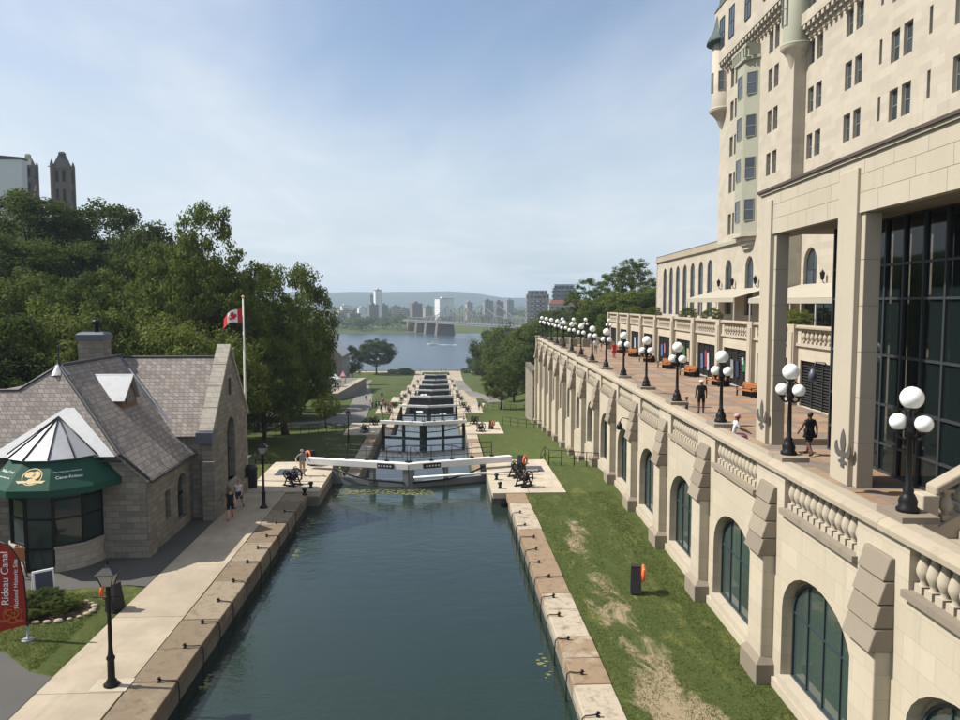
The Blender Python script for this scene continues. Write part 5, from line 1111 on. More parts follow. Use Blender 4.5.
# small bollards on the platforms
bo_ = MB(); bo_.lathe([(0, 0), (.16, 0), (.13, .05), (.09, .12), (.09, .24), (.15, .29), (.16, .36), (.08, .42), (0, .43)], 10); BO = bo_.mesh('bollard'); BO.materials.append(M('black_metal'))
for i, (x, y, l) in enumerate([(-8.2, 48.9, 'squat black mooring bollard on the near left platform edge'), (3.75, 48.2, 'squat black mooring bollard on the near right platform edge'), (3.7, 50.6, 'black mooring bollard near the white boom on the right platform'), (-8.3, 47.2, 'black mooring bollard at the end of the left quay')]):
    tag(place(BO, 'mooring_bollard', None, (x, y, .015)), l, 'bollard', 'bollards on the lock platforms')
for i, (x0, x1, y0, y1, l) in enumerate([(5.9, 7.2, 52.9, 54.7, 'dark rubber mat on the near right lock platform'), (-11.3, -9.4, 52.6, 54.6, 'dark rubber mat on the near left lock platform')]):
    m = MB(); m.box(x0, x1, y0, y1, 0, .02); 
    for q in range(6): yq = y0 + (y1 - y0)*(q + .5)/6; m.box(x0 + .05, x1 - .05, yq - .05, yq + .05, .02, .026)
    tag(m.build('rubber_mat', 'slate_blue_mat', None, (0, 0, .026)), l, 'mat')

# ================================================================== lamps, rings, ropes, fences on the banks
def park_lamp(loc, label):
    t = thing('park_lamp', label, 'lamp post', loc, 0, 'lantern posts along the left bank')
    m = MB(); m.lathe([(0, 0), (.23, 0), (.24, .06), (.17, .10), (.16, .16), (.11, .22), (.105, .80), (.13, .84), (.13, .90), (.085, .96), (.065, 1.2), (.052, 3.0), (.07, 3.02), (.07, 3.08), (.05, 3.1), (0, 3.1)], 14); m.build('post', 'black_metal', t)
    m = MB(); m.tube([(-.42, 0, 2.78), (.42, 0, 2.78)], .018, 6); m.ball((-.42, 0, 2.78), .03, 8); m.ball((.42, 0, 2.78), .03, 8); m.build('ladder_bar', 'black_metal', t)
    m = MB(); q = lambda r, z: [(-r, -r, z), (r, -r, z), (r, r, z), (-r, r, z)]
    m.hexa(q(.07, 3.1), q(.14, 3.14)); m.hexa(q(.27, 3.50), q(.29, 3.53)); m.hexa(q(.29, 3.53), q(.10, 3.70)); m.hexa(q(.10, 3.70), q(.05, 3.78)); m.lathe([(.05, 3.78), (.03, 3.84), (.05, 3.88), (0, 3.95)], 8)
    for sx, sy in ((-1, -1), (1, -1), (1, 1), (-1, 1)): m.tube([(sx*.14, sy*.14, 3.13), (sx*.245, sy*.245, 3.51)], .016, 5)
    m.build('lantern_frame', 'black_metal', t)
    m = MB(); m.hexa(q(.13, 3.14), q(.235, 3.50)); m.build('lantern_glass', 'lantern_pane', t)
park_lamp((-10.08, 23.52, .022), 'nearest black lantern post on the left canal walk'); park_lamp((-10.1, 44.25, .012), 'black lantern post standing by the gable of the stone house'); park_lamp((-10.45, 88.0, DECK[1]), 'black lantern post between the first and second lock gates'); park_lamp((-10.5, 140, DECK[2]), 'small distant black lantern post by the crowd on the left bank')
park_lamp((-9.3, 372, -23.6), 'tiny farthest lantern post near the river shore')
def life_ring(loc, rz, label, box=True):
    t = thing('life_ring_stand', label, 'life ring', loc, rz, 'orange life rings on black stands')
    m = MB(); m.hexa([(-.22, -.30, 0), (.22, -.30, 0), (.22, .30, 0), (-.22, .30, 0)], [(-.20, -.12, 1.0), (.20, -.12, 1.0), (.20, .22, 1.0), (-.20, .22, 1.0)]); m.box(-.20, .20, -.12, .22, 1.0, 1.08); m.build('stand', 'black_mat', t)
    m = MB(); n, q = 20, 8; Rr, rr_ = .30, .075; vs = []
    for i in range(n):
        a = 6.2832*i/n
        for j in range(q): b_ = 6.2832*j/q; vs.append((.30 + rr_*math.cos(b_)*.9, .05 + (Rr + rr_*math.sin(b_))*math.cos(a), .75 + (Rr + rr_*math.sin(b_))*math.sin(a)))
    m.add(vs, [(i*q+j, i*q+(j+1) % q, ((i+1) % n)*q+(j+1) % q, ((i+1) % n)*q+j) for i in range(n) for j in range(q)], 0, True); m.v = m.v; o = m.build('life_ring', 'orange_ring', t)
    m = MB()
    for i in range(4):
        a = .785 + 1.5708*i; m.tube([(.30, .05 + .21*math.cos(a), .75 + .21*math.sin(a)), (.385, .05 + .30*math.cos(a), .75 + .30*math.sin(a)), (.30, .05 + .39*math.cos(a), .75 + .39*math.sin(a))], .02, 5)
    m.build('ring_band', 'off_white', o)
life_ring((-12.45, 29.6, 0), R(160), 'orange life ring on a black stand beside the left walk, behind the lamp'); life_ring((7.9, 30.4, 0), R(-12), 'orange life ring on a black stand on the right-hand lawn'); life_ring((-9.3, 55.9, .03), R(-140), 'orange life ring beside the near left gate hinge'); life_ring((5.6, 53.2, .03), R(-30), 'orange life ring behind the winches on the near right platform'); life_ring((6.4, 97, DECK[1]), R(-40), 'orange life ring on the right platform of the second lock gate')
def rope(i, x, xe, y, side, label):
    t = thing('mooring_rope', label, 'mooring rope', (x, y, .0), 0, 'mooring ropes along the quay copings')
    s = 1 if xe > x else -1; d = abs(xe - x)
    m = MB(); m.lathe([(0, 0), (.06, 0), (.06, .03), (.025, .04), (.025, .10), (.05, .12), (.05, .15), (0, .16)], 8); m.tube([(-.07, 0, .09), (.07, 0, .09)], .018, 6); m.build('ring_bolt', 'black_metal', t)
    sw = random.uniform(-.15, .15)
    m = MB(); m.tube([(s*.02, 0, .07), (s*d*.5, sw*.4, .05), (s*(d - .02), sw, .05), (s*(d + .07), sw*1.1, -.03), (s*(d + .09), sw*1.3, -.35), (s*(d + .10), sw*1.2 - .1, -.95)], .021, 7); m.build('rope', 'tyre_rope', t)
random.seed(12)
for i, y in enumerate([23.7, 26.1, 28.1, 30.15, 32.35, 34.75, 36.75, 38.65, 40.95, 43.2]): rope(i, -8.72, -8.2, y + .0, -1, 'black mooring rope over the left quay edge, %s from the camera' % ORD[i])
for i, y in enumerate([18.6, 21.0, 23.5, 26.0, 28.1, 29.95, 32.2, 34.0, 35.9, 37.8, 39.9, 42.4]): rope(i, 4.50 + random.uniform(-.1, .15), 4.05, y, 1, 'black mooring rope over the right quay edge, %s from the camera' % ORD[i])
def fence(p, q, label, n=6, h=1.05):
    z0, z1 = H(*p), H(*q); t = thing('railing_fence', label, 'fence', (p[0], p[1], z0), 0, 'black railings on the lawns'); d = Vector((q[0]-p[0], q[1]-p[1], 0))
    for i in range(n + 1):
        x, y = d.x*i/n, d.y*i/n; zg = H(p[0]+x, p[1]+y) - z0; m = MB(); m.tube([(x, y, zg - .25), (x, y, zg + h)], .035, 6); m.build('post', 'black_metal', t)
    for k in (h - .02, h*.5):
        m = MB(); m.tube([(d.x*i/n, d.y*i/n, H(p[0]+d.x*i/n, p[1]+d.y*i/n) - z0 + k) for i in range(n+1)], .026, 6); m.build('rail', 'black_metal', t)
fence((7.9, 55.6), (11.6, 55.6), 'black two-bar railing between the near right platform and terrace wall', 4); fence((7.9, 55.6), (7.7, 58.6), 'short black railing running back from the near right platform corner', 2)
fence((8.2, 101), (13.4, 101), 'black railing on the right lawn beside the second lock gate', 5); fence((9.0, 147), (14.5, 147), 'distant black railing by the tree on the right lawn', 5)
fence((-19.5, 96.5), (-11.9, 96.2), 'black railing on the left lawn under the small bright tree', 7); fence((-30, 97.5), (-20.5, 96.6), 'black railing on the left lawn near the bin under the trees', 8); fence((-13.2, 55.5), (-13.6, 76), 'black railing along the left lawn edge behind the flagpole', 10)
for i, (x, y, l) in enumerate([(-11.95, 49.2, 'tall black litter bin by the corner of the stone house'), (-23.0, 97.9, 'black litter bin by the railing under the trees')]):
    t = thing('litter_bin', l, 'bin', (x, y, H(x, y) + (.03 if i == 0 else 0))); m = MB(); m.lathe([(0, 0), (.30, 0), (.33, .08), (.35, 1.15), (.37, 1.17), (.37, 1.26), (.30, 1.28)], 16); m.build('bin_body', 'black_mat', t); m = MB(); m.lathe([(.34, 1.27), (.30, 1.42), (.16, 1.50), (0, 1.52)], 16); m.build('lid', 'dark_green_metal', t)
# flagpole with maple-leaf flag
fp = thing('flagpole', 'tall white flagpole beside the stone house', 'flagpole', (-12.75, 51.2, 0)); m = MB(); m.lathe([(0, 0), (.25, 0), (.25, .12), (.09, .16), (.085, 4), (.05, 12.0), (0, 12.0)], 10); m.build('pole', 'off_white', fp); m = MB(); m.ball((0, 0, 12.1), .10, 10); m.build('ball', 'gold', fp)
fg = thing('maple_leaf_flag', 'red and white maple leaf flag streaming left from the flagpole', 'flag', (-12.82, 51.2, 10.95), 0)
W_, Hh = 1.45, .95
def flagpt(u, v, off=0.0):   # droops away from the pole and ripples
    x = -W_*u*.86; y = .16*math.sin(u*7 + v)*u + off; zz_ = (v - .5)*Hh*(1 - .35*u) - .55*u*u - .05*math.sin(u*8); return (x, y, zz_)
def flag_patch(u0, u1, v0, v1, mat, name, nu=6, off=0.0):
    m = MB(); 
    for o2, fl2 in ((off, False), (off + .012, True)):
        vs = [flagpt(u0 + (u1-u0)*i/nu, v0 + (v1-v0)*j/4, o2) for j in range(5) for i in range(nu+1)]
        fs = [(j*(nu+1)+i, j*(nu+1)+i+1, (j+1)*(nu+1)+i+1, (j+1)*(nu+1)+i) for j in range(4) for i in range(nu)]; m.add(vs, [q[::-1] for q in fs] if not fl2 else fs, 0, True)
    return m.build(name, mat, fg)
flag_patch(0, .25, 0, 1, 'flag_red', 'red_bar'); flag_patch(.25, .75, 0, 1, 'flag_white', 'white_field', 8); flag_patch(.75, 1, 0, 1, 'flag_red', 'red_bar')
leaf = [(0, .46), (.09, .30), (.19, .35), (.15, .10), (.27, .22), (.30, .14), (.44, .17), (.38, .02), (.44, -.05), (.22, -.22), (.25, -.31), (.03, -.27), (.03, -.46)]; leaf = leaf + [(-a, b_) for a, b_ in leaf[::-1]]
for o2 in (-.02, .03): m = MB(); m.add([flagpt(.5, .5, o2)] + [flagpt(.5 - a*.52, .5 + b_*.86, o2) for a, b_ in leaf], [(0, i + 1, (i + 1) % len(leaf) + 1) for i in range(len(leaf))]); m.build('maple_leaf', 'flag_red', fg)

# ================================================================== museum, tent, boats, far bank of the left side
mu = thing('stone_museum', 'tall grey stone house with pale gabled roof among trees near the river', 'house', (-31.5, 250, -17)); 
MW, ML, MHt = 8.0, 20, 12
wz = [(2.0, 3.6, 3, 5.2), (4.6, 6.0, 3, 5.2), (2.0, 3.6, 7.5, 9.6), (4.6, 6.0, 7.5, 9.6)]
m = MB(); m.box(-MW, 0, 0, ML, 0, MHt); m.ext([(-MW, MHt), (0, MHt), (-MW/2, MHt + 4.2)], 'y', 0, .5); m.ext([(-MW, MHt), (0, MHt), (-MW/2, MHt + 4.2)], 'y', ML - .5, ML); m.build('wall', 'museum_stone', mu)
for s_ in (0, 1):
    m = MB(); x = -MW - .4 if s_ else .4; p_ = [(x, -.4, MHt - .3), (x, ML + .4, MHt - .3), (-MW/2, ML + .4, MHt + 4.45), (-MW/2, -.4, MHt + 4.45)]; m.slab(p_ if not s_ else p_[::-1], .25); m.build('roof_slope', 'off_white' if not s_ else 'slate', mu)
for (a, b_, c, d) in wz: m = MB(); m.box(-a - .9, -a, -.05, -.01, c, d); m.build('window', 'dark_glass', mu)
for i in range(4):
    for c, d in ((3, 5), (7.5, 9.5)): m = MB(); m.box(.01, .05, 2.5 + 4.4*i, 3.7 + 4.4*i, c, d); m.build('window', 'dark_glass', mu)
wl2 = thing('retaining_wall', 'grey stone retaining wall of the plaza below the museum', 'wall', (-24.5, 190, H(-20, 190) - 2)); m = MB(); m.hexa([(-2.5, 0, 0), (0, 0, 0), (1.2, 58, -5), (-1.5, 58, -5)], [(-2.5, 0, 3.6), (-.6, 0, 3.6), (.8, 58, 1.8), (-1.5, 58, 1.8)]); m.build('wall', 'rough_stone', wl2); m = MB(); m.hexa([(-2.6, -.1, 3.6), (-.5, -.1, 3.6), (.9, 58.1, 1.8), (-1.6, 58.1, 1.8)], [(-2.6, -.1, 3.8), (-.5, -.1, 3.8), (.9, 58.1, 2.0), (-1.6, 58.1, 2.0)]); m.build('coping', 'concrete', wl2)
zpl = H(-20, 190) + 1.62
m = MB(); m.hexa([(-44, 190, zpl - 6), (-26.8, 190, zpl - 6), (-25.9, 247, zpl - 8), (-44, 247, zpl - 8)], [(-44, 190, zpl), (-26.8, 190, zpl), (-25.9, 247, zpl - 1.5), (-44, 247, zpl - 1.5)]); struct(m.build('plaza_pavement', 'path_asphalt'))
def tent(x, y, z, w, mat, label):
    t = thing('market_tent', label, 'tent', (x, y, z))
    for sx in (-1, 1):
        for sy in (-1, 1): m = MB(); m.tube([(sx*w, sy*w, 0), (sx*w, sy*w, 2.2)], .06, 6); m.build('leg', 'grey_metal', t)
    m = MB(); c = [(-w-.1, -w-.1, 2.2), (w+.1, -w-.1, 2.2), (w+.1, w+.1, 2.2), (-w-.1, w+.1, 2.2)]; i_ = [(a*.45, b_*.45, 2.95) for a, b_, _ in c]; m.add(c + i_ + [(0, 0, 3.9)], [(j, (j+1) % 4, 4 + (j+1) % 4, 4 + j) for j in range(4)] + [(4 + j, 4 + (j+1) % 4, 8) for j in range(4)]); m.build('canopy', mat, t)
    m = MB()
    for a, b_ in zip(c, c[1:] + c[:1]): m.add([a, b_, (b_[0], b_[1], 1.95), (a[0], a[1], 1.95)], [(0, 1, 2, 3)])
    m.build('valance', mat, t); m = MB(); m.box(-w*.7, w*.7, -.4, .4, .7, .8); m.box(-w*.65, -w*.6, -.3, .3, 0, .7); m.box(w*.6, w*.65, -.3, .3, 0, .7); m.build('table', 'cloth_yellow', t)
tent(-28.9, 212, zpl - .6, 1.7, 'white_paint', 'peaked white tent on the museum plaza'); tent(-32.4, 211, zpl - .58, 1.1, 'off_white', 'small white canopy left of the peaked tent'); tent(-27.9, 224, zpl - .9, .7, 'cloth_pink', 'small reddish canopy right of the peaked white tent')
def boat(x, y, z, L, rz, label, wake=False):
    t = thing('motor_boat', label, 'boat', (x, y, z), rz, 'white motor boats'); w = L*.17
    st_ = [(-.5, .80, .0, .55), (-.2, 1.0, -.25, .55), (.15, .92, -.22, .62), (.38, .5, -.1, .75), (.5, .02, .2, .85)]; vs = []; fs = []
    for (u, k, lo, hi) in st_: vs += [(u*L, -w*k, hi*L*.16), (u*L, -w*k*.7, lo*L*.16), (u*L, w*k*.7, lo*L*.16), (u*L, w*k, hi*L*.16)]
    for i in range(4):
        for j in range(3): fs.append((i*4+j, i*4+j+1, (i+1)*4+j+1, (i+1)*4+j))
        fs.append((i*4+3, i*4, (i+1)*4, (i+1)*4+3))
    fs.append((0, 3, 2, 1)); m = MB(); m.add(vs, fs); m.build('hull', 'white_paint', t)
    m = MB(); m.hexa([(-.18*L, -w*.7, .09*L), (.2*L, -w*.6, .10*L), (.2*L, w*.6, .10*L), (-.18*L, w*.7, .09*L)], [(-.16*L, -w*.6, .25*L), (.08*L, -w*.5, .25*L), (.08*L, w*.5, .25*L), (-.16*L, w*.6, .25*L)]); m.build('cabin', 'white_paint', t)
    m = MB(); m.hexa([(-.17*L, -w*.7 - .02, .15*L), (.17*L, -w*.6 - .02, .15*L), (.17*L, w*.6 + .02, .15*L), (-.17*L, w*.7 + .02, .15*L)], [(-.165*L, -w*.64 - .02, .22*L), (.12*L, -w*.54 - .02, .22*L), (.12*L, w*.54 + .02, .22*L), (-.165*L, w*.64 + .02, .22*L)]); m.build('cabin_windows', 'dark_glass', t)
    return t
boat(-4.9, 180, WL[3], 8.5, R(90), 'white cabin boat in the third lock, left side'); boat(.6, 176, WL[3], 8.0, R(90), 'white cabin boat in the third lock, right side'); boat(-4.6, 218, WL[4], 10, R(90), 'larger white cabin cruiser waiting in the fourth lock'); boat(-4.4, 300, WL[6], 8, R(90), 'white boat in the far lock near the river'); 
boat(-7, 700, -25.85, 9, R(170), 'white speedboat trailing a wake on the river')
m = MB(); random.seed(8)
for i in range(90): u = random.random(); x = -2 + u*17; y = 700 - u*2.6 + random.gauss(0, .7 + u*1.6); s = random.uniform(.3, 1.1); m.add([(x-s, y-s*.4, -25.86), (x+s, y-s*.4, -25.86), (x+s, y+s*.4, -25.85), (x-s, y+s*.4, -25.85)], [(0, 1, 2, 3)])
tag(m.build('wake_foam', 'white_paint'), 'white foam of the wake behind the speedboat', 'wake', kind='stuff')

# ================================================================== trees
def crown_mesh(name, seed, n_clump, n_leaf, shape, leaf, clump=(.15, .27), inner=.30):
    """unit crown (radius 1, centre 0): clumps of leaf-sized rhombs on limb ends, gaps between"""
    rnd = random.Random(seed); vs = []; fs = []; tips = []
    for c in range(n_clump):
        while True:
            p = Vector((rnd.uniform(-1, 1), rnd.uniform(-1, 1), rnd.uniform(-1, 1)))
            if p.length < 1 and p.length > inner: break
        p = p.normalized() * (p.length ** (.55 if inner > .2 else .85)); p = shape(p, rnd)
        if p is None: continue
        p *= 1 + .12 * mnoise.noise(p * 1.7 + Vector((seed, 0, 0))); r = rnd.uniform(*clump); tips.append(p.copy()); sq = rnd.uniform(.55, .8)
        for i in range(n_leaf):
            d = Vector((rnd.gauss(0, 1), rnd.gauss(0, 1), rnd.gauss(0, 1))).normalized(); q = p + Vector((d.x, d.y, d.z * sq)) * r * (rnd.random() ** .4)
            nrm = (d * .9 + Vector((0, 0, .7)) + Vector((rnd.gauss(0, .6), rnd.gauss(0, .6), rnd.gauss(0, .6)))).normalized(); u = nrm.orthogonal().normalized(); a = rnd.random() * 6.283; w = nrm.cross(u); u2 = u*math.cos(a) + w*math.sin(a); w2 = nrm.cross(u2)
            s = leaf * rnd.uniform(.6, 1.3); o = len(vs); vs += [q - u2*s, q - w2*s*.55, q + u2*s, q + w2*s*.55]; fs.append((o, o+1, o+2, o+3))
    m = MB(); m.add(vs, fs); return m.mesh(name), tips
def sh_round(p, r): return Vector((p.x, p.y, p.z * .92)) if p.z > -.75 else None
def sh_spread(p, r): return Vector((p.x * (1.0 + .1*p.z), p.y, p.z * .80)) if p.z > -.6 else None
def sh_oval(p, r): k = 1 - .45 * max(0, p.z) ** 1.5; return Vector((p.x * .72 * k, p.y * .72 * k, p.z))
def sh_airy(p, r):
    if p.z > .35 and r.random() < .25: return None
    k = .60 + .40 * min(1, (1 - p.z)); return Vector((p.x * k, p.y * k, p.z * 1.0))
CROWN = {}
def crowns(kind, mat):
    key = (kind, mat)
    if key not in CROWN:
        out = []
        for s in range(2):
            if kind == 'round': a = crown_mesh('crown', 10 + s, 150, 150, sh_round, .031)
            elif kind == 'spread': a = crown_mesh('crown', 30 + s, 140, 150, sh_spread, .031)
            elif kind == 'oval': a = crown_mesh('crown', 50 + s, 95, 110, sh_oval, .036, (.12, .22))
            elif kind == 'fine': a = crown_mesh('crown', 90 + s, 200, 130, sh_round, .025, (.11, .20))
            elif kind == 'dense': a = crown_mesh('crown', 110 + s, 200, 120, sh_round, .036, (.15, .26))
            else: a = crown_mesh('crown', 70 + s, 300, 100, sh_airy, .023, (.08, .17), .1)
            a[0].materials.append(M(mat)); out.append(a)
        CROWN[key] = out
    return CROWN[key]
TRUNK = {}
def tree(name, x, y, ztop, rad, kind, mat, label, group, low=.25, seed=0, base=None, rz=None, zr=None):
    zg = (H(x, y) if base is None else base) - .15; h = ztop - zg; t = thing(name, label, 'tree', (x, y, zg), 0, group); rnd = random.Random(seed * 7 + int(x * 3 + y))
    me, tips = crowns(kind, mat)[seed % 2]; cz = h * (1 + low) / 2; vz = h * (1 - low) / 2; rz_ = rnd.random() * 6.283 if rz is None else rz
    c = place(me, 'crown', t, (0, 0, cz), rz_); c.scale = (rad, rad, vz)
    m = MB(); tr = max(.10, .011 * h + .022 * rad); bend = Vector((rnd.uniform(-.3, .3), rnd.uniform(-.3, .3), 0))
    top = Vector((0, 0, cz + vz * .25)); trunk = [Vector((0, 0, 0)), Vector((bend.x*.5, bend.y*.5, h*low*.6)), Vector((bend.x, bend.y, cz - vz*.5)), Vector((bend.x*.5, bend.y*.5, cz)), top]; m.tube(trunk, [tr*1.35, tr, tr*.8, tr*.5, tr*.12], 9)
    cr, sr = math.cos(rz_), math.sin(rz_)
    for i in range(0, len(tips), max(1, len(tips) // 14)):
        p = tips[i]; e = Vector(((p.x*cr - p.y*sr)*rad, (p.x*sr + p.y*cr)*rad, cz + p.z*vz)); f_ = .25 + .45*rnd.random(); zb = cz - vz*.75 + (e.z - cz + vz*.75)*.35; b0 = Vector((bend.x*.8, bend.y*.8, max(h*low*.6, zb - rad*.2)))
        m.tube([b0, b0.lerp(e, .5) + Vector((0, 0, -rad*.06)), e], [tr*.42, tr*.24, tr*.06], 6)
    m.build('trunk', 'bark', t); return t
def sight(u, v):
    x = (u - 480)/776; yy = (360 - v)/776; P_, Yw = R(4.2), R(2.95); f_ = math.cos(P_) + yy*math.sin(P_); z = -math.sin(P_) + yy*math.cos(P_); Yd = -x*math.sin(Yw) + f_*math.cos(Yw); return (x*math.cos(Yw) + f_*math.sin(Yw))/Yd, z/Yd
def X(u, y, v=303): return sight(u, v)[0] * y
def ZT_(v, y, u=440): return 11.7 + sight(u, v)[1] * y
LT = [ # u, v_top, y, radius, kind, mat, low, label
 (100, 198, 118, 8.5, 'round', 'leaf_dark', .15, 'dark round-crowned tree on the hill below the right stone tower'),
 (28, 190, 112, 8.5, 'round', 'leaf_dark', .15, 'dark tree at the hilltop under the white building'),
 (62, 228, 100, 7.5, 'spread', 'leaf_dark', .12, 'dark tree on the slope between the two hilltop trees'),
 (150, 222, 108, 7.0, 'round', 'leaf_dark', .15, 'dark tree behind the airy tall tree, upper left'),
 (-14, 225, 92, 7.5, 'round', 'leaf_dark', .1, 'dark tree cut by the left edge on the upper slope'),
 (8, 258, 80, 6.5, 'spread', 'leaf_mid', .08, 'green tree at the left edge midway up the slope'),
 (68, 268, 78, 6.0, 'fine', 'leaf_dark', .08, 'dark tree behind the house chimney, left'),
 (125, 258, 82, 6.5, 'spread', 'leaf_mid', .10, 'mid green tree on the slope above the chimney'),
 (203, 194, 80, 6.6, 'airy', 'leaf_mid', .12, 'tall airy tree with thin top branches above the house'),
 (172, 232, 84, 6.2, 'fine', 'leaf_mid', .10, 'leafy lower left part tree beside the tall airy one'),
 (232, 262, 90, 6.4, 'fine', 'leaf_dark', .10, 'dark tree behind the flagpole'),
 (282, 253, 94, 6.6, 'fine', 'leaf_mid', .08, 'broad green tree right of the flagpole'),
 (288, 296, 120, 6.4, 'round', 'leaf_mid', .08, 'green tree behind the broad one right of the flagpole'),
 (262, 330, 80, 4.6, 'fine', 'leaf_mid', .06, 'lower green tree overhanging the lawn by the flagpole'),
 (215, 318, 72, 4.8, 'spread', 'leaf_light', .10, 'lighter green tree just behind the gable of the house'),
 (150, 298, 68, 5.0, 'spread', 'leaf_light', .08, 'lighter green tree directly behind the rear roof'),
 (95, 300, 66, 4.8, 'round', 'leaf_mid', .06, 'green tree behind the chimney cap'),
 (40, 288, 64, 5.2, 'spread', 'leaf_light', .06, 'lighter green tree behind the front roof ridge'),
 (-5, 305, 60, 4.8, 'round', 'leaf_dark', .06, 'dark tree at the left edge beyond the front roof'),
 (15, 345, 58, 4.0, 'round', 'leaf_dark', .05, 'low dark tree behind the left roof hip'),
 (62, 345, 60, 3.4, 'fine', 'leaf_light', .05, 'low bright tree left of the chimney'),
 (300, 352, 128, 5.5, 'round', 'leaf_dark', .10, 'dark tree over the path left of the museum'),
 (302, 320, 165, 6.2, 'round', 'leaf_mid', .15, 'tree in front of the museum roof'),
 (352, 345, 300, 4.2, 'round', 'leaf_dark', .15, 'small tree right behind the museum'),
 (275, 325, 150, 8.0, 'round', 'leaf_dark', .12, 'dark tree filling the hillside left of the museum'),
 (255, 300, 130, 9.0, 'round', 'leaf_dark', .12, 'dark hillside tree behind the flag'),
 (190, 262, 125, 9.0, 'round', 'leaf_dark', .1, 'dark hillside tree far behind the airy tree'),
]
for i, (u, v, y, r, k, mt, lo, lb) in enumerate(LT):
    x = X(u, y, v)
    tree('hillside_tree', x, y, ZT_(v, y, u) , r * (.95 if k != 'airy' else 1.0), k, mt, lb, 'trees on the left hillside', lo, i)
tree('small_tree', -14.85, 100.8, .25, 1.85, 'fine', 'leaf_light', 'small bright rounded tree beside the left lawn railing', 'trees on the lawns', .25, 1)
tree('lone_tree', -31.5, 385, -5.4, 9.2, 'dense', 'leaf_dark', 'lone dark round tree at the river end of the locks', 'trees on the lawns', .18, 0)
tree('shore_bush', X(407, 384), 384, -20.2, 2.6, 'round', 'leaf_yellow', 'pale yellowish bush right of the lone dark tree', 'trees on the lawns', .1, 1)
for i, (x, y, r, h) in enumerate([(-52, 393, 3.2, 3.6), (-45, 394, 2.6, 2.8), (-24, 391, 2.4, 2.2), (-19, 392, 3.0, 2.6), (-14.5, 391, 2.0, 1.8), (13, 392, 2.6, 2.6), (19, 393, 3.2, 3.4)]):
    tree('shore_shrub', x, y, H(x, y) + h, r, 'round', 'leaf_mid' if i % 2 else 'leaf_dark', 'low shrub on the grass before the river path, %s from the left' % ORD[i], 'shrubs before the river path', .02, i)
RT = [(501, 357, 150, 3.6, 'fine', 'leaf_mid', .12, 'green tree on the right lawn past the second lock'), (492, 349, 300, 8.0, 'round', 'leaf_dark', .08, 'dark tree on the right bank next to the far locks'),
 (515, 318, 215, 9.5, 'spread', 'leaf_mid', .1, 'large tree left of the terrace end'), (541, 317, 190, 8.5, 'round', 'leaf_mid', .1, 'large tree behind the far terrace lamps'), (498, 327, 290, 10, 'round', 'leaf_dark', .1, 'dark tree on the right river bank'),
 (530, 345, 160, 5.5, 'round', 'leaf_dark', .1, 'lower dark tree beside the terrace end pier'), (481, 352, 380, 7.0, 'round', 'leaf_dark', .08, 'small dark tree on the shore right of the locks'), (514, 350, 180, 5.5, 'spread', 'leaf_dark', .08, 'dark tree behind the right lawn tree'),
 (560, 307, 200, 9.0, 'round', 'leaf_far', .1, 'tree beyond the terrace end lamps'), (584, 318, 165, 6.0, 'round', 'leaf_mid', .1, 'tree behind the fifth and sixth far lamps'), (590, 276, 168, 5.4, 'airy', 'leaf_mid', .3, 'thin open-crowned tree on the park hill behind the terrace'),
 (632, 257, 152, 6.5, 'airy', 'leaf_mid', .25, 'tall open tree top left of the ballroom wing'), (612, 291, 150, 6.0, 'round', 'leaf_mid', .1, 'round green tree in front of the park hill'), (640, 282, 140, 6.5, 'spread', 'leaf_mid', .08, 'broad green tree touching the ballroom wing'),
 (655, 290, 132, 5.0, 'round', 'leaf_dark', .08, 'dark tree behind the ballroom wing corner'), (597, 305, 142, 4.5, 'round', 'leaf_dark', .06, 'low dark tree behind the terrace plinths'), (622, 305, 130, 4.2, 'round', 'leaf_mid', .06, 'low green tree beyond the arcade corner'), (525, 330, 260, 9, 'round', 'leaf_mid', .1, 'tree deep in the right bank woods')]
for i, (u, v, y, r, k, mt, lo, lb) in enumerate(RT): tree('park_tree', X(u, y, v), y, ZT_(v, y, u), r, k, mt, lb, 'trees of the park on the right', lo, i)
# shrubs: flower bed by the banner and planters on the upper terrace
def shrub(name, loc, r, h, mat, label, group=None, seed=0, mat2=None):
    t = thing(name, label, 'shrub', loc, 0, group); me, tips = crowns('fine', mat)[seed % 2]; c = place(me, 'foliage', t, (0, 0, h*.5), seed*1.3); c.scale = (r, r, h*.55); m = MB()
    for i in range(5): a = i*1.257; m.tube([(0, 0, -.1), (r*.3*math.cos(a), r*.3*math.sin(a), h*.55)], [.03, .01], 5)
    m.build('stems', 'bark', t)
    return t
m = MB(); n = 28; vs = [(-14.75 + (1.5 + .2*math.sin(3*a))*math.cos(a), 29.45 + (1.05 + .1*math.sin(2*a))*math.sin(a), .03) for a in [6.2832*i/n for i in range(n)]]; m.add(vs + [(-14.75, 29.45, .10)], [(i, (i+1) % n, n) for i in range(n)], 0, True); struct(m.build('flower_bed', 'soil'))
for i, (x, y, r, h, mt) in enumerate([(-15.7, 29.3, .75, .85, 'leaf_mid'), (-15.0, 29.7, .7, .8, 'leaf_dark'), (-14.5, 29.2, .6, .65, 'leaf_mid'), (-14.2, 29.8, .5, .5, 'leaf_light'), (-15.3, 28.8, .5, .5, 'leaf_light')]):
    shrub('flower_bed_shrub', (x, y, .04), r, h, mt, ['dark shrub at the left of the bed by the banner', 'tallest dark shrub at the back of the bed', 'mid green shrub in the middle of the bed', 'small pale shrub at the right tip of the bed', 'low pale shrub at the front of the bed'][i], 'shrubs in the flower bed', i)
random.seed(14); m = MB()
for i in range(14): a = i/13*3.4 - 1.9; x = -14.7 + 1.5*math.cos(a); y = 29.45 + 1.05*math.sin(a); m.ball((x, y, .05), random.uniform(.07, .15), 6, 0, (1.3, 1, .6))
tag(m.build('edging_stones', 'sandy_rock'), 'pale edging stones round the right side of the flower bed', 'stones', kind='stuff')
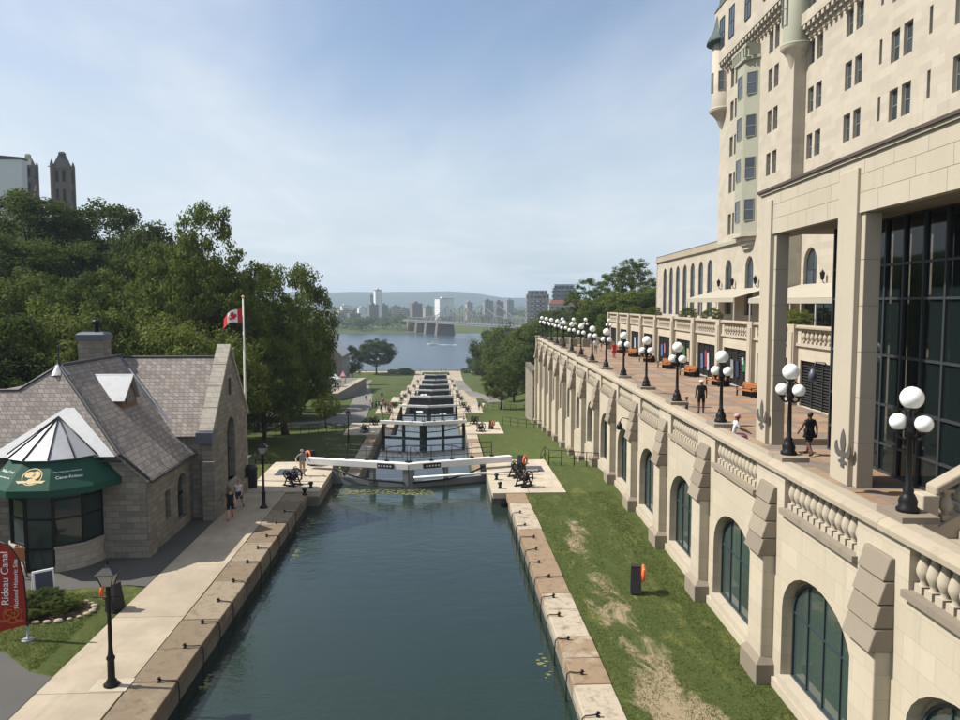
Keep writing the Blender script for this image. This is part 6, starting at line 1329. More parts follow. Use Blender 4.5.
def planter(loc, label, mat='leaf_mid', seed=0):
    t = thing('planter', label, 'planter', loc, R(-HA), 'planters on the upper terrace'); m = MB(); m.hexa([(-.3, -.45, 0), (.3, -.45, 0), (.3, .45, 0), (-.3, .45, 0)], [(-.38, -.55, .55), (.38, -.55, .55), (.38, .55, .55), (-.38, .55, .55)]); m.build('pot', 'weather_stone', t)
    c = place(crowns('fine', mat)[seed % 2][0], 'foliage', t, (0, 0, 1.25), seed); c.scale = (.85, .85, .8)
for i, (d, mt) in enumerate([(46.5, 'leaf_light'), (47.8, 'leaf_mid'), (63.5, 'leaf_mid'), (70.5, 'leaf_mid'), (84, 'leaf_mid'), (93, 'leaf_light')]):
    planter(TF(LA + 1.0, d, ZU + .02), 'planted stone pot on the upper terrace, %s from the portico' % ORD[i], mt, i)

# ================================================================== hill-top buildings of the left
def gothic_tower(u, v, y, w, h, cap, label):
    x = X(u, y, v); zt = ZT_(v, y, u); t = thing('stone_tower', label, 'tower', (x, y, zt - h), R(8), 'towers on the hilltop'); hr = w * 1.0; hb = h - hr
    m = MB(); m.box(-w/2, w/2, -w/2, w/2, 0, hb); m.build('shaft', 'pier_stone', t)
    for sx in (-1, 1):
        for sy in (-1, 1): m = MB(); m.box(sx*w/2 - w*.09, sx*w/2 + w*.09, sy*w/2 - w*.09, sy*w/2 + w*.09, 0, hb + w*.12); m.ext([(sx*w/2 - w*.09, hb + w*.12), (sx*w/2 + w*.09, hb + w*.12), (sx*w/2, hb + w*.42)], 'y', sy*w/2 - w*.09, sy*w/2 + w*.09); m.build('corner_pinnacle', 'pier_stone', t)
    m = MB(); m.box(-w*.56, w*.56, -w*.56, w*.56, hb - w*.12, hb + .01); m.build('cornice', 'pier_stone', t)
    q = lambda r, z: [(-r, -r, z), (r, -r, z), (r, r, z), (-r, r, z)]; m = MB(); m.hexa(q(w*.47, hb), q(w*.16, hb + hr*.85)); m.hexa(q(w*.2, hb + hr*.85), q(w*.13, hb + hr)); m.build('roof', cap, t)
    for s_ in (-1, 1):
        for i in range(2): zz_ = hb - w*(1.0 + 1.2*i); m = MB(); m.box(s_*w*.2 - w*.09, s_*w*.2 + w*.09, -w/2 - .06, -w/2 - .01, zz_, zz_ + w*.75); m.build('lancet', 'dark_room', t); m = MB(); m.box(w/2 + .01, w/2 + .06, s_*w*.2 - w*.09, s_*w*.2 + w*.09, zz_, zz_ + w*.75); m.build('lancet', 'dark_room', t)
    for s_ in (-1, 1): m = MB(); m.tube([(s_*w*.5, -w*.5, hb - w*.05), (s_*w*.72, -w*.55, hb - w*.02)], w*.035, 5); m.build('gargoyle', 'pier_stone', t)
gothic_tower(62, 152, 260, 4.9, 36, 'lead_roof', 'dark stone tower with pointed roof rising over the trees, right'); gothic_tower(28, 154, 275, 4.0, 36, 'copper_green', 'dark stone tower with green cap next to the white building')
t = thing('scaffold_building', 'white sheeted building at the top left behind the trees', 'building', (X(22, 262, 165) - 19, 262, 12), R(0)); m = MB(); m.box(0, 19, 0, 3, 0, 46.0); m.build('sheeting', 'city_sheet', t); m = MB(); m.hexa([(-.3, -.3, 46.0), (19.3, -.3, 46.0), (19.3, 3.3, 46.0), (-.3, 3.3, 46.0)], [(-.3, -.3, 48.2), (19.3, -.3, 46.6), (19.3, 3.3, 46.6), (-.3, 3.3, 48.2)]); m.build('roof_edge', 'lead_roof', t)
t = thing('roof_spire', 'small spire with cross between the two towers', 'spire', (X(41, 270), 270, ZT_(200, 270) - 10)); m = MB(); m.lathe([(1.6, 0), (1.6, 8), (.1, 14.5), (0, 14.6)], 8); m.build('spire_body', 'pier_stone', t); m = MB(); m.box(-.12, .12, -.12, .12, 14.2, 17.4); m.box(-.7, .7, -.1, .1, 16.2, 16.5); m.build('cross', 'lead_roof', t)

# ================================================================== far shore: hills, woods, city, bridge
m = MB(); prof = [(-3000, 40), (-1800, 60), (-1250, 66), (-1000, 82), (-880, 90), (-700, 82), (-450, 86), (-200, 84), (60, 90), (220, 82), (330, 62), (420, 48), (600, 44), (900, 38), (1500, 52), (3000, 40)]
prof = [(x, z + 4*mnoise.noise(Vector((x*.006, 3, 0)))) for x, z in dense(prof, 60)]; vs = []
for j, (dy_, k) in enumerate(((-1400, 0), (-700, .35), (-300, .75), (0, 1.0), (900, .5))): vs += [(x, 5200 + dy_ + 120*mnoise.noise(Vector((x*.003, dy_, 0))), -16 + (z + 16)*k) for x, z in prof]
n = len(prof); m.add(vs, [(j*n+i, j*n+i+1, (j+1)*n+i+1, (j+1)*n+i) for j in range(4) for i in range(n-1)], 0, True); struct(m.build('hills', 'hill_wood'))
# far woods along the opposite shore: reads as one mass of crowns
random.seed(31); m = MB()
def blob_leaves(m, x, y, z, r, n, s0):
    for i in range(n):
        d = Vector((random.gauss(0, 1), random.gauss(0, 1), random.gauss(0, 1))).normalized(); d.z = abs(d.z) if random.random() < .75 else d.z; q = Vector((x, y, z)) + Vector((d.x*r, d.y*r, d.z*r*.8))*(.75 + .3*random.random()); nr = (d + Vector((random.gauss(0, .5), random.gauss(0, .5), .4 + random.gauss(0, .4)))).normalized(); u = nr.orthogonal().normalized(); w = nr.cross(u); s = s0*random.uniform(.6, 1.4); a = random.random()*3; u, w = u*math.cos(a) + w*math.sin(a), w*math.cos(a) - u*math.sin(a); m.add([q - u*s, q - w*s*.7, q + u*s, q + w*s*.7], [(0, 1, 2, 3)])
for i in range(150):
    y = random.uniform(985, 1130); x = random.uniform(-260, -22) if i < 110 else random.uniform(60, 330); r = random.uniform(5, 11); blob_leaves(m, x, y, H(x, y) + r*.8 + random.uniform(0, 4), r, 90, 1.5)
for i in range(190):
    y = random.uniform(1250, 3200); x = random.uniform(-.30, .24)*y - 20; r = random.uniform(7, 15); blob_leaves(m, x, y, H(x, y) + r*.6, r, 55, 2.4)
tag(m.build('far_woods', 'leaf_far'), 'band of far woods on the opposite river shore', 'woods', kind='stuff')
m = MB(); random.seed(2); sh = [(-300 + 13*i, 965 + 9*mnoise.noise(Vector((i*.35, 0, 0)))) for i in range(22)]; m.add([(x, y - 6, -25.7) for x, y in sh] + [(x, y + 14, -24.0) for x, y in sh], [(i, i+1, 22+i+1, 22+i) for i in range(21)]); struct(m.build('far_shore_strip', 'grass'))
def city(u0, u1, v0, y, mat, label, extra=None):
    x0, x1, zt = X(u0, y), X(u1, y), ZT_(v0, y); zg = H(x0, y); t = thing('city_building', label, 'building', ((x0 + x1)/2, y, zg), R(24), 'city buildings across the river'); w = (x1 - x0)*.8; d = min(w*.8, 26); hh = zt - zg
    m = MB(); m.box(-w/2, w/2, 0, d, 0, hh); m.build('wall', mat, t); m = MB(); m.box(-w/2 - .4, w/2 + .4, -.4, d + .4, hh, hh + 1.0); m.build('roof', 'steel_grey', t)
    m = MB(); m.box(-w*.2, w*.15, d*.3, d*.7, hh + 1.0, hh + 4.0); m.build('roof_plant', mat, t)
CT = [(374.5, 383, 290.5, 1500, 'city_white', 'tall white slab tower across the river'), (370, 374, 296, 1520, 'city_glass', 'narrow glass block left of the white slab tower'), (368, 380, 305, 1400, 'city_dark', 'low dark block in front of the white slab tower'), (380.5, 389, 305.5, 1380, 'city_dark', 'low dark block right of the white slab tower'),
 (411, 424, 304, 1300, 'city_dark', 'dark red block left of the bridge'), (437, 456, 299, 1500, 'city_white', 'long white block behind the bridge trusses'), (466, 474, 303, 1450, 'city_tan', 'pale block behind the middle of the bridge'), (483, 495, 301, 1500, 'city_grey', 'grey block behind the right end of the bridge'), (495, 505, 302, 1480, 'city_dark', 'dark office block right of the bridge trusses'), (506, 515, 300.5, 1600, 'city_grey', 'far grey block left of the condominium tower'),
 (327, 336, 307, 1350, 'city_tan', 'tan block far left beyond the river'), (337, 358, 311, 1250, 'city_tan', 'long low tan building beyond the river'), (318, 330, 313, 1200, 'city_dark', 'low dark building at the left of the far shore'), (341, 350, 306, 1500, 'city_white', 'pale low block over the long tan building'), (392, 402, 307, 1500, 'city_tan', 'tan block between dark blocks across the river'), (358, 366, 308, 1450, 'city_white', 'small white block left of the tower'), (424, 434, 307, 1400, 'city_tan', 'tan block just left of the truss peak'), (400, 410, 309, 1500, 'city_grey', 'small grey block left of the bridge'), (308, 318, 309, 1300, 'city_grey', 'grey block behind the leftmost far trees'), (348, 362, 314, 1180, 'city_dark', 'low dark roofed building behind the shore woods')]
for a in CT: city(*a)
# two towers above the right-hand trees, built with balcony bands
def condo(u0, u1, v0, y, label, mats, curved=False):
    x0, x1, zt = X(u0, y), X(u1, y), ZT_(v0, y); zg = -8; w = x1 - x0; t = thing('apartment_tower', label, 'building', ((x0+x1)/2, y, zg), R(-4), 'towers above the right bank trees'); hh = zt - zg; m = MB(); m.box(-w/2, w/2, 0, w*.8, 0, hh); m.build('wall', mats[0], t); nfl = int(hh / 3.4)
    for i in range(nfl): m = MB(); m.box(-w/2 - .5, w/2 + .5, -.9, -.002, 3.4*i + .2, 3.4*i + 1.2); m.build('balcony_band', mats[1], t)
    for k in range(4): xx = -w/2 + w*(k + .5)/4; m = MB(); m.box(xx - w*.05, xx + w*.05, -1.1, -.91, 0, hh); m.build('pier', mats[2], t)
    m = MB(); m.box(-w*.42, w*.42, w*.1, w*.7, hh, hh + 3); m.build('roof_plant', mats[0], t)
condo(526.5, 549, 294, 640, 'pale apartment tower with balcony bands above the right bank trees', ('city_grey', 'off_white', 'city_tan')); condo(553, 576, 288, 600, 'glass-faced apartment tower right of the pale one', ('city_glass', 'steel_grey', 'steel_grey'))
t = thing('low_apartment', 'low tan apartment block between tower and park trees', 'building', (X(566, 560), 560, -6), R(-4)); m = MB(); m.box(-12, 16, 0, 12, 0, 17); m.build('wall', 'city_tan', t); m = MB(); m.hexa([(-12.5, -.5, 17), (16.5, -.5, 17), (16.5, 12.5, 17), (-12.5, 12.5, 17)], [(-10, 3, 20), (14, 3, 20), (14, 9, 20), (-10, 9, 20)]); m.build('roof', 'brick_red', t)
# steel cantilever bridge
BA, BB_ = Vector((-34, 1010, -11.5)), Vector((118, 640, -9.5)); bd = BB_ - BA; BLn = bd.length
br = thing('steel_bridge', 'grey steel truss bridge on stone piers crossing the river', 'bridge', BA, math.atan2(bd.y, bd.x)); BW = 9
m = MB(); m.box(-60, BLn + 60, -BW, BW, -.8, .8); m.box(-60, BLn + 60, -BW - .4, BW + .4, .8, 1.3); m.build('deck', 'steel_grey', br)
for i, s in enumerate((4, 36, 68, 104, 262, 330)):
    m = MB(); m.hexa([(s - 4, -BW - 3, -17), (s + 4, -BW - 3, -17), (s + 4, BW + 3, -17), (s - 4, BW + 3, -17)], [(s - 3, -BW - 1, -.81), (s + 3, -BW - 1, -.81), (s + 3, BW + 1, -.81), (s - 3, BW + 1, -.81)]); m.build('pier', 'pier_stone', br)
def chord(s):   # height of the top chord over the deck
    pk = [(0, 5), (60, 6), (104, 9), (136, 21), (162, 10), (196, 10), (222, 22), (258, 10), (400, 7)]
    return lerp_tab(pk, s)
for side in (-1, 1):
    m = MB(); ss = [8*i for i in range(48)]
    for a, b_ in zip(ss, ss[1:]):
        yy = side*BW; m.tube([(a, yy, chord(a)), (b_, yy, chord(b_))], .45, 4, 0, False); m.tube([(a, yy, .8), (a, yy, chord(a))], .3, 4, 0, False); m.tube([(a, yy, .8), (b_, yy, chord(b_))] if (a // 8) % 2 else [(a, yy, chord(a)), (b_, yy, .8)], .3, 4, 0, False)
    for a, b_ in zip(ss, ss[1:]): m.tube([(a, side*BW, 1.0), (b_, side*BW, 1.0)], .5, 4, 0, False)
    m.build('truss', 'steel_light', br)

# short grass on the near lawns: real blades, uncountable
random.seed(55); m = MB(); vs = []; fs = []
def blades(x0, x1, y0, y1, n, ok):
    for i in range(n):
        y = y0 + (y1 - y0) * random.random() ** 1.3; x = random.uniform(x0, x1)
        if not ok(x, y): continue
        zg = H(x, y) - (.06 if -13 < x < 9 else 0) - .01; c = random.uniform(.5, 1)
        for k in range(3):
            a = random.random()*6.283; hgt = random.uniform(.035, .085)*c; w = .012; dx, dy_ = math.cos(a)*w, math.sin(a)*w; lx, ly = random.gauss(0, .025), random.gauss(0, .025); px, py = x + random.gauss(0, .03), y + random.gauss(0, .03); o = len(vs)
            vs.extend([(px - dx, py - dy_, zg), (px + dx, py + dy_, zg), (px + lx, py + ly, zg + hgt)]); fs.append((o, o+1, o+2))
def ok_r(x, y):
    wx = x*math.cos(R(TA)) - y*math.sin(R(TA)); return wx < LW - .12 and mnoise.noise(Vector((x*1.1, y*.45, 1))) + abs(x - 6.9)*.45 > -.02 + random.gauss(0, .15)
def ok_l(x, y): return y > lerp_tab([(-22, 27.5), (-18, 27.25), (-14.6, 26.1), (-13.1, 24.7), (-12.2, 24.3)], x) and math.hypot((x + 14.75)/1.6, (y - 29.45)/1.15) > 1
blades(5.27, 10.6, 15, 47, 26000, ok_r); blades(-20, -12.2, 24.3, 31.5, 17000, ok_l)
m.add(vs, fs); tag(m.build('grass_blades', 'grass_blade'), 'short mown grass blades on the near lawns', 'grass', kind='stuff')

# ================================================================== people
def person_mesh(pose):
    """one continuous skinned body; returns mesh with slots skin, top, bottom, shoes. Faces -y, feet at z=0, height 1.72"""
    V_ = {}; E_ = []; Rr = {}; reg = {}
    def v(n, p, r): V_[n] = Vector(p); Rr[n] = r if isinstance(r, tuple) else (r, r)
    sit = pose.get('sit'); hz = .50 if sit else .93; lean = pose.get('lean', 0)
    v('pelvis', (0, 0, hz), (.155, .115)); v('waist', (0, -lean*.1, hz + .18), (.135, .10)); v('chest', (0, -lean*.3, hz + .38), (.165, .115)); v('neck', (0, -lean*.48, hz + .54), (.055, .055)); v('chin', (0, -lean*.5 - .015, hz + .61), (.062, .07)); v('head', (0, -lean*.5 - .01, hz + .69), (.076, .093)); v('crown', (0, -lean*.5, hz + .765), (.06, .07))
    for a, b in (('pelvis', 'waist'), ('waist', 'chest'), ('chest', 'neck'), ('neck', 'chin'), ('chin', 'head'), ('head', 'crown')): E_.append((a, b))
    for s, n in ((-1, 'l'), (1, 'r')):
        sw = pose.get('leg_' + n, 0); kn = pose.get('knee_' + n, 0); aw = pose.get('arm_' + n, 0); el = pose.get('elbow_' + n, .15); ab = pose.get('abd_' + n, .12)
        v('hip' + n, (s*.09, 0, hz - .06), .095)
        if sit:
            v('knee' + n, (s*.11, -.42, hz - .04), .062); v('ankle' + n, (s*.11, -.44 + kn*.1, .07), .042); v('toe' + n, (s*.12, -.60 + kn*.1, .035), (.045, .03))
        else:
            L1, L2 = .42, .39; k = Vector((s*.10, -math.sin(sw)*L1, hz - .06 - math.cos(sw)*L1)); v('knee' + n, k, .060); a2 = sw - kn; an = k + Vector((0, -math.sin(a2)*L2, -math.cos(a2)*L2)); v('ankle' + n, an, .040); v('toe' + n, an + Vector((s*.02, -.16*math.cos(a2*.5), -.035 - .10*math.sin(max(0, -a2))*.5)), (.042, .028))
        ch = V_['chest']; v('sh' + n, ch + Vector((s*.175, 0, .09)), .058); e1 = ch + Vector((s*(.185 + math.sin(ab)*.28), -math.sin(aw)*.28, .09 - math.cos(aw)*.27)); v('elb' + n, e1, .040); a3 = aw + el; wr = e1 + Vector((s*math.sin(ab)*.10, -math.sin(a3)*.25, -math.cos(a3)*.25)); v('wr' + n, wr, .027)
        dd = (wr - e1).normalized(); pa = wr + dd*.065; v('palm' + n, pa, (.034, .020)); sidev = Vector((0, -1, 0)) - dd*Vector((0, -1, 0)).dot(dd); sidev = sidev.normalized() if sidev.length > .1 else Vector((0, 0, 1))
        E_.extend([('pelvis', 'hip' + n), ('hip' + n, 'knee' + n), ('knee' + n, 'ankle' + n), ('ankle' + n, 'toe' + n), ('chest', 'sh' + n), ('sh' + n, 'elb' + n), ('elb' + n, 'wr' + n), ('wr' + n, 'palm' + n)])
        for i, (off, ln) in enumerate(((-.024, .062), (-.008, .078), (.008, .085), (.024, .075))):
            v('f%d%s' % (i, n), pa + sidev*off*-1 + dd*ln + Vector((-s*.012, 0, 0)), .009); E_.append(('palm' + n, 'f%d%s' % (i, n)))
        v('th' + n, wr + dd*.055 + sidev*.05, .010); E_.append(('wr' + n, 'th' + n))
    names = list(V_); idx = {n: i for i, n in enumerate(names)}
    me = bpy.data.meshes.new('p'); me.from_pydata([V_[n] for n in names], [(idx[a], idx[b]) for a, b in E_], [])
    o = bpy.data.objects.new('p', me); COL.objects.link(o); o.modifiers.new('s', 'SKIN'); sk = me.skin_vertices[0].data if me.skin_vertices else None
    if sk is None:
        bm = bmesh.new(); bm.from_mesh(me); bm.verts.layers.skin.verify(); bm.to_mesh(me); bm.free(); sk = me.skin_vertices[0].data
    for n, i in idx.items(): sk[i].radius = Rr[n]; sk[i].use_root = (n == 'pelvis')
    ss = o.modifiers.new('u', 'SUBSURF'); ss.levels = 1; ss.render_levels = 1
    dg = bpy.context.evaluated_depsgraph_get(); dg.update(); out = bpy.data.meshes.new_from_object(o.evaluated_get(dg)); bpy.data.objects.remove(o); bpy.data.meshes.remove(me)
    kind = {}
    sl_ = pose.get('sleeve', 'short'); shorts = pose.get('legs', 'long')
    def region(a, b, t):
        if b in ('chin', 'head', 'crown') or (b == 'neck' and t > .6): return 0
        if b[:3] in ('elb',): return 1 if (sl_ != 'none' and t < .75) or sl_ == 'long' else 0
        if b[:2] == 'wr': return 1 if sl_ == 'long' else 0
        if b[0] == 'f' or b[:2] in ('th',) or b[:4] == 'palm': return 0
        if b[:3] == 'toe': return 3
        if b[:5] == 'ankle': return 3 if t > .93 else (2 if shorts == 'long' else 0)
        if b[:4] == 'knee': return 2 if shorts != 'short' or t < .7 else 0
        if b[:3] == 'hip' or (a == 'pelvis' and b == 'waist' and t < .45): return 2
        return 1
    for p in out.polygons:
        c = p.center; best = (9, 1)
        for a, b in E_:
            A, B = V_[a], V_[b]; ab = B - A; t = max(0, min(1, (c - A).dot(ab) / ab.length_squared)); d = (c - A - ab*t).length - (max(Rr[a])*(1 - t) + max(Rr[b])*t)*.8
            if d < best[0]: best = (d, region(a, b, t))
        p.material_index = best[1]; p.use_smooth = True
    return out, V_
def hair_mesh(V_, kind):
    h = V_['head']; m = MB()
    if kind == 'cap': m.lathe([(.098, .02), (.102, .055), (.085, .10), (.045, .125), (0, .13)], 14, (h.x, h.y + .005, h.z)); m.hexa([(h.x-.06, h.y-.08, h.z+.03), (h.x+.06, h.y-.08, h.z+.03), (h.x+.05, h.y-.185, h.z+.015), (h.x-.05, h.y-.185, h.z+.015)], [(h.x-.06, h.y-.08, h.z+.045), (h.x+.06, h.y-.08, h.z+.045), (h.x+.05, h.y-.185, h.z+.028), (h.x-.05, h.y-.185, h.z+.028)])
    else:
        m.ball((h.x, h.y + .018, h.z + .035), .098, 12, 0, (.93, 1.0, .98))
        if kind == 'long': m.ball((h.x, h.y + .06, h.z - .10), .085, 10, 0, (.95, .6, 1.6))
        if kind == 'bun': m.ball((h.x, h.y + .09, h.z + .09), .05, 8)
    return m
def face_mesh(V_):
    h = V_['head']; m = MB(); m.ball((h.x, h.y - .098, h.z - .022), .018, 6, 0, (.8, 1, 1.3))
    for s in (-1, 1): m.ball((h.x + s*.08, h.y + .005, h.z - .015), .022, 6, 0, (.4, .8, 1.3)); m.ball((h.x + s*.032, h.y - .086, h.z + .005), .010, 6, 1)
    m.ball((h.x, h.y - .088, h.z - .068), .02, 6, 2, (1.2, .4, .35)); return m
POSES = {}
def pose_get(key, **kw):
    if key not in POSES:
        me, V_ = person_mesh(kw)
        for q in ('skin_a', 'cloth_grey', 'cloth_navy', 'cloth_black'): me.materials.append(M(q))
        POSES[key] = (me, V_, {})
    return POSES[key]
STAND = dict(leg_l=.05, leg_r=-.05, arm_l=.1, arm_r=.05, legs='long')
KW = {
 'stand': STAND, 'stand_shorts': dict(STAND, legs='short'), 'hips': dict(leg_l=.02, leg_r=-.02, arm_l=-.3, arm_r=-.3, elbow_l=1.3, elbow_r=1.3, abd_l=.5, abd_r=.5, legs='short'),
 'walk': dict(leg_l=.42, leg_r=-.30, knee_l=.12, knee_r=.30, arm_l=-.35, arm_r=.40, elbow_l=.25, elbow_r=.3, legs='long'), 'walk_shorts': dict(leg_l=.40, leg_r=-.28, knee_l=.1, knee_r=.3, arm_l=-.3, arm_r=.35, elbow_l=.25, elbow_r=.3, legs='short', sleeve='short'),
 'walk_bare': dict(leg_l=.36, leg_r=-.26, knee_l=.1, knee_r=.28, arm_l=-.25, arm_r=.3, elbow_l=.3, elbow_r=.35, legs='short', sleeve='none'), 'sit': dict(sit=True, arm_l=.5, arm_r=.5, elbow_l=.6, elbow_r=.6, lean=.25, legs='long'), 'leaning': dict(leg_l=.1, leg_r=-.1, arm_l=.9, arm_r=.9, elbow_l=.5, elbow_r=.5, lean=.55, legs='long'),
}
def person(loc, face, pose, top, bottom, label, hair='short', hairm='hair_dark', skin='skin_a', shoes='cloth_black', h=1.72, group='people', dress=None, bag=None):
    me, V_, cache = pose_get(pose, **KW[pose]); t = thing('person', label, 'person', loc, R(face), group); k = h / 1.72
    b = place(me, 'body', t); b.scale = (k*1.2, k*1.2, k); zmin = min(q.co.z for q in me.vertices); b.location = (0, 0, -zmin*k)
    for i, mt in enumerate((skin, top, bottom, shoes)): b.material_slots[i].link = 'OBJECT'; b.material_slots[i].material = M(mt)
    if hair not in cache: cache[hair] = hair_mesh(V_, hair).mesh('hair')
    o = place(cache[hair], 'cap' if hair == 'cap' else 'hair', t); o.scale = (k*1.16, k*1.2, k); o.location = b.location
    if not o.data.materials: o.data.materials.append(M('hair_dark'))
    o.material_slots[0].link = 'OBJECT'; o.material_slots[0].material = M(hairm)
    if 'face' not in cache:
        fm2 = face_mesh(V_).mesh('face'); [fm2.materials.append(M(q)) for q in ('skin_a', 'hair_dark', 'lip')]; cache['face'] = fm2
    f_ = place(cache['face'], 'face', t); f_.scale = (k*1.2, k*1.2, k); f_.location = b.location; f_.material_slots[0].link = 'OBJECT'; f_.material_slots[0].material = M(skin)
    if dress:
        w = V_['waist']; m = MB(); z1 = w.z; m.lathe([(.135, z1), (.19, z1 - .22), (.235, z1 - .22 - dress), (.22, z1 - .22 - dress)], 14); q = m.build('skirt', bottom, t); q.scale = (k*1.15, k, k); q.location = b.location
    if bag: m = MB(); m.ball((.20, .06, .95), .14, 8, 0, (.5, .9, 1.1)); m.tube([(.20, .06, 1.05), (.1, 0, 1.42), (-.05, .02, 1.44)], .015, 5); m.build('bag', bag, t)
    return t
def on_terrace(u, v):   # feet pixel -> terrace floor point (same camera maths as the survey)
    x = (u - 480)/776; y = (360 - v)/776; P_, Yw = R(4.2), R(2.95); f_ = math.cos(P_) + y*math.sin(P_); z = -math.sin(P_) + y*math.cos(P_); k = (ZF - 11.7)/z; return ((x*math.cos(Yw) + f_*math.sin(Yw))*k, (-x*math.sin(Yw) + f_*math.cos(Yw))*k, ZF)
person(on_terrace(701, 413), 170, 'stand_shorts', 'cloth_black', 'cloth_black', 'man in black shirt and shorts with a white cap on the terrace', 'cap', 'cloth_white', 'skin_b', h=1.75)
person(on_terrace(809, 455), 190, 'walk_bare', 'cloth_black', 'cloth_black', 'woman in a short black dress walking between the portico columns', 'bun', 'hair_dark', 'skin_b', h=1.68, dress=.14, bag='cloth_black')
person((TF(10.14, 29.85)[0], TF(10.14, 29.85)[1], ZF + .30), 80, 'sit', 'cloth_white', 'cloth_pink', 'person in white shirt and pink cap sitting behind the terrace rail', 'cap', 'cloth_pink', 'skin_b', h=1.66)
person((TF(10.75, 38.6)[0], TF(10.75, 38.6)[1], ZF), 250, 'stand', 'cloth_navy', 'cloth_navy', 'child in navy standing beside a terrace lamp', 'short', 'hair_dark', 'skin_b', h=1.15)
person(on_terrace(614, 358), 20, 'stand', 'cloth_red', 'cloth_red', 'woman in a red dress on the terrace by the arcade end', 'long', 'hair_brown', dress=.35)
person(on_terrace(601, 351), 200, 'walk_shorts', 'cloth_black', 'cloth_tan', 'man in black top walking away on the far terrace', 'short')
person(on_terrace(595.5, 354), 10, 'stand_shorts', 'cloth_white', 'cloth_grey', 'man in white shirt beside a far terrace lamp', 'short', 'hair_brown')
person((TF(10.12, 72.0)[0], TF(10.12, 72.0)[1], ZF + .30), 80, 'sit', 'cloth_yellow', 'cloth_tan', 'person in yellow sitting on the far terrace rail edge', 'short', 'hair_brown')
person((TF(10.12, 79.5)[0], TF(10.12, 79.5)[1], ZF + .30), 100, 'sit', 'cloth_white', 'cloth_grey', 'person in white sitting far along the terrace rail', 'short', 'hair_dark')
person((-11.38, 42.0, .012), 15, 'walk_bare', 'cloth_black', 'cloth_black', 'woman in black tank top and shorts walking by the stone house', 'long', 'hair_brown', h=1.68, bag='cloth_pink', shoes='cloth_red')
person((-11.5, 44.3, .012), -10, 'walk_bare', 'cloth_white', 'cloth_navy', 'woman in white top walking behind the woman in black', 'long', 'hair_fair', h=1.66)
person((-9.35, 52.4, .03), 30, 'hips', 'cloth_grey', 'cloth_tan', 'man in grey shirt and cap standing at the near left gate', 'cap', 'cloth_grey', h=1.78)
for i, (u_, x, y, pz, tp, bt_, lb) in enumerate([(0, -14.2, 70.0, 'sit', 'cloth_navy', 'cloth_black', 'person in dark clothes sitting on the shaded left lawn'), (0, -12.9, 71.0, 'sit', 'cloth_grey', 'cloth_navy', 'person in grey sitting on the left lawn, right of another'), (0, -20.9, 103, 'walk_shorts', 'cloth_pink', 'cloth_white', 'walker in pink on the path under the trees'), (0, -19.9, 103.6, 'walk_shorts', 'cloth_orange', 'cloth_tan', 'walker in orange beside the one in pink')]):
    person((x, y, H(x, y) - (.42 if pz == 'sit' else 0)), 20 + 40*i, pz, tp, bt_, lb)
random.seed(77); TP = ['cloth_black', 'cloth_white', 'cloth_grey', 'cloth_red', 'cloth_navy', 'cloth_blue', 'cloth_orange', 'cloth_tan', 'cloth_green']; CN = {'cloth_black': 'black', 'cloth_white': 'white', 'cloth_grey': 'grey', 'cloth_red': 'red', 'cloth_navy': 'navy', 'cloth_blue': 'blue', 'cloth_orange': 'orange', 'cloth_tan': 'tan', 'cloth_green': 'green'}
CR = [(-11.9, 122.0), (-11.1, 122.6), (-10.8, 141), (-10.1, 143), (-11.6, 146), (-10.9, 148), (-12.4, 150), (-10.2, 151.5), (-11.9, 153), (-13.0, 155), (-11.2, 156), (-12.6, 158), (-10.6, 160), (-13.6, 161.5), (-12.0, 163), (-14.4, 165), (-10.9, 170), (-15.5, 172), (-11.6, 205), (-12.4, 210), (-10.9, 262), (8.0, 142), (7.2, 143), (-17.8, 186)]
cnt = {}
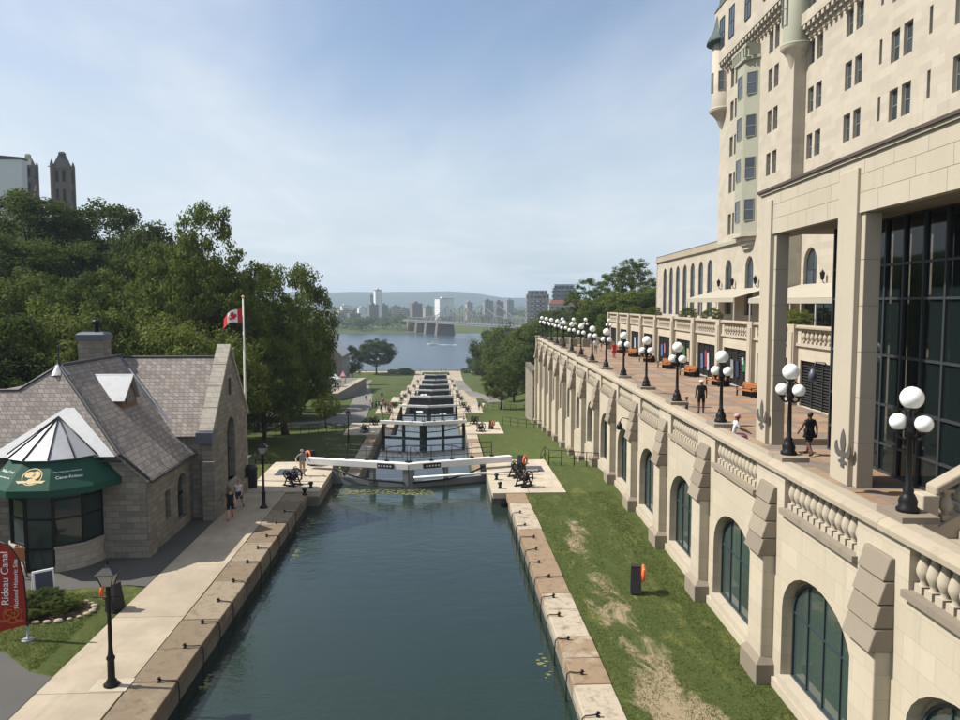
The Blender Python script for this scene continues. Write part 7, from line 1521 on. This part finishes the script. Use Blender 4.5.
for i, (x, y) in enumerate(CR):
    tp = TP[(i*4 + i//3) % len(TP)]; w_ = 'front of' if y < 130 else ('thick of' if y < 160 else 'tail of'); nb = cnt.get(tp, 0); cnt[tp] = nb + 1
    person((x, y, H(x, y) + (.03 if y > 139 and x > -11.8 and abs(y - 146) < 6 else 0)), random.uniform(0, 360), ['stand', 'walk', 'stand_shorts', 'walk_shorts', 'hips'][i % 5], tp, ['cloth_navy', 'cloth_tan', 'cloth_black', 'cloth_grey'][i % 4], '%s visitor in %s among the people on the lock banks, counted from the camera' % (ORD[nb], CN[tp]), ['short', 'long', 'cap'][i % 3], ['hair_dark', 'hair_brown', 'cloth_white'][i % 3], h=random.uniform(1.6, 1.82), group='visitors on the lock banks')
for i, x in enumerate([-30, -24, -12, -3, 0.5, 3, 9, -38]):
    person((x, 399 + i % 3, H(x, 400) + .12), 40*i, ['stand', 'walk'][i % 2], TP[i], 'cloth_navy', 'tiny figure in %s on the far shore path by the river' % CN[TP[i]], 'short', group='figures on the shore')
for i, (x, y) in enumerate([(-27.6, 205), (-26.9, 205.4), (-25.8, 198)]): person((x, y, zpl - .38 if i < 2 else zpl - .2), 10 + 30*i, 'stand', ['cloth_black', 'cloth_navy', 'cloth_grey'][i], 'cloth_black', 'person in %s standing by the tents' % ['black', 'navy', 'grey'][i], group='people by the tents')

# ================================================================== haze over the valley
hz = MB(); hz.box(-3900, 3900, -60, 8800, -60, 150); ho_ = hz.mesh('haze'); hm = bpy.data.materials.new('haze_air'); hm.use_nodes = True; hn = hm.node_tree; hn.nodes.clear()
pv = hn.nodes.new('ShaderNodeVolumePrincipled'); pv.inputs['Color'].default_value = (0.70, 0.85, 1.0, 1); pv.inputs['Density'].default_value = 1.7e-4; pv.inputs['Anisotropy'].default_value = 0.1
ou = hn.nodes.new('ShaderNodeOutputMaterial'); hn.links.new(pv.outputs[0], ou.inputs['Volume']); ho_.materials.append(hm)
o = place(ho_, 'haze'); o['kind'] = 'stuff'; o['label'] = 'thin pale summer haze filling the valley air'; o['category'] = 'haze'; o.display_type = 'WIRE'
